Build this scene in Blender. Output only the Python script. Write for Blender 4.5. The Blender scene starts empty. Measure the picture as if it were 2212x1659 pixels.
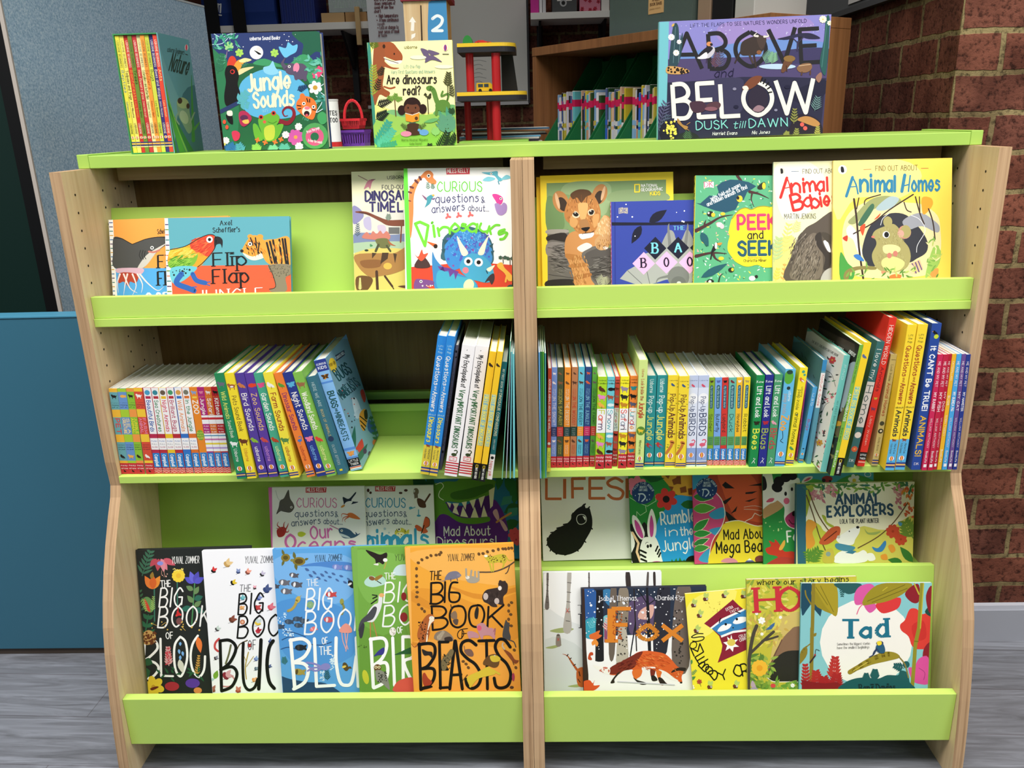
import bpy, bmesh, math, random
from mathutils import Vector, Matrix
from mathutils.geometry import tessellate_polygon
random.seed(7)
SC = bpy.context.scene
COL = SC.collection
W_, H_ = 2212, 1659

# ------------------------------------------------------------------ camera
F, YAW, PITCH, ROLL = 1770.7, -0.0323, 0.3111, -0.0282
CAM = Vector((0.022, -1.6701, 1.4246))
fw = Vector((math.sin(YAW)*math.cos(PITCH), math.cos(YAW)*math.cos(PITCH), -math.sin(PITCH)))
r0 = Vector((math.cos(YAW), -math.sin(YAW), 0))
u0 = r0.cross(fw)
RT = math.cos(ROLL)*r0 + math.sin(ROLL)*u0
UP = -math.sin(ROLL)*r0 + math.cos(ROLL)*u0
cd = bpy.data.cameras.new('camera'); cam = bpy.data.objects.new('camera', cd); COL.objects.link(cam)
M = Matrix((RT, UP, -fw)).transposed().to_4x4(); M.translation = CAM
cam.matrix_world = M
cd.sensor_width = 36; cd.lens = F/W_*36; cd.clip_start = .02
SC.camera = cam

# ------------------------------------------------------------------ light and exposure
wd = bpy.data.worlds.new('world'); SC.world = wd; wd.use_nodes = True
wd.node_tree.nodes['Background'].inputs[0].default_value = (.92, .96, 1, 1)
wd.node_tree.nodes['Background'].inputs[1].default_value = .09
def area(name, loc, target, sx, sy, power, col=(1, 1, 1), spread=180):
    l = bpy.data.lights.new(name, 'AREA'); l.shape = 'RECTANGLE'; l.size = sx; l.size_y = sy
    l.energy = power; l.color = col; l.spread = math.radians(spread)
    o = bpy.data.objects.new(name, l); COL.objects.link(o); o.location = loc
    o.rotation_euler = (Vector(target)-Vector(loc)).to_track_quat('-Z', 'Y').to_euler()
    return o
area('ceiling_or_fill_light', (-.2, -1.15, 3.5), (-.05, -.08, .65), 4.8, 1.1, 104, (1, .975, .93), 95)
area('ceiling_or_fill_light', (2.1, -.8, 3.3), (1.5, .35, .9), .9, .9, 7, (1, .9, .72), 110)
area('ceiling_or_fill_light', (-.1, 1.7, 2.85), (-.1, 2.0, 1.0), 1.6, .5, 7, (1, .95, .86))  # unseen fill, added to lift the dim background
area('fill_light', (-2.4, -3.2, 2.6), (-.1, .3, .8), 2.4, 1.6, 23, (.9, .96, 1))  # unseen soft fill added from the front left
area('fill_light', (2.9, -2.4, 2.4), (-.6, .4, 1.0), 1.8, 1.6, 20, (.95, .98, 1), 120)  # matching unseen fill added on the right, brightens side panels and screen
SC.view_settings.view_transform = 'Standard'; SC.view_settings.look = 'None'
SC.view_settings.gamma = 1; SC.view_settings.use_curve_mapping = False
SC.view_settings.exposure = -.48

# ------------------------------------------------------------------ pixel helpers
def ray(u, v): return fw + RT*((u-1106)/F) - UP*((v-829.5)/F)
def atx(u, v, x): d = ray(u, v); return CAM + d*((x-CAM.x)/d.x)
def aty(u, v, y): d = ray(u, v); return CAM + d*((y-CAM.y)/d.y)
def atz(u, v, z): d = ray(u, v); return CAM + d*((z-CAM.z)/d.z)

# ------------------------------------------------------------------ materials
def lin(h):
    h = h.lstrip('#')
    if len(h) == 3: h = ''.join(c*2 for c in h)
    c = [int(h[i:i+2], 16)/255 for i in (0, 2, 4)]
    return tuple(x/12.92 if x < .04045 else ((x+.055)/1.055)**2.4 for x in c)+(1,)
MATS = {}
def mat(h, rough=.5, spec=.3, metal=0, name=None):
    k = (h, rough, spec, metal)
    if k in MATS: return MATS[k]
    m = bpy.data.materials.new(name or 'print_'+h); m.use_nodes = True
    b = m.node_tree.nodes['Principled BSDF']
    b.inputs['Base Color'].default_value = lin(h); b.inputs['Roughness'].default_value = rough
    b.inputs['Specular IOR Level'].default_value = spec; b.inputs['Metallic'].default_value = metal
    MATS[k] = m; return m
def nodes(name, rough=.5, spec=.3):
    m = bpy.data.materials.new(name); m.use_nodes = True
    nt = m.node_tree; b = nt.nodes['Principled BSDF']
    b.inputs['Roughness'].default_value = rough; b.inputs['Specular IOR Level'].default_value = spec
    tc = nt.nodes.new('ShaderNodeTexCoord'); mp = nt.nodes.new('ShaderNodeMapping')
    nt.links.new(tc.outputs['Object'], mp.inputs['Vector'])
    def N(t, **kw):
        n = nt.nodes.new(t)
        for k, v in kw.items():
            if k in n.inputs: n.inputs[k].default_value = v
            else: setattr(n, k, v)
        return n
    def ramp(src, stops):
        r = nt.nodes.new('ShaderNodeValToRGB'); e = r.color_ramp.elements
        while len(e) < len(stops): e.new(.5)
        for q, (p, c) in zip(e, stops): q.position = p; q.color = lin(c)
        nt.links.new(src, r.inputs[0]); return r
    def mix(a, b2, fac, mode='MIX'):
        x = nt.nodes.new('ShaderNodeMixRGB'); x.blend_type = mode
        for s, i in ((fac, 0), (a, 1), (b2, 2)):
            if hasattr(s, 'links'): nt.links.new(s, x.inputs[i])
            elif i: x.inputs[i].default_value = lin(s)
            else: x.inputs[0].default_value = s
        return x
    def bump(src, st, dist=.002):
        bp = nt.nodes.new('ShaderNodeBump'); bp.inputs['Strength'].default_value = st; bp.inputs['Distance'].default_value = dist
        nt.links.new(src, bp.inputs['Height']); nt.links.new(bp.outputs[0], b.inputs['Normal'])
    return m, nt, b, mp, N, ramp, mix, bump
def wood(name, c1, c2, c3, axis='Z', sc=1, rough=.5, fine=60, ys=1):
    m, nt, b, mp, N, ramp, mix, bump = nodes(name, rough)
    s = {'Z': (fine, fine, 2.2), 'X': (2.2, fine, fine), 'Y': (fine, 2.2, fine)}[axis]
    mp.inputs['Scale'].default_value = (s[0]*sc, s[1]*sc*ys, s[2]*sc)
    n1 = N('ShaderNodeTexNoise', Scale=1.0, Detail=5.0, Roughness=.6); nt.links.new(mp.outputs[0], n1.inputs['Vector'])
    r1 = ramp(n1.outputs[0], [(.3, c3), (.5, c1), (.7, c2)])
    n2 = N('ShaderNodeTexNoise', Scale=.18, Detail=2.0); nt.links.new(mp.outputs[0], n2.inputs['Vector'])
    r2 = ramp(n2.outputs[0], [(.35, 'd8d8d8'), (.65, 'ffffff')])
    x = mix(r1.outputs[0], r2.outputs[0], .6, 'MULTIPLY'); nt.links.new(x.outputs[0], b.inputs['Base Color'])
    bump(n1.outputs[0], .08); return m
OAK = wood('oak_veneer', 'edd0a4', 'f2daaf', 'dfc092')
OAKX = wood('oak_edge', 'c5a27c', 'd6b48c', '9a7856', fine=150, rough=.6, ys=.02)
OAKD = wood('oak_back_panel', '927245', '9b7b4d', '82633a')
OAKH = wood('oak_rail', '9c8462', 'a8906e', '7c6548', axis='X')
BROWN = wood('brown_veneer', '8a5c38', '96663f', '794f2e')
PINE = wood('pale_pine', 'd9b98c', 'e2c79c', 'c8a474')
LIME = mat('bfe06c', .38, .35, name='lime_laminate')
LIME3 = mat('a6cc5e', .4, .3, name='lime_dimmed_top')  # the same lime, darkened to offset the strong light on the worktop
LIME2 = mat('a2c456', .42, .3, name='lime_dimmed')  # lime darkened in colour to offset light caught by the leaning backrests
WHITE = mat('ecebe6', .6); PAGE = mat('e9e6de', .8, .1, name='page_paper')
DARK = mat('17150f', .7)

# ------------------------------------------------------------------ objects
def link(o, parent=None):
    COL.objects.link(o)
    if parent: o.parent = parent
    return o
def tag(o, label, cat, group=None, kind=None):
    o['label'] = label; o['category'] = cat
    if group: o['group'] = group
    if kind: o['kind'] = kind
    return o
def empty(name, loc=(0, 0, 0)):
    o = bpy.data.objects.new(name, None); o.empty_display_size = .03; o.location = loc; return link(o)
class MB:
    """collects shapes, then links them as one mesh object"""
    def __init__(s): s.v, s.f, s.m, s.mats = [], [], [], []
    def mi(s, m):
        if m not in s.mats: s.mats.append(m)
        return s.mats.index(m)
    def add(s, vs, fs, m):
        o = len(s.v); s.v += [tuple(q) for q in vs]; i = s.mi(m)
        for f in fs: s.f.append(tuple(o+k for k in f)); s.m.append(i)
        return s
    def box(s, x0, x1, y0, y1, z0, z1, m, mat4=None):
        vs = [Vector((x, y, z)) for z in (z0, z1) for y in (y0, y1) for x in (x0, x1)]
        if mat4: vs = [mat4 @ q for q in vs]
        return s.add(vs, [(0, 2, 3, 1), (4, 5, 7, 6), (0, 1, 5, 4), (2, 6, 7, 3), (0, 4, 6, 2), (1, 3, 7, 5)], m)
    def prism(s, pts, a0, a1, m, axis='x', mside=None):
        n = len(pts)
        def P(p, a): return {'x': (a, p[0], p[1]), 'y': (p[0], a, p[1]), 'z': (p[0], p[1], a)}[axis]
        o = len(s.v); s.v += [P(p, a0) for p in pts]+[P(p, a1) for p in pts]
        i, j = s.mi(m), s.mi(mside or m)
        s.f.append(tuple(o+k for k in range(n))[::-1]); s.m.append(i)
        s.f.append(tuple(o+n+k for k in range(n))); s.m.append(i)
        for k in range(n):
            q = (k+1) % n; s.f.append((o+k, o+q, o+n+q, o+n+k)); s.m.append(j)
        return s
    def cyl(s, p, q, r0, m, r1=None, n=16, caps=True):
        p, q = Vector(p), Vector(q); r1 = r0 if r1 is None else r1
        d = (q-p).normalized(); a = d.orthogonal().normalized(); b = d.cross(a)
        vs = [c+(a*math.cos(t)+b*math.sin(t))*r for c, r in ((p, r0), (q, r1)) for t in [2*math.pi*k/n for k in range(n)]]
        fs = [(k, (k+1) % n, n+(k+1) % n, n+k) for k in range(n)]
        if caps: fs += [tuple(range(n))[::-1], tuple(range(n, 2*n))]
        return s.add(vs, fs, m)
    def build(s, name, parent=None, bevel=0, smooth=False, recalc=True):
        me = bpy.data.meshes.new(name); me.from_pydata(s.v, [], s.f)
        for m in s.mats: me.materials.append(m)
        me.polygons.foreach_set('material_index', s.m)
        if recalc:
            bm = bmesh.new(); bm.from_mesh(me); bmesh.ops.recalc_face_normals(bm, faces=bm.faces); bm.to_mesh(me); bm.free()
        if smooth: me.polygons.foreach_set('use_smooth', [True]*len(me.polygons))
        me.update(); o = bpy.data.objects.new(name, me); link(o, parent)
        if bevel:
            b = o.modifiers.new('bevel', 'BEVEL'); b.width = bevel; b.segments = 2; b.limit_method = 'ANGLE'; b.harden_normals = False
        return o
def box(name, parent, x0, x1, y0, y1, z0, z1, m, bevel=0, mat4=None): return MB().box(x0, x1, y0, y1, z0, z1, m, mat4).build(name, parent, bevel)
# ------------------------------------------------------------------ stroke lettering
GL = {}
for ln in '''A 044e84|2868
B 040e|~0e4e6c5a09|~0959775404
C ~7c4e1b09164476
D 040e|~0e3e7b773404
E 6e0e0464|0959
F 6e0e04|0959
G ~7c4e1b09164476|497975
H 040e|747e|0979
I 040e
J ~4e48462405
K 040e|6e08|2a74
L 0e0464
M 040e478e84
N 040e747e
O ~4e1c09164476897c4e
P 040e|~0e4e6b4808
Q ~4e1c09164476897c4e|5883
R 040e|~0e4e6b4808|3874
S ~6c3e0c1a49675424 06
T 0e8e|4e44
U ~0e08154475888e
V 0e448e
W 0e346d94ce
X 0e84|8e04
Y 0e498e|4944
Z 0e7e0474
a ~6a3b073466|6b64
b 0e04|~0634673b09
c ~5a3b073456
d 6e64|~6a3b073466
e 0767|~675a3b073456
f ~5d3e2b24|0b5b
g ~6a3b073466|~6b653001
h 0e04|~083b6964
i 0b04|0d0e
j ~2b2300|2d2e
k 0e04|5b07|2854
l 0e04
m 0b04|~083b5954|~588ba9a4
n 0b04|~083b6964
o ~3b0734673b
p 0b00|~0634673b09
q ~6a3b073466|6b60
r 0b04|~083b5a
s ~5a2b1948562405
t ~2e263455|0b5b
u ~0b063466|6b64
v 0b346b
w 0b244a749b
x 0b64|6b04
y 0b34|6b10
z 0b6b0464
0 ~3e1c09163456695c3e
1 0c2e24
2 ~0c3e6c5804|0464
3 ~0d3e6c49|~4967340 5
4 5e0777|5e54
5 6e1e09|~0949663405
6 ~6e2b06346639 07
7 0e6e24
8 ~3e0c3966340639 6c3e
9 ~6b3907 3e6b|6b54
. 0405
! 0e07|0405
? ~0c3e6c3937|3435
' 0e0c
- 0848
, 0502
: 0506|0a0b
& ~741b3e5c1605346 8
* 2628|1737
/ 045e'''.split('\n'):
    k, _, rest = ln.partition(' '); g = []; wmax = 0
    for st in rest.replace(' ', '').split('|'):
        sm = st[0] == '~'; st = st.lstrip('~')
        pts = [(int(st[i], 36)/10, (int(st[i+1], 36)-4)/10) for i in range(0, len(st), 2)]
        wmax = max([wmax]+[p[0] for p in pts]); g.append((sm, pts))
    GL[k] = (wmax, g)
def crom(p, n=5, closed=False):
    out = []; L = len(p)
    rng = range(L if closed else L-1)
    for i in rng:
        g = (lambda k: p[k % L]) if closed else (lambda k: p[min(max(k, 0), L-1)])
        a, b, c, d = g(i-1), g(i), g(i+1), g(i+2)
        for k in range(n):
            t = k/n
            out.append(tuple(.5*(2*b[j]+(c[j]-a[j])*t+(2*a[j]-5*b[j]+4*c[j]-d[j])*t*t+(3*b[j]-a[j]-3*c[j]+d[j])*t**3) for j in (0, 1)))
    if not closed: out.append(tuple(p[-1]))
    return out

# ------------------------------------------------------------------ flat print on a face
class Art:
    """flat printed shapes on one face: 2D page coordinates -> face coordinates through mp, clipped to w x h"""
    STEP = 1.5e-6
    def __init__(s, mp, w, h, mb, put):
        s.mp, s.w, s.h, s.mb, s.put, s.n = mp, w, h, mb, put, 0
        s.z = (0, 0, 1)
    def tri(s, ps, col, off):
        for ax, lo, hi in ((0, 0, s.w), (1, 0, s.h)):
            for bound, sg in ((lo, 1), (hi, -1)):
                if all(sg*(p[ax]-bound) >= 0 for p in ps): continue
                out = []
                for i, p in enumerate(ps):
                    q = ps[(i+1) % len(ps)]; a, b = sg*(p[ax]-bound), sg*(q[ax]-bound)
                    if a >= 0: out.append(p)
                    if (a >= 0) != (b >= 0):
                        t = a/(a-b); out.append((p[0]+(q[0]-p[0])*t, p[1]+(q[1]-p[1])*t))
                ps = out
                if len(ps) < 3: return
        m = s.mb; o = len(m.v); m.v += [s.put(p[0], p[1], off) for p in ps]
        m.f.append(tuple(range(o, o+len(ps)))); m.m.append(m.mi(mat(col)))
    def conv(s, pts, col, off):
        s.tri([s.mp(*p) for p in pts], col, off)
    def poly(s, pts, col):
        s.n += 1; off = s.n*s.STEP+3e-5
        q = [s.mp(*p) for p in pts]
        v3 = [Vector((a, b, 0)) for a, b in q]
        for t in tessellate_polygon([v3]): s.tri([q[k] for k in t], col, off)
    def stroke(s, pts, w, col, contrast=0, cap=True, taper=False):
        s.n += 3; off = s.n*s.STEP+3e-5; L = len(pts)
        for i in range(L-1):
            (x0, y0), (x1, y1) = pts[i], pts[i+1]; d = math.hypot(x1-x0, y1-y0)
            if d < 1e-9: continue
            ww = w*(1-contrast*(1-abs(y1-y0)/d))/2
            a = b = ww
            if taper: a = ww*(1-i/(L-1)*.9); b = ww*(1-(i+1)/(L-1)*.9)
            nx, ny = -(y1-y0)/d, (x1-x0)/d
            s.conv([(x0+nx*a, y0+ny*a), (x1+nx*b, y1+ny*b), (x1-nx*b, y1-ny*b), (x0-nx*a, y0-ny*a)], col, off+(i % 2)*s.STEP)
            if (cap or i) and not contrast:
                s.conv([(x0+a*math.cos(t), y0+a*math.sin(t)) for t in [k*math.pi/4 for k in range(8)]], col, off-s.STEP)
        if cap and not contrast and not taper:
            x0, y0 = pts[-1]; a = w/2
            s.conv([(x0+a*math.cos(t), y0+a*math.sin(t)) for t in [k*math.pi/4 for k in range(8)]], col, off-s.STEP)
    def ell(s, x, y, rx, ry, col, rot=0, n=20):
        c, d = math.cos(rot), math.sin(rot); s.n += 1
        s.conv([(x+rx*math.cos(t)*c-ry*math.sin(t)*d, y+rx*math.cos(t)*d+ry*math.sin(t)*c) for t in [2*math.pi*k/n for k in range(n)]], col, s.n*s.STEP+3e-5)
    def leaf(s, x, y, L, w, a, col):
        c, d = math.cos(a), math.sin(a); s.n += 1
        up = [(t*L, w/2*math.sin(math.pi*t**.8)) for t in (0, .15, .35, .55, .75, .9, 1)]
        pts = up+[(p, -q) for p, q in up[1:-1][::-1]]
        s.conv([(x+p*c-q*d, y+p*d+q*c) for p, q in pts], col, s.n*s.STEP+3e-5)
    def text(s, T, p0, p1, h, col, wt=.12, style='m', slant=0, gap=.3):
        tot = sum((GL[c][0]+gap if c in GL else .55) for c in T)-gap
        dx, dy = p1[0]-p0[0], p1[1]-p0[1]; Lx = math.hypot(dx, dy)
        ux, uy = dx/Lx, dy/Lx; vx, vy = uy, -ux
        sx = Lx/max(tot, .01); x = 0; wt = min(wt, .29*sx/abs(h)); con = .52 if style == 's' else 0
        for c in T:
            if c not in GL: x += .55; continue
            w, g = GL[c]
            for sm, pts in g:
                q = crom(pts, 4) if sm else pts
                q = [(p0[0]+ux*(x+a+slant*b)*sx+vx*b*h, p0[1]+uy*(x+a+slant*b)*sx+vy*b*h) for a, b in q]
                if style == 's' and abs(ux) < .5: s.stroke(q, wt*h, col)
                else: s.stroke(q, wt*h, col, con, cap=style != 'b')
                if style == 's':
                    for e, nb in ((pts[0], pts[1]), (pts[-1], pts[-2])):
                        if abs(e[0]-nb[0]) < .25*abs(e[1]-nb[1]) and not sm:
                            ex = p0[0]+ux*(x+e[0])*sx+vx*e[1]*h; ey = p0[1]+uy*(x+e[0])*sx+vy*e[1]*h
                            k = .13*h+wt*h*.3
                            s.stroke([(ex-ux*k, ey-uy*k), (ex+ux*k, ey+uy*k)], wt*h*.42, col, cap=False)
            x += w+gap
    # ---- page script: one shape per line
    def run(s, src):
        zx, zy, zs = 0, 0, 1
        rnd = random.Random(5)
        def pt(q): a, b = q.split(','); return (zx+float(a)/zs, zy+float(b)/zs)
        for ln in src.strip().split('\n'):
            ln = ln.strip()
            if not ln: continue
            txt = None
            if '|' in ln: ln, txt = ln.split('|', 1)
            a = ln.split(); c = a[0]
            if c == 'z': zx, zy, zs = map(float, a[1:4])
            elif c == 'p': s.poly([pt(q) for q in a[2:]], a[1])
            elif c == 's': s.poly(crom([pt(q) for q in a[2:]], 4, True), a[1])
            elif c == 'l': s.stroke(crom([pt(q) for q in a[3:]], 4), float(a[2])/zs, a[1])
            elif c == 'j': s.stroke(crom([pt(q) for q in a[3:]], 4), float(a[2])/zs, a[1], taper=True)
            elif c == 'k': s.stroke([pt(q) for q in a[3:]], float(a[2])/zs, a[1])
            elif c == 'e':
                x, y = pt(a[2]); s.ell(x, y, float(a[3])/zs, float(a[4] if len(a) > 4 else a[3])/zs, a[1], math.radians(float(a[5])) if len(a) > 5 else 0)
            elif c == 'v':
                x, y = pt(a[2]); s.leaf(x, y, float(a[3])/zs, float(a[4])/zs, math.radians(float(a[5])), a[1])
            elif c == 'f':      # flower: colour n radius centre colour2 radius2
                x, y = pt(a[4]); n = int(a[2]); r = float(a[3])/zs
                for k in range(n): t = 2*math.pi*k/n+.3; s.ell(x+.6*r*math.cos(t), y+.6*r*math.sin(t), r*.48, r*.36, a[1], t)
                s.ell(x, y, float(a[6])/zs, float(a[6])/zs, a[5])
            elif c == 'r':      # frond: colour start end n length width
                p, q = pt(a[2]), pt(a[3]); n = int(a[4]); L, w = float(a[5])/zs, float(a[6])/zs
                an = math.atan2(q[1]-p[1], q[0]-p[0]); s.stroke([p, q], w*.35, a[1])
                for k in range(n):
                    t = (k+.5)/n; x, y = p[0]+(q[0]-p[0])*t, p[1]+(q[1]-p[1])*t; l = L*(1-.55*t)
                    s.leaf(x, y, l, w, an+.85, a[1]); s.leaf(x, y, l, w, an-.85, a[1])
            elif c == 'd':      # dots: colour n corner corner radius
                (x0, y0), (x1, y1) = pt(a[3]), pt(a[4])
                for k in range(int(a[2])): r = float(a[5])/zs*rnd.uniform(.6, 1.2); s.ell(rnd.uniform(x0, x1), rnd.uniform(y0, y1), r, r, a[1], 0, 8); s.n -= .7
            elif c == 'g':      # scattered leaves: colours n corner corner length width
                (x0, y0), (x1, y1) = pt(a[3]), pt(a[4]); cs = a[1].split('/')
                for k in range(int(a[2])): s.leaf(rnd.uniform(x0, x1), rnd.uniform(y0, y1), float(a[5])/zs*rnd.uniform(.7, 1.2), float(a[6])/zs, rnd.uniform(0, 6.3), rnd.choice(cs)); s.n -= .7
            elif c == 'h':      # fur: colour n centre rx ry length width angle
                x, y = pt(a[3]); rx, ry, L, w = [float(q)/zs for q in a[4:8]]; an = math.radians(float(a[8])); cs = a[1].split('/')
                for k in range(int(a[2])):
                    t, q = rnd.uniform(0, 6.283), math.sqrt(rnd.random()); b = an+rnd.uniform(-.35, .35); l = L*rnd.uniform(.6, 1.2)
                    s.leaf(x+rx*q*math.cos(t), y+ry*q*math.sin(t), l, w, b, rnd.choice(cs)); s.n -= .8
            elif c == 'y':      # eye
                x, y = pt(a[1]); r = float(a[2])/zs; s.ell(x, y, r, r, 'f4f2ec'); s.ell(x, y, r*.5, r*.5, '151515'); 
            elif c == 't':      # text: colour height start end style weight |TEXT
                st = a[5]; s.text(txt, pt(a[3]), pt(a[4]), float(a[2])/zs, a[1], float(st[1:].rstrip('i') or 12)/100, st[0], .22 if st.endswith('i') else 0)

# ------------------------------------------------------------------ books
def put_front(x, z, off): return (x, -off, z)
def cover_mesh(w, h, t, front, spine, back, art=None, mp=None, bt=.0022, hinge=False, spine_art=None, right_art=None):
    """boards and page block of one book. local frame: x width, y thickness (back), z up, front face at y=0"""
    cov = MB(); cov.box(0, w, 0, bt, 0, h, mat(front)); cov.box(0, w, t-bt, t, 0, h, mat(back or front))
    if art:
        A = Art(mp, w, h, cov, put_front); A.run(art)
    return cov
def add_book(name, label, cat, M4, w, h, t, front, spine=None, back=None, art=None, mp=None, group=None, hard=True, page='d6d3ca', spine_art=None):
    root = empty(name); root.matrix_world = M4; tag(root, label, cat, group)
    bt = .0022 if hard else .0006; ins = .003 if hard else .0004
    cov = cover_mesh(w, h, t, front, spine, back, art, mp, bt)
    cov.build('cover', root, recalc=False)
    sp = MB(); sp.box(-bt*.4, bt, bt*.2, t-bt*.2, 0, h, mat(spine or front))
    if spine_art:
        A = Art(lambda x, y: (x/1000, h-y/1000), t, h, sp, lambda x, z, o: (-bt*.4-o, t-x, z)); A.run(spine_art)
    sp.build('spine', root, recalc=False)
    pages(root, bt, w-ins, bt, t-bt, ins, h-ins, page)
    return root
def pages(root, x0, x1, y0, y1, z0, z1, page='d6d3ca', axis='y'):
    pg = MB(); m1, m2 = mat(page, .8, .1), mat('8f8c84', .8, .1)
    pg.box(x0, x1, y0, y1, z0, z1, m1)
    n = max(1, int(((y1-y0) if axis == 'y' else (x1-x0))/.0022))
    for k in range(1, n):       # page gaps on the top edge
        if axis == 'y': y = y0+(y1-y0)*k/n; pg.box(x0, x1, y-.0001, y+.0001, z1, z1+.0001, m2)
        else: x = x0+(x1-x0)*k/n; pg.box(x-.0001, x+.0001, y0, y1, z1, z1+.0001, m2)
    pg.build('page_block', root, recalc=False)
def front_book(name, label, tl, tr, y, z, lean, t, front, spine=None, art=None, hard=True, cat='book', group='face-out books', back=None, page='d6d3ca', spine_art=None, zmax=None):
    """face-out book: top corners at two pixels, front face through the line (y, z) leaning back by lean degrees"""
    a = math.radians(lean); nrm = Vector((0, -math.cos(a), math.sin(a))); p0 = Vector((0, y, z))
    def hit(u, v):
        d = ray(u, v); return CAM+d*((p0-CAM).dot(nrm)/d.dot(nrm))
    z += t*math.sin(a)+.0003
    A, B = hit(*tl), hit(*tr); ex = (B-A).normalized(); ey = -nrm; ez = ex.cross(ey); w = (B-A).length
    hgt = min((A.z-z)/ez.z, (B.z-z)/ez.z); O = A-ez*hgt
    if zmax: hgt = min(hgt, (zmax-z)/ez.z)
    M4 = Matrix((ex, ey, ez)).transposed().to_4x4(); M4.translation = O
    inv = M4.inverted()
    def mp(u, v): q = inv @ hit(u, v); return (q.x, q.z)
    return add_book(name, label, cat, M4, w, hgt, t, front, spine, back, art, mp, group, hard, page, spine_art)
# ------------------------------------------------------------------ setting
def struct(o): o['kind'] = 'structure'; return o
def floor_mat():
    m, nt, b, mp, N, ramp, mix, bump = nodes('grey_plank_vinyl', .42, .35)
    mp.inputs['Rotation'].default_value = (0, 0, .035)
    bk = N('ShaderNodeTexBrick', offset=.37, **{'Scale': 1.0, 'Brick Width': 3.1, 'Row Height': .165, 'Mortar Size': .0012, 'Bias': 0.0})
    nt.links.new(mp.outputs[0], bk.inputs['Vector'])
    bk.inputs['Color1'].default_value = lin('8f939b'); bk.inputs['Color2'].default_value = lin('9fa3ac'); bk.inputs['Mortar'].default_value = lin('77747a')
    m2 = N('ShaderNodeMapping'); m2.inputs['Scale'].default_value = (2.2, 26, 1)
    nt.links.new(mp.outputs[0], m2.inputs['Vector'])
    n1 = N('ShaderNodeTexNoise', Scale=1.6, Detail=7.0, Roughness=.62, Distortion=1.4); nt.links.new(m2.outputs[0], n1.inputs['Vector'])
    r1 = ramp(n1.outputs[0], [(.3, '706b6b'), (.5, 'b6b4b7'), (.7, 'ececf0')])
    x = mix(bk.outputs[0], r1.outputs[0], .75, 'MULTIPLY'); nt.links.new(x.outputs[0], b.inputs['Base Color'])
    bump(n1.outputs[0], .06); return m
def brick_mat():
    m, nt, b, mp, N, ramp, mix, bump = nodes('red_brick', .85, .15)
    sx = N('ShaderNodeSeparateXYZ'); nt.links.new(mp.outputs[0], sx.inputs[0])
    ad = N('ShaderNodeMath', operation='ADD'); nt.links.new(sx.outputs[0], ad.inputs[0]); nt.links.new(sx.outputs[1], ad.inputs[1])
    cb = N('ShaderNodeCombineXYZ'); nt.links.new(ad.outputs[0], cb.inputs[0]); nt.links.new(sx.outputs[2], cb.inputs[1])
    wn = N('ShaderNodeTexNoise', Scale=16.0, Detail=4.0); nt.links.new(mp.outputs[0], wn.inputs['Vector'])
    wob = N('ShaderNodeVectorMath', operation='SCALE'); wob.inputs['Scale'].default_value = .013; nt.links.new(wn.outputs[1], wob.inputs[0])
    av = N('ShaderNodeVectorMath', operation='ADD'); nt.links.new(cb.outputs[0], av.inputs[0]); nt.links.new(wob.outputs[0], av.inputs[1])
    bk = N('ShaderNodeTexBrick', offset=.5, **{'Scale': 1.0, 'Brick Width': .205, 'Row Height': .0885, 'Mortar Size': .0072, 'Mortar Smooth': .25, 'Bias': -.2})
    nt.links.new(av.outputs[0], bk.inputs['Vector'])
    bk.inputs['Color1'].default_value = lin('85503f'); bk.inputs['Color2'].default_value = lin('684036'); bk.inputs['Mortar'].default_value = lin('93835c')
    n1 = N('ShaderNodeTexNoise', Scale=70.0, Detail=5.0, Roughness=.7); nt.links.new(mp.outputs[0], n1.inputs['Vector'])
    n2 = N('ShaderNodeTexNoise', Scale=9.0, Detail=3.0); nt.links.new(mp.outputs[0], n2.inputs['Vector'])
    r2 = ramp(n2.outputs[0], [(.35, '9a8f8f'), (.62, 'ffffff')]); r1 = ramp(n1.outputs[0], [(.36, '40343a'), (.5, 'ffffff')])
    x = mix(bk.outputs[0], r2.outputs[0], .8, 'MULTIPLY'); x = mix(x.outputs[0], r1.outputs[0], .75, 'MULTIPLY')
    nt.links.new(x.outputs[0], b.inputs['Base Color'])
    mh = N('ShaderNodeMath', operation='MULTIPLY_ADD'); nt.links.new(bk.outputs[1], mh.inputs[0]); mh.inputs[1].default_value = -.8; nt.links.new(n1.outputs[0], mh.inputs[2])
    bump(mh.outputs[0], .7, .006); return m
def felt_mat():
    m, nt, b, mp, N, ramp, mix, bump = nodes('blue_grey_felt', .95, .1)
    n1 = N('ShaderNodeTexNoise', Scale=170.0, Detail=4.0, Roughness=.7); nt.links.new(mp.outputs[0], n1.inputs['Vector'])
    r = ramp(n1.outputs[0], [(.34, '8aa9c6'), (.5, 'aac8e0'), (.68, 'd6e6f2')]); nt.links.new(r.outputs[0], b.inputs['Base Color'])
    bump(n1.outputs[0], .25); return m
BRICK = brick_mat()
struct(box('floor', None, -3.2, 3.2, -3.2, 3.0, -.05, 0, floor_mat()))
struct(box('wall_back', None, -3.2, 1.0, 3.0, 3.15, 0, 2.8, BRICK))
struct(box('wall_right', None, .985, 3.2, .345, 3.15, 0, 2.8, BRICK))
bb = MB().box(.97, 3.2, .327, .345, 0, .098, mat('a3a6b0', .45)).box(.97, 3.2, .33, .345, .098, .112, mat('c3c6d2', .4)); struct(bb.build('baseboard_right'))

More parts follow.
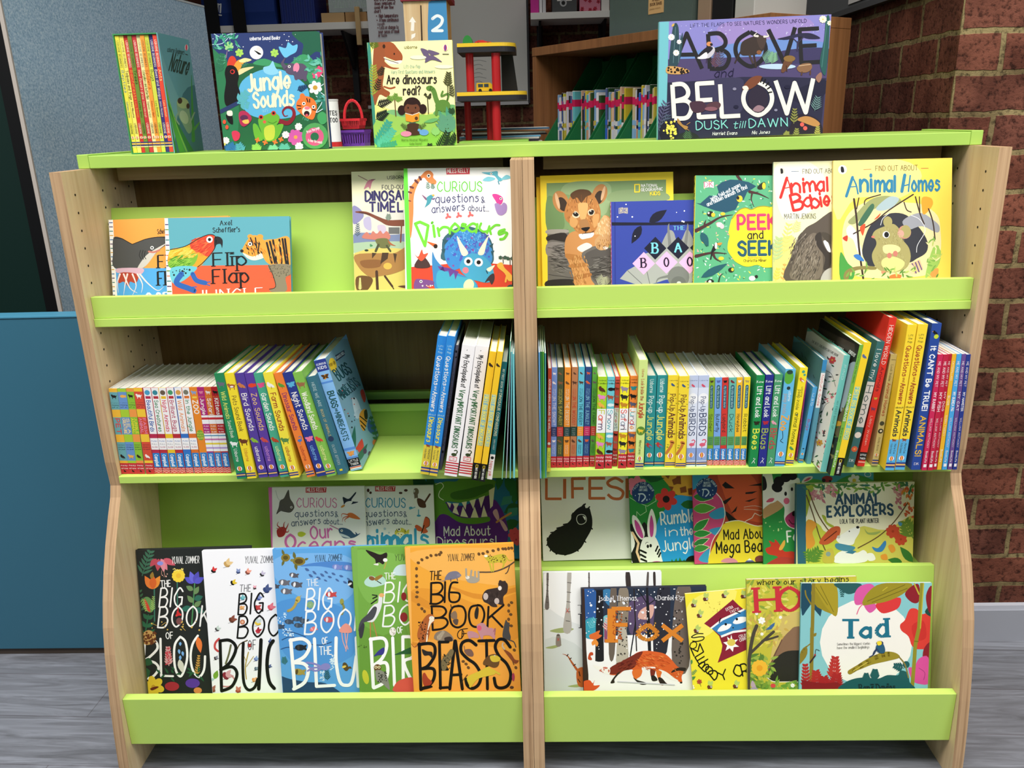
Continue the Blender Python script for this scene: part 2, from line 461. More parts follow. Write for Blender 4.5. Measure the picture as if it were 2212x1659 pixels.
# ------------------------------------------------------------------ the double bookcase
PROF = [(0, 1.35), (0, .72), (.003, .685), (.004, .662), (-.006, .637), (-.03, .60), (-.062, .545), (-.09, .49), (-.113, .435), (-.132, .38),
        (-.146, .32), (-.156, .26), (-.165, .20), (-.173, .13), (-.179, .06), (-.182, 0)]
def lean_board(mb, y, z, z2, deg, t, x0, x1, m):
    k = math.tan(math.radians(deg)); y2 = y+(z2-z)*k
    return mb.prism([(y, z), (y2, z2), (y2+t, z2-t*k), (y+t, z)], x0, x1, m)
HOLE = mat('2a2016', .8)
def side_panel(root, x0, x1, inner):
    mb = MB(); mb.prism(PROF+[(.31, 0), (.31, 1.35)], x0, x1, OAK, 'x', OAKX)
    for y in (.038, .152, .209, .274):
        for k in range(17):
            z = .715+k*.0367
            if y < .1 and 1.02 < z < 1.05: continue
            x = inner+(.0003 if inner == x0 else -.0003) if False else inner
            o = .0003 if (inner > (x0+x1)/2) else -.0003
            mb.add([(x+o, y+.0028*math.cos(t), z+.0028*math.sin(t)) for t in [q*math.pi/4 for q in range(8)]], [tuple(range(8))], HOLE)
    return mb.build('side_panel', root)
for s, side in ((-1, 'left'), (1, 'right')):
    root = empty('bookcase', (s*.474, 0, 0))
    tag(root, f'{side} oak and lime green display bookcase unit with slanted shelves', 'bookcase', 'joined bookcase units')
    R = empty('tmp'); X0, X1 = (-.924, -.0237) if s < 0 else (.0237, .924)
    parts = []
    parts.append(side_panel(None, .924*s if s > 0 else -.948, .948 if s > 0 else -.924, .924*s))
    parts.append(side_panel(None, .0004 if s > 0 else -.0237, .0237 if s > 0 else -.0004, .0237*s))
    a, b = X0+.0004, X1-.0004
    parts.append(box('back_panel', None, a, b, .30, .31, .02, 1.35, OAKD))
    parts.append(box('top_rail', None, a+.02, b-.02, .19, .208, 1.32, 1.349, OAKH))
    # top display tier
    parts.append(box('shelf', None, a, b, .019, .145, 1.026, 1.044, LIME, .001))
    parts.append(box('front_lip', None, a, b, .0225, .038, 1.0445, 1.0905, LIME, .001))
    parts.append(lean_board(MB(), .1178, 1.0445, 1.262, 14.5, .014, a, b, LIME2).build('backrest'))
    # spine-out tier
    parts.append(box('shelf', None, a, b, 0, .226, .668, .685, LIME, .001))
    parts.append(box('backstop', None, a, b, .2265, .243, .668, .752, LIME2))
    parts.append(box('backstop_rail', None, a, b, .2195, .226, .752, .771, LIME, .001))
    parts.append(box('backstop_rail', None, a, b, .2505, .268, .772, .792, LIME2, .001))
    # middle display tier
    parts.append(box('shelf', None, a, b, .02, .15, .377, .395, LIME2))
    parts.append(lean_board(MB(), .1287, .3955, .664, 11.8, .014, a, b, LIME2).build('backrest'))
    # bottom display tier
    parts.append(lean_board(MB(), -.0544, .1185, .43, 12, .018, a, b, LIME).build('backrest', None, .001))
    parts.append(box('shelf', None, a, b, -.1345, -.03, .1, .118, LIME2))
    parts.append(box('front_lip', None, a, b, -.155, -.135, .086, .209, LIME, .0012))
    bpy.data.objects.remove(R)
    for p in parts: p.parent = root; p.location = (-s*.474, 0, 0)
top = empty('worktop', (0, .23, 1.3505)); tag(top, 'lime green top board lying across both bookcase units', 'worktop')
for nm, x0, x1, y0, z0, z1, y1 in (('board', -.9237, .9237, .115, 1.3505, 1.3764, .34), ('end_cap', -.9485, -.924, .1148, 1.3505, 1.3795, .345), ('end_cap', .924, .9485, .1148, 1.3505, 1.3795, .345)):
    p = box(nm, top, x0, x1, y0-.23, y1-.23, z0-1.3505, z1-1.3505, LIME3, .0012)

# ------------------------------------------------------------------ left side: cabinet, screen, board
BLUE = mat('3a6e86', .45, .3, name='teal_blue_laminate'); BLUE2 = mat('4a8fae', .4)
cb = empty('divider_panel', (-1.6, .5, 0)); tag(cb, 'low teal blue divider panel standing left of the bookcase', 'divider')
for nm, dims, m in (('base_rail', (-.6, .638, -.195, -.155, 0, .02), mat('4a4038')), ('panel', (-.6, .638, -.2, -.155, .0202, .986), BLUE), ('top_edge', (-.6, .638, -.202, -.153, .9862, .992), BLUE2)):
    box(nm, cb, *dims, m, .0015)
SA, SB = Vector((-1.273, .5, 0)), Vector((-1.16, 1.55, 0))
scr = empty('partition_screen', (-1.35, 1.3, 0)); tag(scr, 'blue grey felt partition screen with pale edge trim behind the teal divider', 'screen')
pA, pB = SA, SB; ex = (pB-pA).normalized(); ez = Vector((0, 0, 1)); ey = ez.cross(ex)
MS = Matrix((ex, ey, ez)).transposed().to_4x4(); MS.translation = pA-Vector((-1.35, 1.3, 0)); L = (pB-pA).length
box('felt_panel', scr, 0, L, 0, .009, .02, 1.843, felt_mat(), 0, MS)
box('edge_trim', scr, -.006, -.0005, -.001, .010, .0, 1.85, mat('b9b0a8', .4), 0, MS); box('top_trim', scr, 0, L, -.001, .010, 1.8435, 1.85, mat('c8d0d4', .5), 0, MS)
ch = empty('chalkboard', (-2.12, .86, 0)); tag(ch, 'dark green board in black frame standing behind the teal divider', 'board')
box('board_panel', ch, -.8, .59, 0, .03, .1, 2.4, mat('0f2a25', .5)); box('frame', ch, .5905, .66, -.02, .04, 0, 2.4, mat('0c0c0e', .5)); box('frame', ch, -.8, .6, -.01, .04, .0, .0995, mat('0c0c0e', .5))
# ------------------------------------------------------------------ the room behind the bookcase
def prect(u0, v0, u1, v1, y):
    a, b = aty(u0, (v0+v1)/2, y), aty(u1, (v0+v1)/2, y); c, d = aty((u0+u1)/2, v0, y), aty((u0+u1)/2, v1, y)
    return a.x, b.x, d.z, c.z
def thing(name, label, cat, loc, group=None): return tag(empty(name, loc), label, cat, group)
def pbox(name, parent, u0, v0, u1, v1, y, dep, m, bev=0, z0=None, z1=None):
    x0, x1, a, b = prect(u0, v0, u1, v1, y); l = parent.location if parent else Vector((0, 0, 0))
    a = a if z0 is None else z0; b = b if z1 is None else z1
    return box(name, parent, x0-l.x, x1-l.x, y-l.y, y+dep-l.y, a-l.z, b-l.z, m, bev)
def face_art(o_mb, x0, x1, y, z0, z1, src, loc):
    """print on the front (y) face of a box being collected"""
    A = Art(lambda u, v: ((lambda q: (q.x-x0, q.z-z0))(aty(u, v, y))), x1-x0, z1-z0, o_mb, lambda x, z, o: (x+x0-loc.x, y-o*6-loc.y, z+z0-loc.z)); A.run(src)
def art_box(name, parent, u0, v0, u1, v1, y, dep, m, src, z0=None, z1=None):
    x0, x1, a, b = prect(u0, v0, u1, v1, y); a = a if z0 is None else z0; b = b if z1 is None else z1
    l = parent.location; mb = MB().box(x0-l.x, x1-l.x, y-l.y, y+dep-l.y, a-l.z, b-l.z, m)
    face_art(mb, x0, x1, y, a, b, src, l); return mb.build(name, parent, recalc=False)
# wall shelves
SHZ = aty(628, 51, 2.66).z
sh = thing('wall_shelf', 'white wall shelf on black brackets behind the standing books', 'shelf', (-.7, 2.66, SHZ))
x0, x1 = aty(448, 55, 2.66).x, aty(795, 55, 2.66).x
box('board', sh, x0+.7, x1+.7, 0, .29, -.032, 0, WHITE, .001)
for u in (560, 733):
    x = aty(u, 60, 2.66).x+.7
    MB().box(x-.015, x+.015, .30, .334, -.36, -.033, mat('1a1c20')).prism([(.05, -.033), (.30, -.033), (.30, -.2), (.27, -.2)], x-.006, x+.006, mat('1a1c20')).build('bracket', sh)
SZ2 = aty(1230, 25, 2.66).z
s2 = thing('wall_shelf', 'white wall shelf right of the whiteboard holding files and boxes', 'shelf', (.2, 2.66, SZ2))
x0, x1 = aty(1146, 30, 2.66).x, aty(1440, 30, 2.66).x
box('board', s2, x0-.2, x1-.2, 0, .288, -.03, 0, WHITE, .001)
for u in (1167, 1310):
    x = aty(u, 60, 2.66).x-.2
    MB().box(x-.015, x+.015, .30, .334, -.36, -.031, mat('1a1c20')).prism([(.05, -.031), (.30, -.031), (.30, -.2), (.27, -.2)], x-.006, x+.006, mat('1a1c20')).build('bracket', s2)
# on the left shelf
NAVY = mat('1c3a86', .7)
bag = thing('sports_bag', 'navy sports bag with a white logo and black straps on the left shelf', 'bag', (aty(520, 45, 2.70).x, 2.72, SHZ))
hw = (aty(598, 40, 2.7).x-aty(442, 40, 2.7).x)/2
prof = [(-.02, .004), (-.04, .06), (-.03, .16), (.03, .24), (.14, .26), (.22, .2), (.24, .1), (.22, .004)]
mb = MB().prism([(y, z) for y, z in prof], -hw, hw, NAVY)
A = Art(lambda u, v: (lambda q: (q.x-bag.location.x+hw, q.z-SHZ))(aty(u, v, 2.68)), 2*hw, .3, mb, lambda x, z, o: (x-hw, -.0405-o*6, z)); A.run('''k e8ecf0 3 478,33 449,29 453,8 477,10 477,16
t e8ecf0 18 455,26 476,27 m20|Mi''')
mb.build('body', bag, recalc=False)
for u, n in ((454, 1), (512, 2)):
    x = aty(u, 40, 2.62).x-bag.location.x
    MB().box(x-.03, x+.03, -.075, -.06, -.06, .27, mat('0e0f12', .8)).box(x-.03, x+.03, -.075, .1, .262, .275, mat('0e0f12', .8)).build('strap', bag)
cr = thing('crate', 'dark blue plastic crate between the bag and the glass tank', 'crate', (aty(645, 45, 2.69).x, 2.69, SHZ))
hw = (aty(680, 40, 2.69).x-aty(606, 40, 2.69).x)/2
mb = MB().box(-hw, hw, 0, .26, .001, .21, mat('1b2f7c', .4)); 
for k in range(7): x = -hw+hw*2*(k+.5)/7; mb.box(x-.004, x+.004, -.006, -.0001, .01, .19, mat('1b2f7c', .4))
mb.build('body', cr); box('rim', cr, -hw-.008, hw+.008, -.012, .265, .2105, .23, mat('22389a', .4))
for k, (u0, u1, c) in enumerate(((694, 744, 'c8a474'), (746, 792, 'b98f5e'))):
    t = thing('wooden_block', ('pale wooden block under the left end of the glass tank', 'darker wooden block under the right end of the glass tank')[k], 'block', (aty((u0+u1)/2, 40, 2.68).x, 2.68, SHZ))
    w = (aty(u1, 40, 2.68).x-aty(u0, 40, 2.68).x)/2; box('body', t, -w, w, 0, .1, .0005, .045, mat(c, .6), .002); t['kind'] = ''; del t['kind']
tk = thing('glass_tank', 'small clear tank with green moss standing on wooden blocks', 'tank', (aty(752, 20, 2.68).x, 2.68, SHZ+.0455))
w = (aty(794, 10, 2.68).x-aty(711, 10, 2.68).x)/2
gm = mat('c8d4c8', .05, .5, name='tank_glass'); gm.node_tree.nodes['Principled BSDF'].inputs['Transmission Weight'].default_value = .85
MB().box(-w, w, 0, .004, .0, .2, gm).box(-w, w, .096, .1, 0, .2, gm).box(-w, -w+.004, .0041, .0959, 0, .2, gm).box(w-.004, w, .0041, .0959, 0, .2, gm).build('glass', tk)
mb = MB().box(-w+.005, w-.005, .006, .094, .0005, .02, mat('5a4a34'))
for k in range(40):
    x, y, z = random.uniform(-w+.01, w-.01), random.uniform(.012, .088), .02
    mb.cyl((x, y, z), (x+random.uniform(-.012, .012), y, z+random.uniform(.03, .1)), .003, mat(random.choice(['4f7a34', '6a9448', '8aa868'])), .0008, 5)
mb.build('moss', tk)
st = thing('wooden_stick', 'thin pale wooden stick hanging down past the left shelf edge', 'stick', (aty(773, 55, 2.62).x, 2.635, 0))
pbox('body', st, 768, 14, 778, 97, 2.635, .02, mat('d2b07c', .6), .001)
# whiteboard, notice
wb = thing('whiteboard', 'grey white board on the back wall behind the toy garage', 'whiteboard', (.0, 2.96, 1.6))
pbox('board', wb, 797, -60, 1138, 222, 2.96, .03, mat('e4e4de', .35)); pbox('frame', wb, 795, 223, 1142, 230, 2.955, .035, mat('c8c8c8', .4)); pbox('frame', wb, 1138.4, -60, 1142.5, 222.5, 2.955, .035, mat('3a3a3c', .5))
pn = thing('paper_sheet', 'faint handwritten paper sheet fixed low on the whiteboard', 'paper', (-.1, 2.9585, 1.4))
art_box('sheet', pn, 985, 118, 1064, 200, 2.958, .001, mat('eeece4', .7), '\n'.join(f'l b8b8b4 1.5 {1020+k%3*4},{132+k*9} {1035},{130+k*9} {1050-k%2*8},{133+k*9}' for k in range(6)))
nt_ = thing('notice', 'pale notice of covid symptoms with maroon text above the dinosaur book', 'notice', (aty(836, 60, 2.5).x, 2.5, aty(836, 122, 2.5).z))
art_box('sheet', nt_, 795, -20, 876, 122, 2.5, .003, mat('d4d6da', .6), '\n'.join(f't 6a3038 {h} {a},{y} {b},{y-1} m13|{s}' for h, a, b, y, s in ((7, 808, 850, -4, 'What to do if someone'), (7, 808, 853, 3, 'What to do if someone'), (7.5, 809, 854, 11, 'shows symptoms of'), (7, 809, 850, 19.5, 'covid-19 see flow'), (7, 809, 823, 28, 'chart'), (7.5, 819, 860, 38, 'High temperature'), (7.5, 820, 861, 47, 'A new continuous'), (6, 816, 831, 55, 'cough'), (7.5, 821, 861, 63, 'Loss or change to'), (7, 818, 862, 72, 'your sense of smell'), (6.5, 818, 836, 80, 'or taste')))+'\ne 6a3038 814,35 1.3\ne 6a3038 815,44 1.3\ne 6a3038 817,60.5 1.3')
box('stand', nt_, -.03, .03, .004, .02, -1.0, 0, mat('8a8a8a')); nt_.children[1].location = (0, 0, 0)
# storage unit right behind, with toys on it
SUZ = 1.362
su = thing('storage_unit', 'grey topped storage unit standing behind the bookcase', 'storage unit', (-.3, .65, 0))
box('body', su, -.34, .335, -.29, .3, 0, SUZ-.0205, OAK); box('top', su, -.345, .34, -.295, .305, SUZ-.02, SUZ, mat('b6b6bc', .4), .001)
tw = thing('toy_lift_tower', 'pale wooden toy tower with a blue door numbered 2', 'toy', (aty(925, 60, .64).x, .64, SUZ))
x0, x1, a, b = prect(873, 2, 966, 88, .64); l = tw.location; hx0, hx1 = x0-l.x, x1-l.x; hh = b-SUZ
mb = MB().box(hx0, hx1, 0, .006, .0005, hh, PINE)
A = Art(lambda u, v: (lambda q: (q.x-x0, q.z-SUZ))(aty(u, v, .64)), x1-x0, hh, mb, lambda x, z, o: (x+hx0, -o*6, z)); A.run('''z 780 0 3.95
p 2a1a10 505,45 515,45 528,420 515,420
p eee8de 438,142 470,192 455,190 452,265 424,262 428,190 408,188
p eee8de 430,295 465,282 460,315 428,335
s 3f86b8 574,60 590,12 640,0 705,0 735,30 742,420 585,420
t e4eaee 128 610,262 692,262 m20|2''')
mb.build('front_wall', tw, recalc=False)
box('side_wall', tw, hx0, hx0+.006, .0065, .1, .0005, hh, PINE); box('side_wall', tw, hx1-.006, hx1, .0065, .1, .0005, hh, mat('b08c5c', .6)); box('back_wall', tw, hx0, hx1, .1005, .1065, .0005, hh, PINE)
box('roof_cap', tw, hx0-.006, hx1+.012, -.006, .112, hh+.0005, hh+.012, mat('7a2430', .5))
# toy garage
GY = .62
gz = lambda u, v: aty(u, v, GY).z
gx = lambda u, v=200: aty(u, v, GY).x
ga = thing('toy_garage', 'toy car park with yellow edged black decks and red posts', 'toy', (gx(1050), GY, SUZ))
lx, ly, lz = ga.location
def deck(v0, v1, v2, ua, ub, nm):
    n = 10; r = .05; X0, X1 = gx(ua, v1)-lx, gx(ub, v1)-lx
    out = [(X0, 0), (X1-r, 0)]+[(X1-r+r*math.sin(t), r-r*math.cos(t)) for t in [k*math.pi/2/n for k in range(1, n+1)]]+[(X1, .17), (X0, .17)]
    mb = MB().prism(out, gz(1050, v1)-lz, gz(1050, v0)-lz, mat('e0b92e', .45), 'z').prism(out, gz(1050, v2)-lz, gz(1050, v1)-lz-.0003, mat('26262c', .5), 'z')
    return mb.build(nm, ga)
deck(92, 100, 112, 987, 1113, 'deck'); deck(198, 206, 217, 987, 1138, 'deck')
box('base', ga, gx(987)-lx, gx(1140)-lx, -.005, .19, .0005, .012, mat('7fae3c', .45), .002)
RED = mat('a81f24', .35)
for u, v0, v1, dy, r in ((1013, 113, 197, .04, .0105), (1071, 113, 197, .02, .0115), (1055, 218, 300, .09, .0095), (1072, 218, 306, .025, .0115), (1004, 218, 306, .12, .0095)):
    x = gx(u, (v0+v1)/2)-lx; MB().cyl((x, dy, gz(u, v1)-lz if v1 < 250 else .0125), (x, dy, gz(u, v0)-lz), r, RED).build('post', ga, smooth=False)
mb = MB().prism([(gx(1081, 150)-lx, gz(1100, 197)-lz), (gx(1118, 197)-lx, gz(1100, 197)-lz), (gx(1106, 113)-lx, gz(1100, 113)-lz), (gx(1081, 150)-lx, gz(1100, 113)-lz)], .075, .085, mat('0c0c0e', .6), 'y'); mb.build('ramp_wall', ga)
ar = [(math.cos(t), math.sin(t)) for t in [math.pi*k/10 for k in range(11)]]
cx, cz_ = gx(1008, 90)-lx, gz(1008, 92)-lz
mb = MB().prism([(cx+.013*c, cz_+.0005+.02*s) for c, s in ar], .03, .06, mat('2c7a3a', .4), 'y'); mb.build('arch', ga)
van = thing('toy_van', 'yellow toy van parked on the lower garage deck', 'toy van', (gx(1046, 190), GY+.05, gz(1050, 198)+.0003))
MB().prism([(-.024, .003), (.024, .003), (.024, .014), (.014, .024), (-.022, .024), (-.024, .02)], 0, .024, mat('d8b42c', .4), 'y').build('body', van)
MB().box(-.019, -.006, -.0006, -.0001, .013, .021, mat('3a4a54', .2)).box(-.003, .009, -.0006, -.0001, .013, .021, mat('3a4a54', .2)).build('windows', van)
for x in (-.014, .014): MB().cyl((x, -.001, .0045), (x, .025, .0045), .0045, mat('18181a', .6)).build('wheel', van)
car = thing('toy_car', 'small red toy car on the top garage deck', 'toy car', (gx(1040, 88), GY+.07, gz(1050, 92)+.0003))
MB().prism([(-.022, .002), (.022, .002), (.022, .007), (.008, .009), (.0, .012), (-.012, .012), (-.022, .008)], 0, .022, mat('b8302c', .4), 'y').build('body', car)
for x in (-.013, .013): MB().cyl((x, -.001, .0035), (x, .023, .0035), .0035, mat('18181a', .6)).build('wheel', car)
MAGC = ['c8c0b0', '3a3a40', 'd8d4c8', '6aa8c8', '2a2a30', 'e4e0d8', '8a5a3a', '30506a']
mz = SUZ+.0005
for k in range(8):
    q = thing('magazine', f'thin magazine lying in the pile under the toy garage, number {k}', 'magazine', (gx(1085)+random.uniform(-.01, .01), .845, mz), 'magazines piled behind the garage')
    q['label'] = 'thin glossy magazine lying flat in the untidy pile behind the toy garage'
    MB().box(-.13, .095+.004*k, -.02, .13, .0, .0042, mat(MAGC[k], .35)).build('cover', q); MB().box(-.129, .094+.004*k, -.0195, .1295, .00425, .0046, PAGE).build('page_block', q); q.rotation_euler.z = random.uniform(-.06, .06); mz += .0052
# cup and baskets
tb = thing('food_tin', 'white cylinder tin with dark lettering and red base beside the round edged jungle book', 'tin', (aty(722, 300, .5).x, .5, SUZ))
R_ = (aty(736, 250, .5).x-aty(706, 250, .5).x)/2; ht = aty(722, 218, .5).z-SUZ
MB().cyl((0, 0, .0005), (0, 0, .022), R_*1.08, mat('c02a2a', .4), n=28).build('base', tb)
mb = MB().cyl((0, 0, .0225), (0, 0, ht), R_, mat('e8e8e6', .35), n=28)
for T, zt in (('TES', .72), ('TOO', .58)):
    A = Art(lambda x, y: (x/1000, y/1000), .2, .2, mb, lambda x, z, o: ((R_+.0004)*math.sin((x-.1)/R_), -(R_+.0004)*math.cos((x-.1)/R_), ht*zt+z-.1)); A.text(T, (97, 100), (117, 100), -10, '26262a', .16)
mb.build('body', tb, smooth=False, recalc=False); MB().cyl((0, 0, ht+.0003), (0, 0, ht+.004), R_*1.05, mat('d8d8d8', .3), n=28).build('rim', tb)
def basket(nm, label, u0, v0, u1, v1, y, c, zb, handle):
    x0, x1, a, b = prect(u0, v0, u1, v1, y); w = (x1-x0)/2; h = b-zb; r = thing(nm, label, 'basket', ((x0+x1)/2, y, zb)); m = mat(c, .35); d = .09
    mb = MB(); k = .86
    P = lambda s, t, z: (w*s*(k+(1-k)*z/h), d/2+d/2*t*(k+(1-k)*z/h), z)
    def quad(A_, B_, z0, z1): return [P(*A_, z0), P(*B_, z0), P(*B_, z1), P(*A_, z1)]
    for A_, B_ in (((-1, -1), (1, -1)), ((1, -1), (1, 1)), ((1, 1), (-1, 1)), ((-1, 1), (-1, -1))):
        n = 9
        mb.add(quad(A_, B_, .0005, h*.3), [(0, 1, 2, 3)], m); mb.add(quad(A_, B_, h*.78, h), [(0, 1, 2, 3)], m)
        for i in range(n):
            t0, t1 = i/n, (i+.55)/n; L2 = lambda t: (A_[0]+(B_[0]-A_[0])*t, A_[1]+(B_[1]-A_[1])*t)
            mb.add(quad(L2(t0), L2(t1), h*.3, h*.78), [(0, 1, 2, 3)], m)
    mb.add([P(-1, -1, .0006), P(1, -1, .0006), P(1, 1, .0006), P(-1, 1, .0006)], [(0, 1, 2, 3)], m)
    o = mb.build('body', r); s = o.modifiers.new('solid', 'SOLIDIFY'); s.thickness = .0016
    MB().box(-w*1.06, w*1.06, -.004, .0, h-.006, h, m).box(-w*1.06, w*1.06, d, d+.004, h-.006, h, m).box(-w*1.06, -w, .0001, d-.0001, h-.006, h, m).box(w, w*1.06, .0001, d-.0001, h-.006, h, m).build('rim', r)
    if handle:
        mb = MB(); pts = [(w*.95*math.cos(t), h+.045*math.sin(t)) for t in [math.pi*i/14 for i in range(15)]]
        for p, q in zip(pts, pts[1:]): mb.cyl((p[0], d*.5, p[1]), (q[0], d*.5, q[1]), .004, m, n=6)
        mb.build('handle', r)
    return b
bz = basket('basket', 'purple plastic slatted basket under the red one', 737, 281, 787, 314, .53, '6a3a9a', SUZ+.0025, False)
basket('basket', 'red plastic slatted basket with an arched handle on the purple one', 736, 256, 777, 281, .535, 'd03038', bz+.004, True)
# angled brown cabinet with magazine files
PL, P0 = Vector((.026, 1.25, 0)), Vector((.59, .45, 0)); ex = (P0-PL).normalized(); ey = Vector((-ex.y, ex.x, 0)); CW = (P0-PL).length; CDp = .308; CH = 1.65
MC = Matrix((ex, ey, Vector((0, 0, 1)))).transposed().to_4x4(); MC.translation = PL
CI = MC.inverted()
cab = empty('cabinet'); cab.matrix_world = MC; tag(cab, 'angled brown wooden cabinet with open cubby of green magazine files', 'cabinet')
DKB = mat('5a4028', .6)
SHC = 1.338
box('side_panel', cab, 0, .02, 0, CDp, 0, CH-.0265, BROWN); box('side_panel', cab, CW-.02, CW, 0, CDp, 0, CH-.0265, BROWN)
box('top', cab, 0, CW, -.002, CDp, CH-.026, CH, BROWN, .001); box('back_panel', cab, .0203, CW-.0203, CDp-.012, CDp-.0005, .02, CH-.0265, DKB)
for z in (.5, .9, SHC): box('shelf', cab, .0203, CW-.0203, .004, CDp-.0125, z-.018, z, BROWN)
box('base_board', cab, .0203, CW-.0203, .02, .035, 0, .08, BROWN)
FG = mat('1f6a3c', .4); TAPE = 'd02458'
MC2 = ['d8d8d8', 'c8b890', '8ab0d8', '6ac0c8', 'c8b848', 'e4e4e8', 'd0d0dc', 'e0b898', 'c89878', '222428', '34502a', '3a6ad0', '5a6a9a', 'c8c84a', 'd8c03a', '2a4a2a']
for k in range(7):
    fx = .045+k*.125; fw_ = .112
    fb = empty('magazine_file'); fb.matrix_world = MC @ Matrix.Translation((fx, .012, SHC+.0005)); tag(fb, f"green magazine file, {['first', 'second', 'third', 'fourth', 'fifth', 'sixth', 'seventh'][k]} from the left in the brown cabinet", 'magazine file', 'green magazine files')
    for xa in (0, fw_-.003): MB().prism([(0, 0), (.25, 0), (.25, .28), (.20, .28), (.012, .035), (0, .02)], xa, xa+.003, FG).build('side_wall', fb)
    MB().box(.0031, fw_-.0031, 0, .003, 0, .02, FG).box(.0031, fw_-.0031, .247, .25, 0, .27, FG).box(.0031, fw_-.0031, .0031, .2469, 0, .003, FG).build('tray', fb)
    x = .006; ord_ = ['first', 'second', 'third', 'fourth', 'fifth', 'sixth', 'seventh'][k]
    while x < fw_-.014:
        t_ = random.choice([.004, .006, .008, .011]); h_ = random.uniform(.148, .17); c = MC2[(k*5+int(x*400)) % len(MC2)]; c2 = random.choice(MC2)
        m_ = empty('magazine'); m_.matrix_world = MC @ Matrix.Translation((fx+x, .062+random.uniform(0, .006), SHC+.0041)); tag(m_, f'thin magazine with red tape round its spine in the {ord_} green file', 'magazine', f'magazines in the {ord_} green file')
        mb = MB().box(0, t_, 0, .17, 0, h_, mat(c, .4)); mb.box(-.0003, t_+.0003, -.0004, .03, h_*.72, h_*.85, mat(TAPE, .4)); mb.box(-.0002, t_+.0002, -.0003, .02, h_*.05, h_*.3, mat(c2, .4)); mb.box(-.0002, t_+.0002, -.0003, .02, h_*.36, h_*.45, mat(c2, .4))
        mb.build('cover', m_, recalc=False); box('page_block', m_, .0008, t_-.0008, .001, .169, h_+.0001, h_+.0012, PAGE); x += t_+.0016
# things on top of the brown cabinet
def ctop(u, v):
    o, d = CI @ CAM, CI.to_3x3() @ ray(u, v); return o+d*((.04-o.y)/d.y)
bn = empty('plastic_bin'); q0, q1 = ctop(1322, 76).x, ctop(1500, 50).x; bn.matrix_world = MC @ Matrix.Translation((q0, .03, CH+.0005)); tag(bn, 'grey green translucent plastic bin with a tan label on the brown cabinet', 'bin')
PB = mat('6f8078', .12, .5, name='cloudy_plastic'); PB.node_tree.nodes['Principled BSDF'].inputs['Transmission Weight'].default_value = .55
bw = q1-q0
MB().box(0, bw, 0, .003, .0, .3, PB).box(0, bw, .237, .24, 0, .3, PB).box(0, .003, .0031, .2369, 0, .3, PB).box(bw-.003, bw, .0031, .2369, 0, .3, PB).box(.0031, bw-.0031, .0031, .2369, 0, .003, PB).build('body', bn)
box('contents', bn, .01, bw*.6, .012, .22, .0035, .2, mat('3c443c', .6)); box('contents', bn, bw*.62, bw-.01, .012, .22, .0035, .24, mat('2f6a58', .6))
lb = MB().box(bw*.5, bw*.68, -.0012, -.0001, .045, .088, mat('c09a68', .5))
A = Art(lambda x, y: (x/1000, .043-y/1000), bw*.18, .043, lb, lambda x, z, o: (x+bw*.5, -.0012-o*4, z+.045)); W2 = bw*180; A.run(f't 4a2a14 8 {W2*.25},11 {W2*.75},11 m18|APOLLO\nt 4a2a14 7 {W2*.12},22 {W2*.88},22 m18|BOOK BAGS\nt 7a5a34 4 {W2*.1},32 {W2*.8},32 m12|please return'); lb.build('label_plate', bn, recalc=False)
for k, (u0, u1, c, lab, hgt) in enumerate(((1506, 1534, '8a7460', 'brown folder standing beside the plastic bin', .2), (1537, 1582, '141416', 'black ring binder standing on the brown cabinet', .22), (1586, 1628, 'a9a9a4', 'pale grey box file standing on the brown cabinet', .2))):
    a_, b_ = ctop(u0, 45).x, ctop(u1, 36).x
    t = empty('box_file'); t.matrix_world = MC @ Matrix.Translation((a_, .04, CH+.0005)); tag(t, lab, 'file')
    box('case', t, 0, b_-a_, 0, .2, 0, hgt, mat(c, .5), .002); box('page_block', t, .003, b_-a_-.003, .003, .197, hgt+.0002, hgt+.002, PAGE)
# noticeboard on the brick side wall
nb = thing('noticeboard', 'grey noticeboard on the brick side wall above the cabinet', 'noticeboard', (.966, 1.0, 1.7))
pz = atx(1822, 30, .965)
zb = pz.z
box('board', nb, 0, .018, -.55, 1.2, zb-1.7+.012, .6, mat('6a6c6e', .8)); box('frame', nb, -.004, .0185, -.56, 1.21, zb-1.7-.004, zb-1.7+.0118, mat('56585a', .4))
for k, (u0, u1, v1, c, lab) in enumerate(((1652, 1690, 24, 'c8c4ba', 'small cream notice pinned at the far end of the noticeboard'), (1692, 1735, 26, 'd0ccc4', 'cream notice with red writing pinned to the noticeboard'), (1832, 1872, 10, 'eceae6', 'white sheet pinned to the near end of the noticeboard'))):
    pa, pb = atx(u0, v1, .963), atx(u1, v1, .963); y0, y1 = sorted((pa.y, pb.y)); zt = max(pa.z, zb+.02)
    t = thing('notice', lab, 'notice', (.9635, y0, zt)); mb = MB().box(-.0005, .0015, 0, y1-y0, 0, .2, mat(c, .7))
    for i in range(4): mb.box(-.0009, -.0006, (y1-y0)*.15, (y1-y0)*.8, .03+i*.03, .034+i*.03, mat('a84a4a' if k == 1 else '8a8a8a'))
    mb.build('sheet', t)
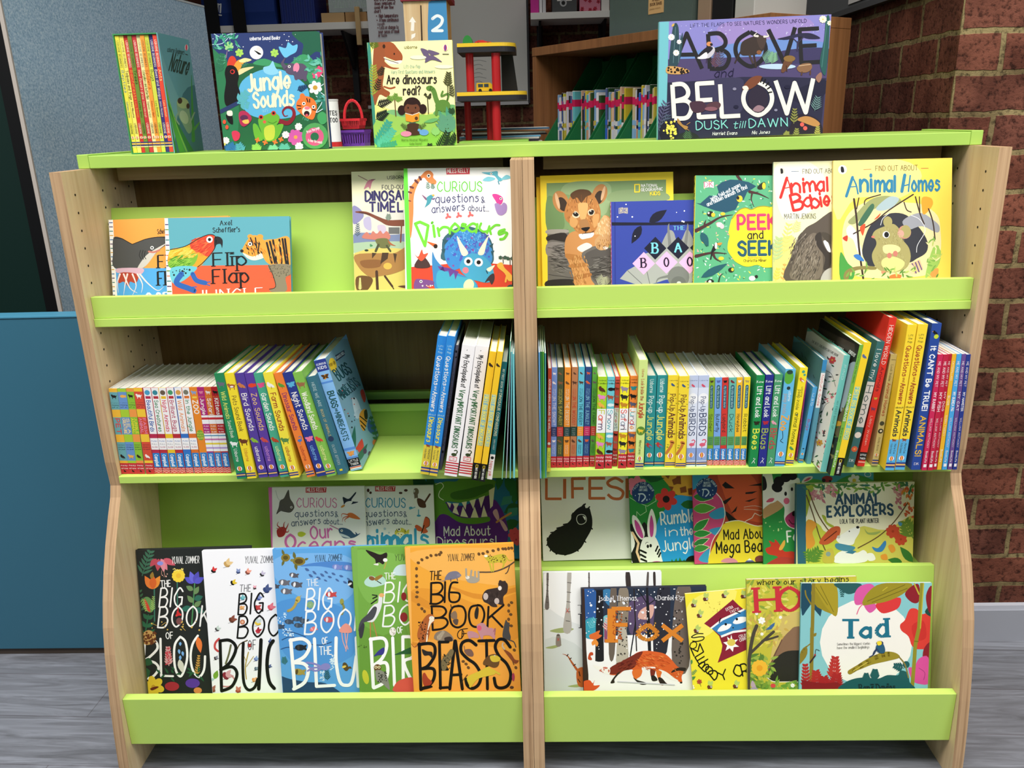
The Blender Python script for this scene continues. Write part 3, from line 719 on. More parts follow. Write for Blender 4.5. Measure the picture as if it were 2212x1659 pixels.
# on the right shelf
for k, (u0, u1, v0, dpt, c, nm, lab) in enumerate(((1146, 1164, -30, .22, 'd0329a', 'magazine_file', 'bright pink file at the left end of the right shelf'), (1165, 1171, -25, .2, 'e8e6ea', 'folder', 'slim white folder beside the pink file'), (1172, 1179, -18, .2, 'cfcfd4', 'folder', 'slim pale grey folder beside the white one'), (1193, 1246, -14, .25, '4a4c4e', 'box_file', 'dark grey box file with a metal finger ring'), (1252, 1297, -16, .22, 'c87a90', 'storage_box', 'pink patterned box with red flowers on the right shelf'), (1299, 1316, -20, .2, 'dcdad6', 'folder', 'white folder at the right end beyond the flowered box'))):
    t = thing(nm, lab, 'file' if nm != 'storage_box' else 'box', (aty(u0, 15, 2.7).x, 2.7, SZ2+.0004)); w = aty(u1, 15, 2.7).x-aty(u0, 15, 2.7).x; h = aty(u0, v0, 2.7).z-SZ2
    mb = MB().box(0, w, 0, dpt, 0, h, mat(c, .5))
    if nm == 'storage_box':
        A = Art(lambda x, y: (x/1000, h-y/1000), w, h, mb, lambda x, z, o: (x, -o*6, z)); A.run('\n'.join(f'f a8203a 5 9 {random.uniform(0, w*1000):.0f},{random.uniform(0, h*1000):.0f} 5a1a24 3' for i in range(14)))
    mb.build('case', t, recalc=False)
    if k == 3: MB().cyl((w*.45, -.002, h*.5), (w*.45, -.0001, h*.5), .017, mat('c8c8c8', .3, .5, .6), n=20).cyl((w*.45, -.004, h*.5), (w*.45, -.0021, h*.5), .009, mat('1a1a1a'), n=16).build('finger_ring', t)
    if nm == 'storage_box': box('lid', t, -.003, w+.003, -.003, dpt+.003, h+.0003, h+.02, mat('c87a90', .5))
    elif nm != 'folder': box('label_plate', t, w*.2, w*.8, -.0012, -.0002, h*.6, h*.85, mat('e8e4e0', .6))
# ------------------------------------------------------------------ books standing on the top board
TOPZ = 1.3768
# slipcase with ten thin books
BALLOON = 'e fff {x},{y} {r} {r}\ne c8455a {x},{y} {q} {r}\ne f0c040 {x},{y} {s} {r}'
def balloon(x, y, r): return BALLOON.format(x=x, y=y, r=r, q=r*.62, s=r*.25)+f'\nk 222 {r*.16} {x-r*.2},{y+r*1.25} {x+r*.2},{y+r*1.25}'
bx0, bx1, by0, by1, bh = -.8455, -.7505, .15, .312, .2405
sl = empty('book_slipcase', ((bx0+bx1)/2, by0, TOPZ)); tag(sl, 'green slipcase with a tree frog on its side holding ten thin books', 'slipcase')
hw = (bx1-bx0)/2; dp = by1-by0; GRN = mat('3f8f54')
box('case_wall', sl, -hw, -hw+.0025, 0, dp, .0, bh, GRN); box('case_wall', sl, -hw+.0026, hw-.0026, 0, dp, bh-.0025, bh, GRN)
box('case_wall', sl, -hw+.0026, hw-.0026, 0, dp, 0, .0025, GRN); box('case_wall', sl, -hw+.0026, hw-.0026, dp-.0025, dp, .0026, bh-.0026, GRN)
mb = MB().box(hw-.0025, hw, 0, dp, 0, bh, mat('6d9fa8'))
def mpr(u, v): q = atx(u, v, bx1); return (q.y-by0, q.z-TOPZ)
A = Art(mpr, dp, bh, mb, lambda x, z, o: (hw+o, x, z)); A.run('''z 0 0 3.95
s 5f95a0 1350,300 1620,360 1740,900 1560,900
s 3d6f7c 1560,800 1740,780 1740,1310 1500,1320
j 2f7d35 60 1480,1310 1420,900 1370,560
j 4fa03f 50 1560,1310 1470,1000 1390,640
j 2e7a3a 44 1640,1310 1520,1080 1430,880
j 79b94a 16 1600,1310 1500,1050 1400,700
j 3d8a3a 30 1650,1200 1640,900 1634,640
j 4d9140 26 1660,1100 1720,1020
s 7d9a80 1510,860 1560,830 1610,880 1618,960 1640,1090 1610,1140 1560,1060 1520,980
e 9fae7c 1560,880 52 44 30
e 40301f 1535,860 20 26
e 40301f 1604,905 14 24
e a9b99a 1570,1000 34 60 -20
l 87a18a 12 1530,950 1500,1010 1528,1060
l 87a18a 12 1620,1050 1650,980 1660,960
t 33504f 42 1425,440 1568,468 m10|usborne Beginners
t 2a4038 150 1440,600 1595,640 m11|Nature
e f0f0f0 1590,405 14 26
e c8455a 1590,405 9 26
k 333 6 1583,462 1600,468''')
mb.build('case_wall', sl, recalc=False)
BEG = [('e6dd4a', '3a6fa0', 'Reptiles', 'yellow'), ('f0e36a', '2a2a2a', 'Tadpoles and frogs', 'pale yellow'), ('d2372f', 'f0b040', 'Rainforests', 'deep red'), ('6e8a34', '1d2410', 'Trees', 'olive green'),
       ('c93a3c', 'f2d0a0', 'How flowers grow', 'crimson'), ('f3eaa6', '7a8a3a', 'Caterpillars and butterflies', 'cream'), ('ef9a3c', 'b03a20', 'Spiders', 'amber orange'),
       ('cfd84c', '2a2a1a', 'Bugs', 'lime yellow'), ('3b3578', 'e8e0d8', 'Bees and Wasps', 'dark purple'), ('e04a35', 'ffe9a0', 'Ants', 'bright red')]
AUT = ['Catriona Clarke', 'Anna Milbourne', 'Lucy Bowman', 'Lesley Sims', 'Emma Helbrough', 'Stephanie Turnbull', 'Rebecca Gilpin', 'Lucy Bowman', 'James Maclaine', 'Lucy Bowman']
iw = (2*hw-.0066)/10
for k, (c, c2, tt, cn) in enumerate(BEG):
    x = bx0+.0033+k*iw; wmm = (iw-.0004)*1000
    M4 = Matrix.Rotation(-math.pi/2, 4, 'Z'); hh = .2345
    # spine-out: use a plain local frame with the spine on y=0
    root = empty('thin_book', (x, by0+.002+(k % 3)*.0012, TOPZ+.0026)); tag(root, f'thin {cn} book in the green slipcase, spine titled {tt}'[:95], 'book', 'thin books in the slipcase')
    mb = MB().box(0, iw-.0004, 0, .001, 0, hh, mat(c)); A = Art(lambda a, b: (a/1000, hh-b/1000), iw-.0004, hh, mb, put_front)
    u = wmm
    A.run(f'''t {'f4eed8' if k in (2,4,8,9) else '4a4a3a'} {u*.5} {u*.28},10 {u*.28},62 m10|USBORNE BEGINNERS
t {c2} {u*.62} {u*.25},68 {u*.25},{68+min(len(tt)*5.4, 58)} m12|{tt}
t {c2} {u*.45} {u*.28},130 {u*.28},162 m10|{AUT[k]}
t {'f4eed8' if k in (2,4,8,9) else '4a4a3a'} {u*.5} {u*.28},174 {u*.28},196 m10|USBORNE
{balloon(u/2, 203, u*.36)}
k 2f3f86 2 0,213 {u},213
k f0b860 2.5 0,216 {u},216
k 2f3f86 2 0,219 {u},219
k f0e8a0 2 0,222 {u},222''')
    mb.build('spine', root, recalc=False)
    box('cover', root, 0, .0006, .0011, .152, 0, hh, mat(c)); box('cover', root, iw-.001, iw-.0004, .0011, .152, 0, hh, mat(c))
    pages(root, .0008, iw-.0012, .0011, .15, .002, hh-.002, axis='x')

front_book('board_book', 'dark green board book with toucan, tiger and frog round a blue pond', (456, 73), (690, 67), .15, TOPZ, 1, .03, '2c3c70', '2a5a48', '''z 440 0 3.95
s 27653f 40,700 200,560 420,540 700,540 900,560 1080,500 1120,1300 120,1320
s 2f7a50 60,480 130,460 200,520 190,700 300,900 260,1300 150,1300
s 245f47 760,270 1010,280 1040,450 960,440 900,480 840,470 850,380 800,340
s 419a66 420,540 520,500 700,560 820,470 900,480 960,560 1000,700 960,820 860,640 700,580 500,560
d fff 26 70,290 800,480 4
e f3f1ee 450,448 58
e e2dcd8 470,420 20
s 151515 430,430 458,440 492,462 470,466 448,448
t e9ebf2 30 395,344 648,336 m16|usborne Sound Books
s 5fb4dc 330,690 480,600 640,590 760,640 880,740 900,860 840,960 700,1010 500,1010 370,960 300,820
s 8fd0ec 510,575 560,560 590,520 610,570 640,620 580,640 520,620
s 6ec2e6 690,490 640,400 700,410 720,360 760,390 800,380 790,440 740,470
f 9fd488 6 38 215,395 7fbf6a 8
j 8a6d8a 14 190,490 205,420
f a9d860 6 34 305,450 8fc95a 8
f a9d860 6 34 605,452 8fc95a 8
r 4f9f7a 130,560 170,470 4 60 22
r 2d6f4f 120,620 160,460 5 60 30
l bfe0e8 6 70,380 160,370 230,300 270,285
l bfe0e8 6 90,290 150,320 200,300 240,285
g 4aa58a/6cc0a8/2f8a6a 26 60,285 280,420 55 18
s d8432e 200,560 220,490 255,480 280,520 260,560 230,580
s f2a03c 255,570 300,510 410,510 340,540 300,610 260,600
s f7e3a0 300,520 350,495 410,512 340,535
s f4d9a0 300,600 340,580 430,570 360,610 300,640
s 141414 205,560 270,570 300,640 290,720 312,800 280,880 240,900 190,900 175,820 190,700 180,620
s 141414 190,980 240,980 250,1060 210,1040
s f0ead8 200,950 240,945 245,985 205,985
e d8342e 246,612 20
e 111 244,612 13
k 2a3a66 34 130,960 290,880
r 5cb0b8 290,880 370,790 3 80 34
r 5cb0b8 300,880 380,900 2 70 32
e 5b5068 826,610 62 70
e 5b5068 750,590 56 50
j 5b5068 44 700,580 672,540 700,490
e f38aa8 790,578 26 42 10
k 5b5068 30 780,620 790,670
k 5b5068 30 860,620 866,680
y 731,568 12
t 4a9080 34 335,575 382,548 m10|toot
t 5cb08c 34 765,512 828,526 m10|splash
t 8fd0e8 30 505,965 552,945 m10|slurp
t 5cb08c 34 845,1020 900,1035 m10|roar
t f8f1cc 140 385,780 740,748 m16|Jungle
t f8f1cc 128 430,918 770,900 m16|Sounds
f e04a78 6 40 990,604 ffd0e0 10
f e04a78 6 34 960,640 ffd0e0 9
l cfe6ec 7 1000,640 1050,690 980,760 1040,820
l cfe6ec 7 960,820 1010,870 960,960 1060,900
g 4aa58a/6cc0a8 22 900,480 1060,720 60 22
f f4f2ea 6 56 952,748 c89a3a 20
g 2e7a6a/5cb0a0 16 960,820 1060,950 64 24
s 46a060 980,970 1020,955 1060,1000 1040,1050 1000,1060 970,1010
e 20345c 830,750 4
r 1f3f66 800,770 880,735 5 44 14
s ef7a35 800,860 850,820 930,840 965,900 955,970 930,1020 870,1000 800,940 790,900
e ef7a35 842,822 22 26
e f6e9d4 880,950 40 44
y 855,884 15
y 938,912 15
e e87a8a 884,922 24 14
e 2a1014 880,970 24 24
e e05a6a 880,982 12 10
k 1c1410 9 800,900 830,905
k 1c1410 9 806,930 830,925
k 1c1410 9 880,840 890,870
k 1c1410 9 905,846 905,872
k 1c1410 9 955,940 930,935
j 8a2030 40 645,1030 720,1050 770,990 760,930 710,915 675,950 690,990 720,985
s 2f8a3f 420,1080 470,1070 480,1180 450,1190
s 6cb33a 470,1010 520,985 590,960 645,990 640,1040 620,1080 640,1140 600,1200 520,1200 490,1120 470,1060
s 6cb33a 610,1080 680,1060 660,1130 620,1190 590,1190
s 6cb33a 420,1070 450,1060 500,1150 500,1200 440,1180
s c9d24a 520,1090 600,1070 600,1180 530,1190
e d23c2e 490,1000 20
e d23c2e 597,966 20
e 141010 490,1000 10
e 141010 597,966 10
e e0604a 520,1040 14
l 3f7a28 5 550,1040 590,1052 625,1035
f ee7a3a 4 22 460,1195 ee7a3a 6
f ee7a3a 4 22 525,1215 ee7a3a 6
f ee7a3a 4 22 610,1212 ee7a3a 6
f ee7a3a 4 22 660,1190 ee7a3a 6
s b52f55 300,970 330,945 370,955 400,985 410,1020 380,1060 340,1080 310,1050
e 5f2a50 345,1005 34 24
s f0c05a 330,1030 380,1020 385,1050 350,1055
s d83a5a 240,1130 275,1115 310,1140 300,1190 260,1200
f d05aa8 8 66 785,1170 e8a050 16
f f0f0ea 8 30 700,1150 f0f0ea 3
f f0f0ea 8 30 810,1080 f0f0ea 3
f f0f0ea 8 34 815,1250 f0f0ea 3
f f0f0ea 8 30 190,1200 f0f0ea 3
e 54a05c 950,1160 112
e d85a88 948,1166 78
e 2a6a4a 948,1166 36
t fbe0ea 22 885,1138 990,1098 m13|Press the page
t fbe0ea 22 890,1206 1010,1226 m13|to hear the sounds
r 2f6fa8 200,1320 260,1240 5 90 22
r 4f9fb0 330,1310 300,1230 4 70 20
r 8fc85a 470,1310 440,1240 4 70 22
r 7cc89a 600,1310 590,1250 4 70 22
r 5cb0a0 690,1310 690,1240 4 80 22
e e8553a 178,1040 14 18
e e8553a 200,1085 14 18
e 2a4a8a 182,1250 6 20
e e8d05a 182,1230 6 14''', cat='book')
front_book('board_book', 'pale yellow board book of a girl reading among dinosaurs', (793, 92), (976, 86), .15, TOPZ, .5, .012, 'f5ee86', '3a8a7a', '''z 440 0 3.95
s fbf6b4 1480,350 2130,340 2160,900 1500,900
s 3f8f7a 1396,350 1420,352 1480,1280 1450,1280
s 9cc85c 1480,1010 1700,960 1900,980 2150,960 2170,1290 1480,1290
s 6fae6a 1960,960 2060,900 2150,900 2155,980 2000,985
s 7fb87a 1560,960 1620,935 1720,975 1700,1000
s 86bf48 1640,1160 1800,1110 1960,1140 2160,1180 2170,1290 1480,1290
s a5562f 1490,370 1600,360 1660,420 1695,470 1690,520 1640,520 1560,490 1530,480 1540,520 1600,570 1670,580 1620,592 1540,570 1490,560
s 9c5530 1460,360 1540,360 1540,620 1530,740 1590,790 1560,830 1500,810 1460,900 1440,700
s f5f0e0 1535,486 1600,520 1690,515 1670,545 1580,540
k 4a2010 5 1540,500 1660,540
e 2a1810 1626,460 6 10
e 3a2010 1538,396 12 18
l a5562f 16 1540,740 1590,755 1630,745
l a5562f 16 1540,790 1570,810 1576,830
r 5c6a1a 1440,420 1460,360 4 70 14
r 9aa83a 1440,700 1450,560 6 70 14
r 9aa83a 1440,820 1440,700 5 70 14
r 2a2a20 1480,900 1590,860 7 60 14
r 1f2a20 1470,1020 1560,960 7 70 16
r 2e2a1a 1490,650 1530,580 5 50 12
r 2e2a1a 1470,780 1500,680 5 50 12
r 3f9f8a 1480,1260 1580,1040 8 90 26
r 55b59a 1490,1270 1620,1110 7 80 26
r 3f9a7a 1500,1270 1640,1220 6 60 22
t 6a6020 26 1713,416 1820,414 m12|usborne
t 93b8a0 28 1710,582 1848,580 m9|Lift-the-flap
t 93b8a0 30 1600,630 1972,624 m9|Very First Questions and Answers
t 2c2420 72 1565,716 1985,710 m14|Are dinosaurs
t 2c2420 72 1705,810 1850,806 m14|real?
s 6a5a78 1850,415 1910,430 1925,470 1960,475 2035,530 1950,510 1890,535 1890,500
s 6a5a78 1915,425 1990,445 2010,460 1940,470
'''+'e f4f0e8 2062,408 22 28\ne c84a5a 2062,408 14 28\ne 5a4a9a 2062,408 6 28\nk 333 6 2040,462 2090,462\n'+'''
e fdf8d0 1830,490 70 18
e fdf8d0 2050,570 80 16
k 6a4a2a 8 1640,990 1630,850
r 6f9a3a 1630,850 1570,830 4 40 12
r 6f9a3a 1630,850 1690,840 4 40 12
r 6f9a3a 1630,850 1640,800 3 40 12
k 3a3a20 7 1918,970 1910,840
d 3a3a20 20 1885,800 1940,840 8
l 5f8a3a 40 1925,750 1960,770 1985,850 2010,900
e 5f8a3a 1930,752 32 22
e 5f8a3a 2040,900 64 50
k 5f8a3a 24 1990,920 1985,975
k 5f8a3a 24 2040,930 2045,980
k 5f8a3a 24 2070,930 2075,975
l 5f8a3a 16 2070,880 2090,800 2030,820 2040,780
k 3a3a20 6 2080,860 2085,680
r 4a4a28 2080,740 2090,620 6 60 14
r 4a4a28 2130,830 2110,730 5 50 12
e 2e1a16 1780,900 74 70
e 2e1a16 1690,940 34 42
e 2e1a16 1870,930 34 42
e 70422c 1778,930 66 54
e 2e1a16 1780,868 60 26
e 1a1010 1745,920 6 9
e 1a1010 1808,920 6 9
l 1a1010 4 1768,960 1780,964 1792,960
p e8962c 1720,970 1780,985 1840,962 1836,1030 1780,1044 1726,1032
k f8f0e0 5 1722,966 1780,982 1838,960
e 5a3818 1815,1010 14 16
p 3a6a5a 1755,1044 1810,1044 1806,1090 1760,1090
s 4a2f20 1740,1060 1840,1060 1860,1140 1740,1150
e e08aa8 1728,1142 46 24
e 6aa0d8 1880,1130 40 26
e 6aa0d8 1840,1110 14 12
r 5f7a3a 1740,1100 1690,1060 4 36 10
r 5f7a3a 1830,1100 1890,1060 4 36 10
g 4f9a7a/6aae6a 10 1990,1000 2130,1060 120 34
r 5f9a7a 2080,1150 2070,1000 4 140 40
r 8fc870 1980,1160 1980,1100 4 60 22
r 1d2d1d 2010,1290 2080,1130 8 80 14
r 1d2d1d 2060,1280 2150,1150 8 70 14
r 1d2d1d 1930,1290 1930,1230 4 50 12
r 2a4a2a 2120,980 2115,930 4 50 12
t 5a7a2a 20 1690,1205 1912,1200 m10|Marta Alvarez Miguens
t 5a7a2a 20 1760,1238 1862,1232 m10|Katie Daynes''')
front_book('picture_book', 'wide violet picture book with a wildebeest in a dusk savannah', (1425, 47), (1796, 31), .15, TOPZ, 0, .016, '403a5c', '7cc4cc', '''z 1400 0 4.424
p 8a86c8 110,200 1760,130 1720,620 100,620
s 9c88c4 700,230 1100,190 1500,170 1560,300 1100,420 700,400
s 6f90cc 900,400 1300,380 1730,420 1700,600 1000,570 200,560
p 50466f 100,570 1740,520 1720,745 100,800
s 3f3a60 1240,500 1500,460 1740,470 1740,600 1240,600
p 2d2c44 170,790 520,770 900,735 1300,735 1700,750 1640,1330 80,1360
s 3c3a56 490,780 880,745 900,900 870,1080 500,1100 470,900
s 25243a 1350,900 1680,760 1690,900 1500,1000
p 74bfc8 112,210 200,205 178,1010 98,1020
d cfd0ea 40 250,230 1700,330 5
t 2f2c52 34 405,262 1512,214 b11|LIFT THE FLAPS TO SEE NATURE'S WONDERS UNFOLD
t 262528 340 235,660 515,655 b11|A
t 262528 330 590,655 780,645 b12|B
t 262528 330 840,640 1130,630 b12|O
t 262528 330 1175,610 1430,590 b12|V
t 262528 320 1465,600 1650,590 b12|E
s 2f4a52 200,640 230,300 260,220 290,260 300,400 330,310 320,500 270,640
k 5a7a80 6 262,260 240,600
k 5a7a80 6 310,340 290,600
f f0e6ec 9 30 222,355 f0d0a0 6
f f6f0e6 9 28 268,505 f0d0a0 6
f f0e6ec 7 22 296,400 f0d0a0 5
e d8b058 238,240 18 10 -50
s d0a060 180,640 260,635 370,660 390,690 300,710 180,700
d 2a2018 26 190,640 380,700 11
s c7c4cc 520,500 580,450 630,450 634,500 580,555 470,560
s 26242c 470,540 560,450 620,460 560,520
s f2efe8 520,520 560,500 560,555 480,560
e d8905a 584,420 26 22
e 222 604,425 14 12
k 3a2a3a 6 560,560 555,600
r 6a4a58 640,650 660,510 8 80 12
r 5a5a78 680,640 700,500 6 70 10
s 3d322e 880,480 900,400 1000,350 1090,340 1120,400 1100,480 1030,520 930,530 890,520
s 4a3c36 1040,350 1110,345 1130,380 1110,440 1080,470 1050,420
k 4a3c36 20 970,530 1000,600
k 3a2e2a 18 1010,520 1030,640
k 3a2e2a 14 880,500 830,600
j e8ded2 22 1046,345 1012,340 1046,308
j e8ded2 22 1110,350 1150,345 1128,308
e 8a5a3a 1060,500 24 20
s 2c2a44 1236,372 1320,350 1450,318 1560,320 1645,365 1540,372 1440,350 1330,378
k 3a3450 16 1425,480 1430,400
k 3a3450 9 1430,410 1380,360
k 3a3450 9 1430,410 1490,350
r 6f9a86 1120,610 1170,500 7 90 12
r 7fae8a 1180,610 1200,510 7 80 12
e bcd4ea 1235,636 176 26
s 6a4632 1270,680 1300,580 1350,560 1380,590 1350,630 1300,690
e 8a6a3a 1350,560 56 30
k 4a3022 10 1320,630 1325,680
s 8a6648 1420,650 1470,610 1550,605 1565,650 1520,690 1450,690
k d8b890 6 1440,630 1550,615
k 5a4030 14 1470,690 1465,715
k 5a4030 14 1550,680 1548,710
s 2c5a56 1640,600 1680,380 1700,170 1735,180 1720,500 1690,720
k 467a74 7 1710,200 1660,640
f f6f0d8 9 34 1670,185 e8c860 8
f f6f0d8 7 24 1735,220 e8c860 6
s 9a7060 1600,740 1650,690 1660,740 1630,790
t 1f1c3a 74 632,740 805,730 m10i|and
t f3efe2 320 250,1130 420,1120 b13|B
t f3efe2 320 485,1120 650,1110 b13|E
t f3efe2 310 705,1115 880,1105 b13|L
t f3efe2 320 915,1105 1190,1095 b13|O
t f3efe2 320 1235,1090 1595,1070 b13|W
s 4a3240 400,980 520,970 560,1040 480,1080 420,1060
s 5a3c44 560,1000 650,970 695,1000 660,1050 580,1060
e 8a5a64 600,1040 60 20
e 30293a 1050,950 96 130
s 9a7a84 1000,1050 1050,1005 1110,1030 1060,1070
s 7a4630 900,840 960,760 1030,725 1090,735 1060,790 980,850 920,860
s f0e8d8 900,830 940,820 960,850 920,860
k 1a1a1a 14 1090,745 1075,785
k 1a1a1a 14 1120,760 1100,800
k 1a1a1a 14 1150,790 1125,820
k 1a1a1a 14 1170,830 1140,850
k 1a1a1a 14 1180,880 1150,885
e 8a88a0 825,850 18 14
e 8a88a0 1220,1052 16 12
e 22213a 840,1020 24 16
e 22213a 1330,830 28 18
r 5a5a7a 100,1240 170,980 8 110 14
r 4a5a6a 130,1300 190,1100 7 90 12
e 1c1b2c 200,1260 90 110
d ecd85a 34 145,1160 265,1350 13
s b0834a 280,1130 300,1150 330,1190 380,1210 360,1240 320,1210 280,1170
k b0834a 6 370,1190 400,1170
k b0834a 6 360,1230 390,1245
e 252a2a 380,1330 110 70
r 4a6a4a 370,1350 380,1260 5 70 10
t 86d4d0 80 460,1240 760,1225 b12|DUSK
t 86d4d0 62 810,1228 920,1220 m12i|till
t 86d4d0 82 965,1220 1330,1205 b12|DAWN
t eceaf0 30 615,1292 848,1286 m13i|Harriet Evans
t eceaf0 30 992,1282 1160,1276 m13i|Nic Jones
s 2a2230 1260,1330 1340,1240 1420,1100 1560,1110 1650,1180 1640,1330
s c08a52 1420,1140 1500,1110 1580,1130 1640,1180 1600,1210 1480,1170
e e0605a 1470,1190 20
e e0605a 1500,1225 20
r 8a8a4a 1390,1180 1400,1040 5 60 16
r 8a8a4a 1310,1320 1330,1260 4 50 16
r 8a8a4a 1410,1320 1420,1230 4 50 16
r a8a050 1610,1320 1620,1210 5 50 16
r 6a8a8a 1590,1060 1620,930 6 80 12''')
# ------------------------------------------------------------------ face-out books on the top tier
Z1 = 1.0447
STR1 = '\n'.join(f"k {c} 7 {575+i*1.2:.0f},{520+i*34} {600+i*1.2:.0f},{520+i*34}" for i, c in enumerate(['3a4a8a', '4a2a5a', '3a7a6a', 'd0a030', '3a6fa0', '4a2a5a', '3a7a6a', 'd0a030', '3a6fa0', '4a2a5a', '3a7a6a', 'd0a030', '3a6fa0', '4a2a5a', '3a7a6a', 'd0a030', '3a6fa0', '4a2a5a']))
STR2 = '\n'.join(f"k {c} 9 {1002+i*2:.0f},{535+i*41} {1042+i*2:.0f},{535+i*41}" for i, c in enumerate(['4a3a6a', '6a8a3a', 'd87a5a', '3a7a7a', '4a2a5a', '6a8a3a', 'd87a5a', '3a7a7a', '4a2a5a', '6a8a3a', 'd87a5a', '3a7a7a', '4a2a5a', '6a8a3a']))
front_book('picture_book', 'small orange and blue picture book with a grey shark', (235, 475), (494, 466), .084, Z1, 14.5, .011, 'f0a24a', 'f2f0ea', '''z 80 340 3.687
p f0a24a 565,490 1100,480 1100,885 560,885
p 55a8e4 560,882 1100,882 1100,1140 560,1140
p f4f2ec 568,490 604,490 640,1120 600,1120
'''+STR1+'''
s 4e4e4c 610,640 680,645 760,690 860,650 960,632 1050,636 1050,680 970,740 880,840 830,882 620,882 605,760
s cfcac0 1040,680 960,745 880,850 835,882 800,880 870,780 960,720
k 111 5 610,640 680,648 758,692 860,652 960,634 1040,636
l c87a6a 14 890,750 930,755 975,738
y 916,720 14
l 222 5 825,740 815,780 830,810
l 222 5 845,740 836,780 850,812
l 222 5 862,745 855,785 868,810
s d8b0c0 640,884 840,884 830,930 760,930 700,915 640,920
s b5452e 660,920 800,930 790,1000 740,990 730,1030 690,990 650,1000
j f0e0dc 14 660,930 640,1000 650,1080
j f0e0dc 14 720,930 700,1020 690,1100
j f0e0dc 14 760,930 790,1020 760,1100
j f0e0dc 14 800,930 840,1010 830,1080
j f0e0dc 14 820,930 880,1000 960,1060 1010,1030
j f0e0dc 14 690,930 740,1040 800,1080
t 1a1a1a 38 960,610 1080,604 s14|Scheffler's
t 1a1a1a 100 965,880 1130,876 s15|Flip
t 1a1a1a 108 965,1018 1140,1012 s15|Flap
t f2f2f0 120 865,1200 1200,1190 s15|OCEAN''')
front_book('picture_book', 'teal and red picture book with a parrot facing a tiger', (356, 471), (625, 467), .063, Z1, 14.5, .012, '5ea5b2', 'f2f0ea', '''z 80 340 3.687
p f0603c 1040,865 2040,855 2050,1140 1040,1140
p f4f2ec 1002,485 1042,485 1080,1130 1040,1130
'''+STR2+'''
s e9a030 1060,740 1180,710 1300,640 1380,615 1420,640 1410,740 1340,820 1280,872 1060,880
s d8482e 1220,680 1310,632 1390,615 1420,650 1408,740 1360,790 1300,760 1240,740
s e0c040 1062,740 1180,715 1250,740 1270,780 1180,780 1060,800
s 7ab03a 1064,810 1180,770 1280,770 1230,870 1060,880
h c0342a/f07040 60 1320,690 80 70 50 6 150
h f0d060/d8a020 60 1180,760 110 40 60 6 150
h 4a8a24/98c848 60 1160,820 90 40 60 6 150
l 222 6 1060,735 1180,708 1300,640 1380,614 1425,640 1412,730 1330,830 1280,872
s 26262a 1412,640 1450,632 1478,660 1474,722 1462,690 1430,695 1415,725
y 1374,654 26
s 6ac0d0 1070,880 1270,872 1220,940 1150,990 1080,1000
d 222 16 1080,885 1220,960 8
l 2f62b0 44 1150,930 1110,1000 1200,1040 1250,1060
l 2f62b0 38 1240,930 1270,980 1340,1000
k 2f62b0 8 1210,1035 1270,1030
k 2f62b0 8 1210,1050 1260,1080
k 2f62b0 8 1330,1000 1380,990
k 2f62b0 8 1330,1005 1376,1020
s f0a040 1640,720 1690,640 1740,620 1800,650 1830,700 1810,770 1740,800 1680,790 1630,750
s f6ecd0 1640,760 1720,790 1810,750 1820,790 1740,820 1680,805
e f0a040 1698,630 22 18
e f0a040 1776,632 26 20
s f0a040 1800,670 1900,650 2010,640 2020,860 1870,860 1800,790
k 222 16 1830,680 1870,840
k 222 16 1880,660 1910,850
k 222 16 1930,655 1950,850
k 222 16 1975,650 2000,850
h 222222/d87a20 46 1730,710 80 70 40 7 60
h d87a20/ffb860 50 1920,750 90 90 40 6 80
y 1697,690 16
k 222 16 1855,670 1895,840
k 222 16 1955,650 1985,850
k 222 10 1700,640 1720,700
k 222 10 1740,640 1750,720
k 222 10 1770,680 1760,760
y 1697,690 16
e 222 1632,745 14 12
s 8a8068 1845,858 2024,856 2020,930 1980,960 1990,1060 1900,1075 1850,1060 1900,1030 1880,940
d 5a5444 60 1850,860 2010,960 4
l 3a362a 6 1845,860 1880,940 1900,1030 1850,1050
t 1a1a1a 38 1458,542 1550,538 s14|Axel
t 1a1a1a 38 1402,598 1615,592 s14|Scheffler's
t 1a1a1a 104 1405,866 1668,858 s15|Flip
t 1a1a1a 110 1402,1004 1686,994 s15|Flap
t f4efe8 80 1285,1138 1800,1118 s15|JUNGLE''')
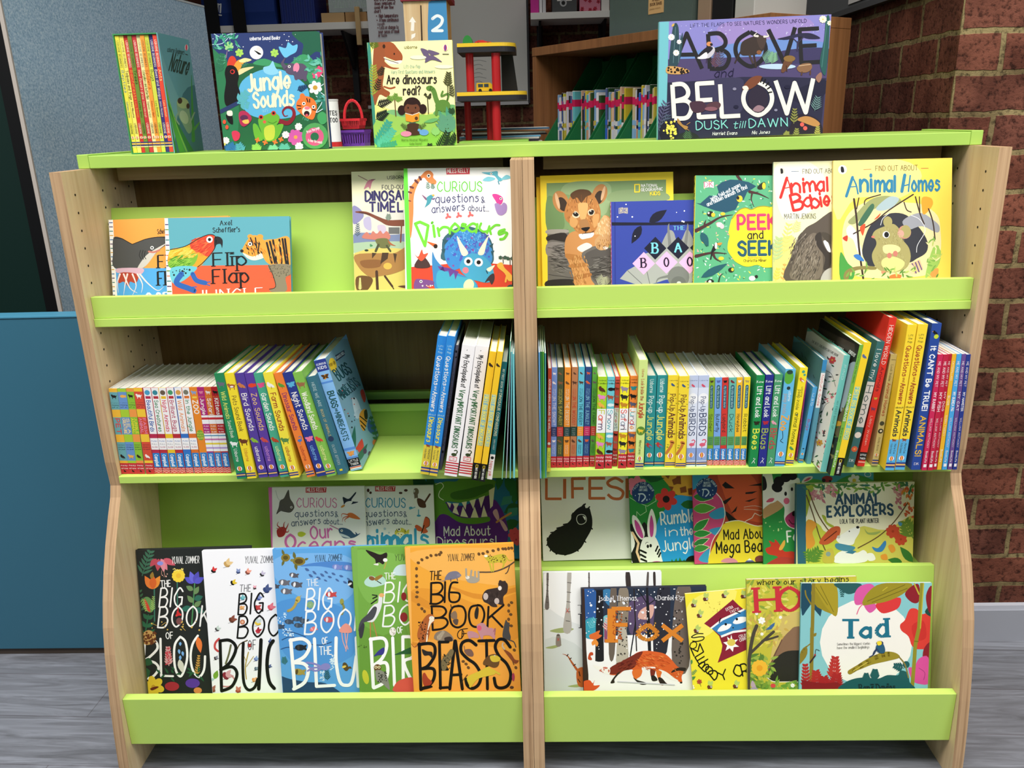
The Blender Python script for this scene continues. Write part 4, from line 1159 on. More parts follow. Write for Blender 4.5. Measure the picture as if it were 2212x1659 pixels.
front_book('paperback_book', 'cream paperback with brown dinosaurs and navy block lettering', (759, 371), (968, 366), .084, Z1, 14.5, .008, 'f5efc4', 'e8e0b0', '''z 740 340 5.027
p f6f0c8 90,150 760,140 760,600 100,600
s d8d4c8 110,530 240,520 420,600 760,580 760,900 120,900
s 8a86b0 110,530 190,560 230,640 150,720 110,700
s b8b0cc 230,670 300,650 310,790 240,760
s 7a86a8 130,830 300,820 520,840 760,830 760,940 130,940
s c8b8cc 380,740 460,740 470,820 400,820
s a8c0a0 130,930 760,920 760,1030 135,1040
s d8c46a 130,1040 760,1030 760,1480 150,1480
e e8e0c4 300,560 90 40
s 4a8a5a 300,940 330,960 300,970
e 2a3a30 260,1010 22 12
t 2f2a3a 34 487,236 690,230 b15|USBORNE
t 5a5a58 46 430,348 690,342 b16|FOLD-OUT
t 3a3566 104 250,474 800,462 b21|DINOSAUR
t 3a3566 104 290,594 860,582 b21|TIMELINE
s d88a9a 232,345 270,260 310,240 350,240 320,270 300,345 280,320
k 8a4a5a 6 170,198 270,250
k 3a3a3a 5 310,245 355,238
s 7d4634 150,585 260,590 380,640 500,680 690,680 690,740 500,740 400,690 260,620 150,600
k 3a2418 8 180,592 300,622
k 7d4634 16 640,740 630,920
p 6a6a68 500,760 620,760 620,830 500,830
s c77a6a 210,870 260,810 300,840 330,800 370,830 410,795 440,830 480,800 520,860 480,900 300,890
s 6e7044 360,890 480,880 520,940 500,980 420,985 380,950
k 4a4c34 26 390,950 360,1018
k 4a4c34 22 480,960 520,1018
s b0603c 490,900 540,940 580,960 520,950
s a87a44 135,1060 420,1040 560,1040 640,1000 700,980 700,1180 560,1260 400,1290 300,1300 180,1200
s 8a5c34 190,1130 300,1110 420,1120 400,1190 240,1200
p 4a3626 430,1035 500,1035 490,1100 410,1160
p 4a3626 320,1035 370,1040 320,1100
p 4a3626 550,1040 590,1050 570,1150
e e0b050 490,1180 46 36
s 6a4a2a 150,1300 280,1290 330,1340 260,1450 160,1450
k 4a3224 30 370,1240 380,1440
k 4a3224 22 460,1290 540,1400
k 4a3224 12 540,1400 560,1440
s 5f3a2a 600,1400 690,1390 690,1420
k e6e08a 10 190,1310 190,1430
r e6e08a 190,1440 190,1310 8 30 8
r 5a6a78 160,860 165,720 6 50 12
r 7a8a7a 495,690 500,620 5 50 12''', hard=False)
CUR = lambda c: f'''t {c} 104 1030,370 1512,366 m11|CURiOUS
t 2f3166 88 1010,495 1475,482 m10|questions
t 2f3166 64 1510,494 1545,490 m11|&
t 2f3166 80 972,605 1325,572 m10|answers
t 2f3166 64 1365,580 1585,588 m10|about...'''
front_book('paperback_book', 'white paperback with a big blue horned dinosaur and green lettering', (872, 364), (1104.5, 361), .0635, Z1, 14.5, .007, 'f7f6f4', '62d43c', '''z 740 340 5.027
p 6be044 660,120 704,120 760,1450 700,1450
p d9472f 745,1190 1000,1170 1300,1140 1600,1150 1870,1170 1870,1450 750,1450
s e88a4c 720,400 760,290 850,200 900,150 950,145 985,180 985,220 1020,260 1000,295 930,270 880,220 820,290 775,420 770,600 750,830 730,840
k 6a3a3a 26 835,215 850,240
k 6a3a3a 26 790,250 815,275
k 6a3a3a 24 735,320 765,330
k 6a3a3a 20 718,375 745,385
k 6a3a3a 12 720,470 740,475
y 935,200 20
r 2f6a4a 930,350 925,275 4 40 10
r 2f6a4a 985,350 975,290 4 40 10
p d23a48 1125,118 1382,112 1380,182 1128,186
t f8e8e4 44 1140,170 1365,164 m15|MiLES KELLY
'''+CUR('6cc84a')+'''
s 5cb0c4 1510,165 1600,160 1680,150 1690,200 1740,240 1700,260 1650,200 1590,190
s 7cc4d4 1580,210 1660,230 1600,260 1520,250
s 7cc4d4 1720,240 1780,190 1830,220 1780,240
k 3a8aa0 12 1690,260 1700,290
y 1614,178 12
s 4a9aa8 910,440 960,405 990,420 970,450 950,500 900,540 890,550 915,480
s 8a5a7a 860,405 910,440 905,465
s 6a5a8a 960,450 1010,440 990,460
e f0b040 985,412 14 10
s d8449a 1625,405 1680,400 1740,440 1730,500 1690,515 1660,470
y 1718,448 14
s a88ac4 1650,510 1690,500 1720,520 1750,490 1785,520 1780,590 1730,630 1680,610
f ec6a68 3 34 1145,640 ec6a68 14
f ec6a68 3 34 1262,630 ec6a68 14
f ec6a68 3 34 1388,622 ec6a68 14
s 3a6470 1090,890 1150,820 1230,770 1325,745 1420,760 1520,800 1600,880 1630,960 1640,1050 1640,1120 1600,1160 1500,1100 1100,1120 1080,1000
s 3f8acc 1110,960 1180,850 1300,790 1400,790 1510,830 1600,920 1625,1040 1610,1150 1500,1200 1300,1200 1200,1220 1120,1120
d 4f5ab8 90 1130,840 1590,1120 14
d 8a4a9a 12 1130,860 1600,1180 16
h 6ab0e0/2f78c0/58a0d8 130 1360,940 210 180 26 8 60
d 7ac0e8 60 1250,800 1500,960 6
s 3f86c0 975,1030 1010,1100 1080,1180 1180,1230 1260,1260 1440,1350 1430,1450 1040,1450 980,1260
s 45a5c4 1040,1230 1260,1290 1420,1330 1420,1450 1060,1450
p 6a3f90 1030,1180 1060,1220 1090,1175 1110,1240 1150,1230 1165,1300 1210,1250 1225,1330 1260,1240 1150,1200
s 47a0c6 1270,1200 1330,1080 1420,1040 1520,1070 1600,1140 1640,1240 1640,1330 1560,1360 1460,1340 1360,1310
s 3c3238 1545,1360 1590,1290 1640,1260 1650,1320 1620,1380 1590,1340
p 2f5560 1080,890 1150,900 1110,950
p 2f5560 1150,810 1215,830 1170,880
p 2f5560 1070,1000 1120,990 1105,1050
p 2f5560 1640,930 1590,960 1620,990
p 2f5560 1650,1010 1610,1020 1625,1070
k 74d83a 30 790,720 895,960 930,740 840,700 790,720
l 74d83a 28 1000,860 985,740
l 74d83a 26 970,712 976,706
t 74d83a 120 1050,850 1165,828 m22|n
t 74d83a 130 1180,810 1270,805 m20|o
t 74d83a 110 1290,800 1345,795 m22|s
t 74d83a 130 1350,800 1450,815 m20|a
t 74d83a 110 1480,790 1570,820 m22|u
t 74d83a 110 1610,830 1720,800 m22|r
t 74d83a 130 1720,900 1800,850 m22|s
s efe6cc 1240,855 1300,940 1365,1040 1295,1060
s efe6cc 1580,855 1560,950 1530,1055 1470,1035
s efe6cc 1655,1170 1600,1240 1565,1210
y 1366,1130 46
y 1478,1140 46
e e07a88 1336,1226 34
e d8e4b4 1370,1390 56 70 20
k 222 9 1560,1230 1575,1260
s 7a4a8a 790,1330 880,1325 990,1345 980,1390 900,1390 960,1440 790,1445
y 852,1348 16
d f4f0e8 12 860,1385 980,1400 6
s 4a3230 780,1190 850,1070 900,1090 950,1190
s e2553a 770,1030 820,1080 860,1000 880,1050 930,1040 870,1120 830,1110
j e8662e 44 1010,960 920,915
e 2e2018 1010,965 22
s ecb44a 1680,1160 1730,1140 1760,1200 1830,1270 1860,1330 1800,1340 1760,1260 1690,1200
k ecb44a 20 1780,1300 1770,1350
k 4a3a30 9 1745,1150 1740,1080
r 3f5a4a 1740,1085 1700,1090 3 36 12
r 3f5a4a 1740,1085 1780,1090 3 36 12
k 4a3a30 9 1820,1170 1818,1090
r 3f5a4a 1818,1095 1860,1100 3 34 12
r 3f5a4a 1818,1095 1785,1100 3 34 12
e 2f4a4a 1840,1420 60 40''', hard=False)
# right half of the top tier
front_book('picture_book', 'yellow hardback mostly hidden behind the lion cub book', (1159, 383), (1440, 376), .107, Z1, 14.5, .0085, 'f0cd2c', 'e8c424')
front_book('picture_book', 'yellow bordered picture book with a lion cub lying on a log', (1167, 380), (1454, 371), .096, Z1, 14.5, .0095, 'f8da38', 'f0c828', '''z 1140 340 5.53
p 7f9a68 225,308 1652,265 1650,1600 240,1600
s 93ab7c 500,300 900,290 1000,400 900,700 600,480 400,420
s 6c8a58 230,480 360,520 430,700 420,860 230,860
s 8aa070 1000,420 1300,380 1640,420 1640,520 1000,530
p 6c6762 235,860 480,860 500,940 1000,1100 1000,1560 240,1560
s a09a92 235,865 460,862 470,900 240,915
s 2e2824 235,940 440,900 480,1010 300,985 235,1000
s 8a8480 240,1020 460,1040 480,1200 240,1180
s 57524e 700,1140 1000,1090 1000,1500 800,1480 700,1300
h 3e3a36/85807a/2e2a26 120 360,1200 120 180 110 7 10
h 3e3a36/85807a/2e2a26 100 850,1330 140 150 110 7 -6
k 45403c 7 240,1080 460,1100
k 45403c 7 250,1240 480,1260
k 45403c 6 760,1200 990,1180
k 3a3634 6 250,1400 540,1440
k 45403c 6 740,1340 990,1310
s 2a2624 240,1470 560,1460 570,1560 240,1560
s c88c52 460,960 560,880 800,880 900,700 990,740 1000,960 980,1040 800,1060 700,1100 640,1180 730,1330 760,1460 790,1530 575,1540 540,1380 470,1210 440,1120
s efe6da 590,1080 700,1020 770,1060 690,1110 640,1130
s b4783e 460,1150 640,1180 620,1230 470,1210
s b4783e 500,1280 690,1260 700,1300 520,1320
s a86c38 560,1420 740,1380 750,1420 570,1460
s d8aa74 900,700 960,720 990,760 990,930 860,920 800,900
s c79a68 800,1000 860,930 960,920 985,1000 960,1080 880,1110 820,1080
k 5a3a20 7 860,1040 850,1090
k 5a3a20 7 910,1040 905,1095
e f2eee8 930,1080 30 18
e b8804a 395,530 94 134 -20
e 3a2a1e 415,560 56 90 -25
e d8b088 355,520 20 100 -14
e b8804a 860,440 88 126 20
e 3c2c20 850,480 52 86 20
e d8b088 900,430 18 90 14
s b87a40 440,640 500,480 580,400 680,385 760,420 830,520 870,640 860,760 800,880 720,920 600,900 510,800 450,740
h 8a5426/d09858/a46c34 150 655,640 190 230 44 8 80
h a06a34/d8a464 120 610,1330 110 200 44 8 75
h e8cca0/c89a60 80 900,820 90 110 44 8 70
h 9a6430/d8a868 60 900,1020 80 60 36 7 80
s 5a3c22 510,440 600,385 720,390 760,440 700,470 640,540 590,480 540,500
s d8a868 600,560 660,540 720,560 700,700 660,760 620,700
s cf9a5c 520,700 600,760 560,840 500,800
s cf9a5c 780,700 850,680 840,780 790,840
k 6a4220 9 560,470 590,540
k 6a4220 9 640,450 645,540
k 6a4220 9 710,460 700,540
k 6a4220 8 770,500 740,560
s e4cdac 530,690 570,640 620,690 600,720 560,722
s e4cdac 720,640 770,615 800,650 780,690 730,690
s 1a1410 538,672 570,652 608,680 590,706 560,702
s 1a1410 730,650 765,628 792,640 776,680 742,682
e f4f0ea 566,664 7
e f4f0ea 752,642 7
s a87848 620,760 700,740 740,820 700,850 640,850
s 16110e 640,845 740,832 720,870 695,885 660,872
k 2a1a12 8 694,880 690,905
l 2a1a12 8 640,920 690,905 750,900 790,880
s f4efe8 610,920 700,910 790,900 770,950 700,970 640,975
r c8c8a8 850,1540 900,1430 6 110 8
r b0b090 930,1540 920,1440 6 100 8
k f8de3c 14 1278,325 1334,323 1334,412 1278,414 1278,325
t f2f0ea 34 1356,354 1556,350 b17|NATIONAL
t f2f0ea 38 1354,404 1612,396 b16|GEOGRAPHIC
t f8de3c 42 1464,454 1580,448 m20|KiDS''')
def slab(T, x, y, w, h, c): return f't {c} {h} {x},{y} {x+w},{y} s22|{T}'
front_book('picture_book', 'square blue picture book with a grey bat and pink diamond letters', (1320, 436), (1561, 430), .0845, Z1, 14.5, .0095, '2f3f9c', 'c06a9a', '''z 1140 340 5.53
p 34459e 1000,530 2200,500 2200,1560 1005,1560
k 2a378c 16 1040,540 1046,1540
p 14162c 1000,775 1470,778 2200,755 2200,800 1480,812 1005,815
v 14162c 1450,775 260 110 -35
v 14162c 1355,815 245 100 118
d f0f0f6 14 1060,560 1960,1260 9
p b8ae9c 1086,606 1135,596 1140,604 1195,600 1195,672 1140,664 1086,674
t 34459e 46 1098,660 1184,656 s14|DK
s 9a9c98 1600,1030 1680,880 1740,890 1780,1000 1830,1000 1890,870 1930,880 2000,1040 2100,1300 1500,1300
j 7c7e7c 44 1700,1060 1680,850 1690,790
j 7c7e7c 44 1880,1060 1910,850 1910,790
p a8aaa6 1100,1450 1190,1350 1280,1300 1400,1150 1640,1080 1960,1100 2100,1300 2000,1540 1560,1530 1300,1520
k 6a6c6c 8 1190,1350 1380,1525
k 6a6c6c 8 1400,1260 1460,1520
s 34459e 1440,1530 1560,1490 1680,1460 1700,1530
e 7a7c78 1800,1430 130 130
e 6a6c68 1800,1500 90 80
j 7a7c78 34 1680,1420 1560,1450 1530,1520
t 7ad0e0 46 1738,866 1876,864 s16|THE
p 14162c 1524,948 1656,1086 1522,1222 1390,1086
p 14162c 1796,948 1928,1080 1798,1214 1662,1084
p 14162c 2066,948 2198,1080 2068,1214 1938,1080
p f0b4de 1386,1130 1520,1268 1384,1402 1250,1268
p f0b4de 1658,1122 1792,1252 1656,1390 1524,1262
p f0b4de 1936,1120 2070,1250 1936,1390 1804,1256
t 7ad0e0 118 1490,1142 1556,1142 s20|B
t 7ad0e0 112 1758,1136 1836,1134 s20|A
t 1a1630 108 1358,1314 1416,1312 s20|B
t 1a1630 108 1632,1306 1684,1304 s20|O
t 1a1630 108 1910,1300 1966,1298 s20|O
e c8cac4 1806,1500 26 20''', spine_art='\n'.join(f'k {"f4e8f0" if i%2 else "c04a8a"} 4 0,{i*5} 12,{i*5}' for i in range(45)))
PK = '''z 1480 330 5.53
g 3a7a5a/8fd4b8/d8e88a/f0f4f0/d8a8a0/2a6a50/e8e04a 230 130,280 1050,1540 40 13
'''
front_book('board_book', 'leafy green board book with a yellow opening and pink title letters', (1503, 379), (1711, 379), .0695, Z1, 14.5, .0125, '5cae80', 'e8da3a', PK+'''
k 4a2c2c 34 620,270 670,340
p 235066 130,600 180,606 290,510 370,520 400,470 380,400 440,350 540,320 640,325 760,350 850,400 790,440 740,470 700,560 640,600 600,680 480,715 360,690 220,640
t eaf0f2 44 320,580 665,398 m15|With fold-out pages
t eaf0f2 44 268,640 742,424 m15|and hidden animals to find
p f4f0ee 222,352 280,342 286,350 342,348 342,420 286,412 222,422
t d03a6a 60 230,410 332,404 s13|DK
e e8c83a 650,550 36 40
e 1a1a1a 630,540 16 22
s 262a20 860,420 900,370 950,350 960,410 900,440
e e0cc3a 940,396 22 40
e 262420 300,730 40 34
e e8c83a 335,742 24 26
e f0f0e8 280,720 12
e e8c83a 450,730 28 20
j 4a2c2c 44 130,930 300,840 420,770 570,740
j 4a2c2c 24 230,850 250,800
j 4a2c2c 34 770,465 880,490 1000,545
j 4a2c2c 24 800,480 790,560 825,650
e e8d8dc 410,860 36 30
e e8c8cc 440,880 26 30
s 1f5a4a 190,960 260,1010 280,1090 250,1120 210,1040
v 235a64 190,950 190 90 62
j 4a2c2c 40 130,1235 320,1195 500,1205
j 4a2c2c 40 330,1200 360,1260 420,1300
s 1a1a1e 310,1180 350,1090 385,1080 380,1140 330,1190
e f4f4f0 368,1110 16 40
s f0903a 385,1080 440,1075 420,1105 390,1100
k 1a1a1e 16 320,1190 305,1270
e e0cc3a 430,1262 34 22
v 235a64 190,1490 360 90 -28
e 262420 550,1400 36 30
e e0cc3a 565,1395 16 20
j 26342a 20 400,1540 420,1470 460,1440
e 262420 300,1540 44 30
e f0f0e8 295,1540 18
e e8e0e0 800,1500 40 30
e 262420 850,1480 20 20
s fae632 560,780 640,690 720,660 790,680 860,650 940,640 1010,650 1080,640 1200,700 1200,1370 1040,1370 940,1370 860,1340 760,1360 690,1350 600,1300 560,1250 510,1170 510,1080 530,1000 520,940
l a89a28 12 560,790 640,690 720,660 790,680 860,650 940,640 1010,650
t e8426e 165 632,915 1090,905 m21|PEEK
t 2a2420 92 748,1032 930,1024 m15|and
t 27586c 160 640,1222 1100,1215 m21|SEEK
t c8703a 20 752,1266 912,1262 m14|Illustrated by
t 3a3420 32 698,1306 970,1300 m13|Charlotte Milner''', spine_art='''t d84a5a 7 2.5,55 2.5,90 m16|PEEK
t 2a2a2a 5 3,93 3,106 m14|and
t 2a5a5a 7 2.5,110 2.5,150 m16|SEEK
g 2a2a2a/3a6a4a 24 0,2 12,52 6 3
g 2a2a2a/3a6a4a 30 0,160 12,230 6 3''')
front_book('paperback_book', 'cream paperback with a grey anteater and red brush lettering', (1671, 350), (1912, 345), .0605, Z1, 14.5, .007, 'f6f2c0', 'cfe0c8', '''z 1480 330 5.53
s fbf8da 1100,130 1500,120 1700,400 1500,700 1200,800 1080,500
s f0e080 1060,1100 1300,1000 1300,1300 1230,1540 1050,1540
e f4f2ec 1158,218 44 50
e d8d4c8 1158,218 36 42
s 1a1a1a 1140,190 1165,195 1170,240 1145,250 1140,225
k 3a5a8a 6 1270,224 1356,222
t 3a2a2a 54 1405,250 1850,240 m10|FIND OUT ABOUT
k d2302c 34 1140,535 1215,300
l d2302c 16 1215,300 1245,380 1265,500
k d2302c 12 1185,425 1255,410
t d2302c 160 1275,480 1420,470 m18|ni
t d2302c 160 1425,470 1560,450 m18|m
t d2302c 160 1575,460 1700,455 m18|al
t d2302c 185 1295,690 1420,660 m18|B
t d2302c 150 1415,645 1510,640 m18|a
t d2302c 160 1515,665 1610,650 m18|b
t d2302c 160 1630,640 1820,610 m18|ies
t 3a3a3a 60 1185,790 1560,785 m8|MARTIN JENKINS
r e8d878 1180,1200 1240,850 7 120 22
r d8d88a 1300,960 1350,830 5 90 18
r b8cc8a 1060,1300 1120,1020 6 130 34
r e8a85a 1170,1540 1190,1320 4 60 20
r f0cc5a 1080,1530 1110,1380 4 70 24
s 5a5046 1210,1540 1260,1250 1340,1040 1440,900 1560,830 1680,740 1760,700 1900,720 1900,1540
s 766a5c 1260,1500 1320,1250 1420,1050 1560,960 1640,1200 1600,1500
s 3a332e 1550,1000 1620,950 1640,1080 1700,1180 1760,1220 1720,1380 1650,1390 1670,1250 1580,1120
s efeeea 1650,1060 1700,1060 1740,1180 1700,1170
s 4a4238 1620,960 1700,960 1780,1040 1780,1100 1690,1060
h 3a342c/8a7e70/4a4238/a09484 330 1430,1230 190 290 60 7 110
s b8b4ac 1660,1420 1760,1380 1760,1540 1620,1540''', hard=False)
front_book('paperback_book', 'golden yellow paperback with a round mouse in a hedge nest', (1800, 347), (2057, 341), .0525, Z1, 14.5, .007, 'f4d455', 'e8d080', '''z 1780 310 4.255
s fae88a 90,160 700,150 900,300 700,500 300,500 120,700
e f4f2ec 170,240 40 42
s 1a1a1a 155,215 178,218 185,262 158,262
k b04a2a 5 365,240 432,237
t 5a3a20 46 475,252 860,245 m10|FIND OUT ABOUT
k b04a2a 5 893,229 958,228
k 2f80a4 26 205,485 262,310
l 2f80a4 15 262,310 295,380 312,462
k 2f80a4 10 232,400 295,395
t 2f80a4 150 335,440 435,437 m18|ni
t 2f80a4 140 470,440 555,440 m17|m
t 2f80a4 140 570,440 650,440 m18|al
k 2f80a4 30 715,440 742,290
k 2f80a4 14 775,440 792,295
k 2f80a4 12 730,390 785,375
t 2f80a4 135 808,438 1060,432 m17|omes
s e8d8a0 170,800 230,640 380,540 560,500 740,540 900,560 1040,660 1070,800 1070,1000 1000,1180 800,1230 500,1240 260,1200 180,1000
s 9aa068 220,720 300,640 420,520 560,480 700,510 680,560 520,580 400,640 280,740
s a8bcc0 480,590 600,490 690,510 620,590 520,620
s 3f6a50 320,720 430,560 460,590 380,720 330,760
s 33343c 350,980 400,800 480,700 620,640 760,660 880,780 950,900 940,1000 850,1060 760,1100 440,1130 380,1080
s 9a9ca4 720,720 800,660 900,640 1000,700 1060,760 1040,820 900,760 780,790
s e8a030 900,500 980,500 1000,560 940,640 905,640
s f2efe4 205,790 240,750 290,800 310,880 340,960 350,1030 310,1000 270,890 220,850
s 4a9a44 150,1000 220,1100 280,1160 260,1250 150,1250
s 9ac05a 1000,960 1070,960 1060,1100 980,1200 930,1220
l 3a2a22 18 275,510 300,700 320,950 360,1240
l 3a2a22 10 320,500 300,600
l 3a2a22 12 270,830 450,730 600,610 820,468
l 3a2a22 12 840,490 880,640 920,740
l 3a2a22 10 876,490 880,630
l 3a2a22 12 960,600 1000,720 1020,880
l 3a2a22 10 370,560 390,510 520,470
l 3a2a22 10 735,540 760,610 800,630
l e8e8ec 5 800,660 880,700 930,800 860,930 850,1000
l e8e8ec 5 520,750 540,690 600,640
s d8522e 330,770 380,740 360,840 345,830
s d8522e 460,700 520,640 500,680
s c8402a 170,870 215,845 210,900
s 3a7ac4 270,1030 320,1020 370,1080 310,1070
s 8a7e48 180,1240 200,1170 300,1130 460,1130 470,1160 320,1160 240,1200 220,1250
s a89e64 440,860 470,800 560,760 640,740 700,800 720,880 780,960 795,1060 750,1150 640,1185 520,1170 460,1110 440,1020 480,930 470,880
e a89e64 585,720 42 50
e c88a78 740,815 60 62
e a89e64 750,810 48 60
e d8a090 705,830 30 34
h 8f8450/b8b078 120 600,860 130 100 26 4 70
h 8f8450/b8b078 110 620,1060 140 110 26 4 80
s e4dc98 545,940 640,930 700,960 680,1000 560,1010
s dcd888 530,1120 545,1060 640,1040 740,1090 700,1160 600,1180
e c87a6a 600,1030 22 26
e c87a6a 655,1012 22 26
y 570,838 32
e 151515 574,838 22 26
e d87a6a 450,858 16 10
s d88a6a 530,1170 570,1180 560,1200 530,1195
p e8b890 780,1110 880,1065 910,1150 830,1200
k 5a4a7a 12 810,1105 845,1190
k 5a4a7a 12 840,1095 872,1178
k 5a4a7a 10 866,1082 898,1160
e f0c8a0 803,1155 28 46 -14
s d87a3a 600,1220 650,1200 710,1210 690,1245 610,1245
s e89a4a 970,1220 1000,1160 1050,1150 1040,1220 1000,1240
g 7aa84a/b8c86a/5a8a3a 30 200,1150 1050,1250 60 16
g 7aa84a/b8c86a/e8e0a0 20 950,850 1060,1150 60 14''', hard=False)
# ------------------------------------------------------------------ face-out books on the middle tier
Z3, ZM = .3953, .662
front_book('paperback_book', 'dark paperback with a grinning green dinosaur and white lettering', (891, 1020), (1114, 1010), .105, Z3, 11.8, .006, '12506a', '1c5a3a', '''z 560 1020 3.568
p 1c6f9a 1178,-100 2100,-100 2100,700 1178,700
s 16502a 1178,40 1260,60 1330,130 1340,280 1200,300 1170,200
v 1f6a30 1900,30 190 90 60
v 1f6a30 1980,60 190 90 95
v 1f6a30 1860,10 130 60 100
v 1a5a2c 2000,380 160 80 160
v 1a5a2c 2000,250 130 80 150
v 144a22 1190,20 170 60 40
v 144a22 1300,20 140 60 70
p 3a8a7a 1880,190 1950,180 1940,240 1860,260
p 3a8a7a 1920,280 2000,270 1990,330 1900,350
s 5a1f86 1340,400 1380,330 1450,315 1560,330 1700,300 1800,210 1860,270 1900,360 1920,460 1910,560 1900,700 1340,700
s 4a186f 1440,230 1560,260 1700,200 1760,160 1780,300 1560,350 1470,290
s 5a8f2a 1350,90 1390,85 1440,70 1520,70 1560,40 1700,50 1810,60 1818,100 1800,160 1700,200 1560,235 1440,228 1400,300 1360,350 1340,330 1340,180
s 5a8f2a 1430,235 1470,300 1560,350 1700,350 1770,345 1770,380 1650,400 1540,385 1450,330 1390,330 1340,400 1340,300
s 3a6a1c 1480,160 1600,130 1780,90 1790,130 1640,200 1500,210
l e8ecd8 5 1360,95 1400,82 1420,110 1390,150 1385,190 1420,215
p f0e6c8 1445,230 1480,240 1470,275
p f0e6c8 1490,238 1540,240 1515,290
p f0e6c8 1560,232 1600,225 1590,290
p f0e6c8 1620,220 1670,205 1650,285
p f0e6c8 1690,200 1740,180 1710,275
p f0e6c8 1770,140 1815,115 1800,260 1780,280
p f0e6c8 1490,310 1540,330 1510,250
p f0e6c8 1550,340 1610,348 1570,265
p f0e6c8 1630,350 1690,350 1660,265
p f0e6c8 1710,346 1760,342 1730,255
l c88a4a 16 1830,385 1880,350 1940,315
s d8a8b8 1800,310 1830,285 1850,350 1835,370
s d8a8b8 1850,370 1880,380 1915,440 1890,450
f d84a5a 7 50 1970,480 a8304a 10
f d84a5a 6 44 1980,520 a8304a 8
t f2eef4 70 1425,490 1780,485 m11|Mad About
t f2eef4 74 1370,575 1825,566 m11|Dinosaurs!''', hard=False, zmax=ZM)
CURS = lambda c, o: f'''t {c} 70 {290+o},270 {595+o},270 m10|CURiOUS
t 2f4a6a 50 {276+o},346 {572+o},338 m10|questions
t 2f4a6a 42 {585+o},346 {608+o},344 m10|&
t 2f4a6a 50 {250+o},418 {472+o},396 m10|answers
t 2f4a6a 42 {496+o},398 {640+o},404 m10|about...'''
front_book('paperback_book', 'white paperback with a butterfly, a booby bird and blue lettering', (729, 1052), (935.6, 1048), .092, Z3, 11.8, .006, 'f2f0ee', '3a9ac8', '''z 560 1020 3.568
p c8303a 893,108 1050,108 1047,148 893,148
t f6e6e4 26 902,140 1042,138 m15|MiLES KELLY
'''+CURS('2f94ba', 530)+'''
e 4a2a1e 840,140 10 14
e 4a2a1e 858,158 10 10
e 4a2a1e 1090,160 14 8
e 4a2a1e 1130,140 14 10
e 7a6a58 1208,150 22 28
l 7a6a58 28 1208,170 1210,200
e f2efe8 1215,240 26 46
s 5a3a2a 1220,200 1270,220 1285,270 1240,270 1220,240
k 5a3a2a 14 1270,240 1315,170
k 6ab0c8 8 1200,270 1160,285
k 6ab0c8 8 1228,290 1228,340
e 4aa0c0 1230,335 16 8
e 4aa0c0 1168,275 14 10
y 1192,145 10
e f2f0ee 1192,145 3
s d8603a 1260,420 1280,345 1310,360 1310,410 1285,430 1300,460 1260,470
s d8603a 1255,430 1215,405 1200,420 1220,450 1255,455
k 2a1a14 8 1250,470 1270,410
l 2a1a14 4 1280,345 1310,360 1312,410 1285,430
e d8cc4a 1090,470 46 42
e f2ecc8 1090,485 34 24
y 1078,440 14
s d8cc4a 1130,460 1155,440 1150,475
d 5a5a1a 18 1050,440 1135,500 4
e b8ccd8 968,436 10
e b8ccd8 1000,466 7
t 3a9cc8 150 700,600 1300,588 m13|animals
t 3a9cc8 96 835,568 950,566 m17|ni
t 3a9cc8 96 965,566 1080,564 m17|m
t 3a9cc8 110 1090,566 1160,564 m17|a''', hard=False)
front_book('paperback_book', 'white paperback with sea creatures, pink spine and pink lettering', (579.6, 1053), (786.5, 1050), .08, Z3, 11.8, .007, 'f4f2ee', 'd86ab0', '''z 560 1020 3.568
p e070b8 60,110 98,110 104,640 76,640
p c8303a 358,118 518,116 516,156 358,158
t f6e6e4 26 368,150 510,146 m15|MiLES KELLY
'''+CURS('d87fa8', 0)+'''
s 5a5650 190,200 215,150 228,138 238,200 262,240 270,275 240,310 190,305 165,300 132,324 150,270 160,220
y 248,270 9
l c8c8c8 4 128,140 140,190 160,220
s 1f2a3a 645,190 690,205 740,155 745,165 710,220 765,230 700,250 660,260 650,230
s f2f0ec 670,230 720,225 690,265 650,270
e d8903a 645,262 18 8 -30
s e07a3a 680,320 720,315 780,362 700,350
j d86a3a 10 690,330 640,320 636,350
j d86a3a 10 690,340 650,350 640,385
j d86a3a 10 690,345 660,365 665,385
s a82f2a 140,440 180,420 210,440 190,490 150,500 136,470
j b83a34 12 180,440 140,410 150,380
j b83a34 12 190,440 190,400 200,380
j b83a34 12 200,450 220,410 224,390
j b83a34 12 200,460 222,460 230,440
j b83a34 12 160,440 130,430
s c0cc3a 300,465 330,458 360,475 330,498 300,490
s 3a5a78 610,440 650,428 700,445 740,480 780,470 740,500 690,510 640,500
s c8d4d8 620,470 680,490 700,508 640,495
k b87a9a 7 545,408 612,440
s 3a5a78 740,460 760,480 750,490
y 636,450 9
t d86fb4 96 400,515 565,500 m13|Our
t d86fb4 108 205,590 280,588 m17|O
t d86fb4 86 300,600 740,590 m17|ceans''', hard=False)
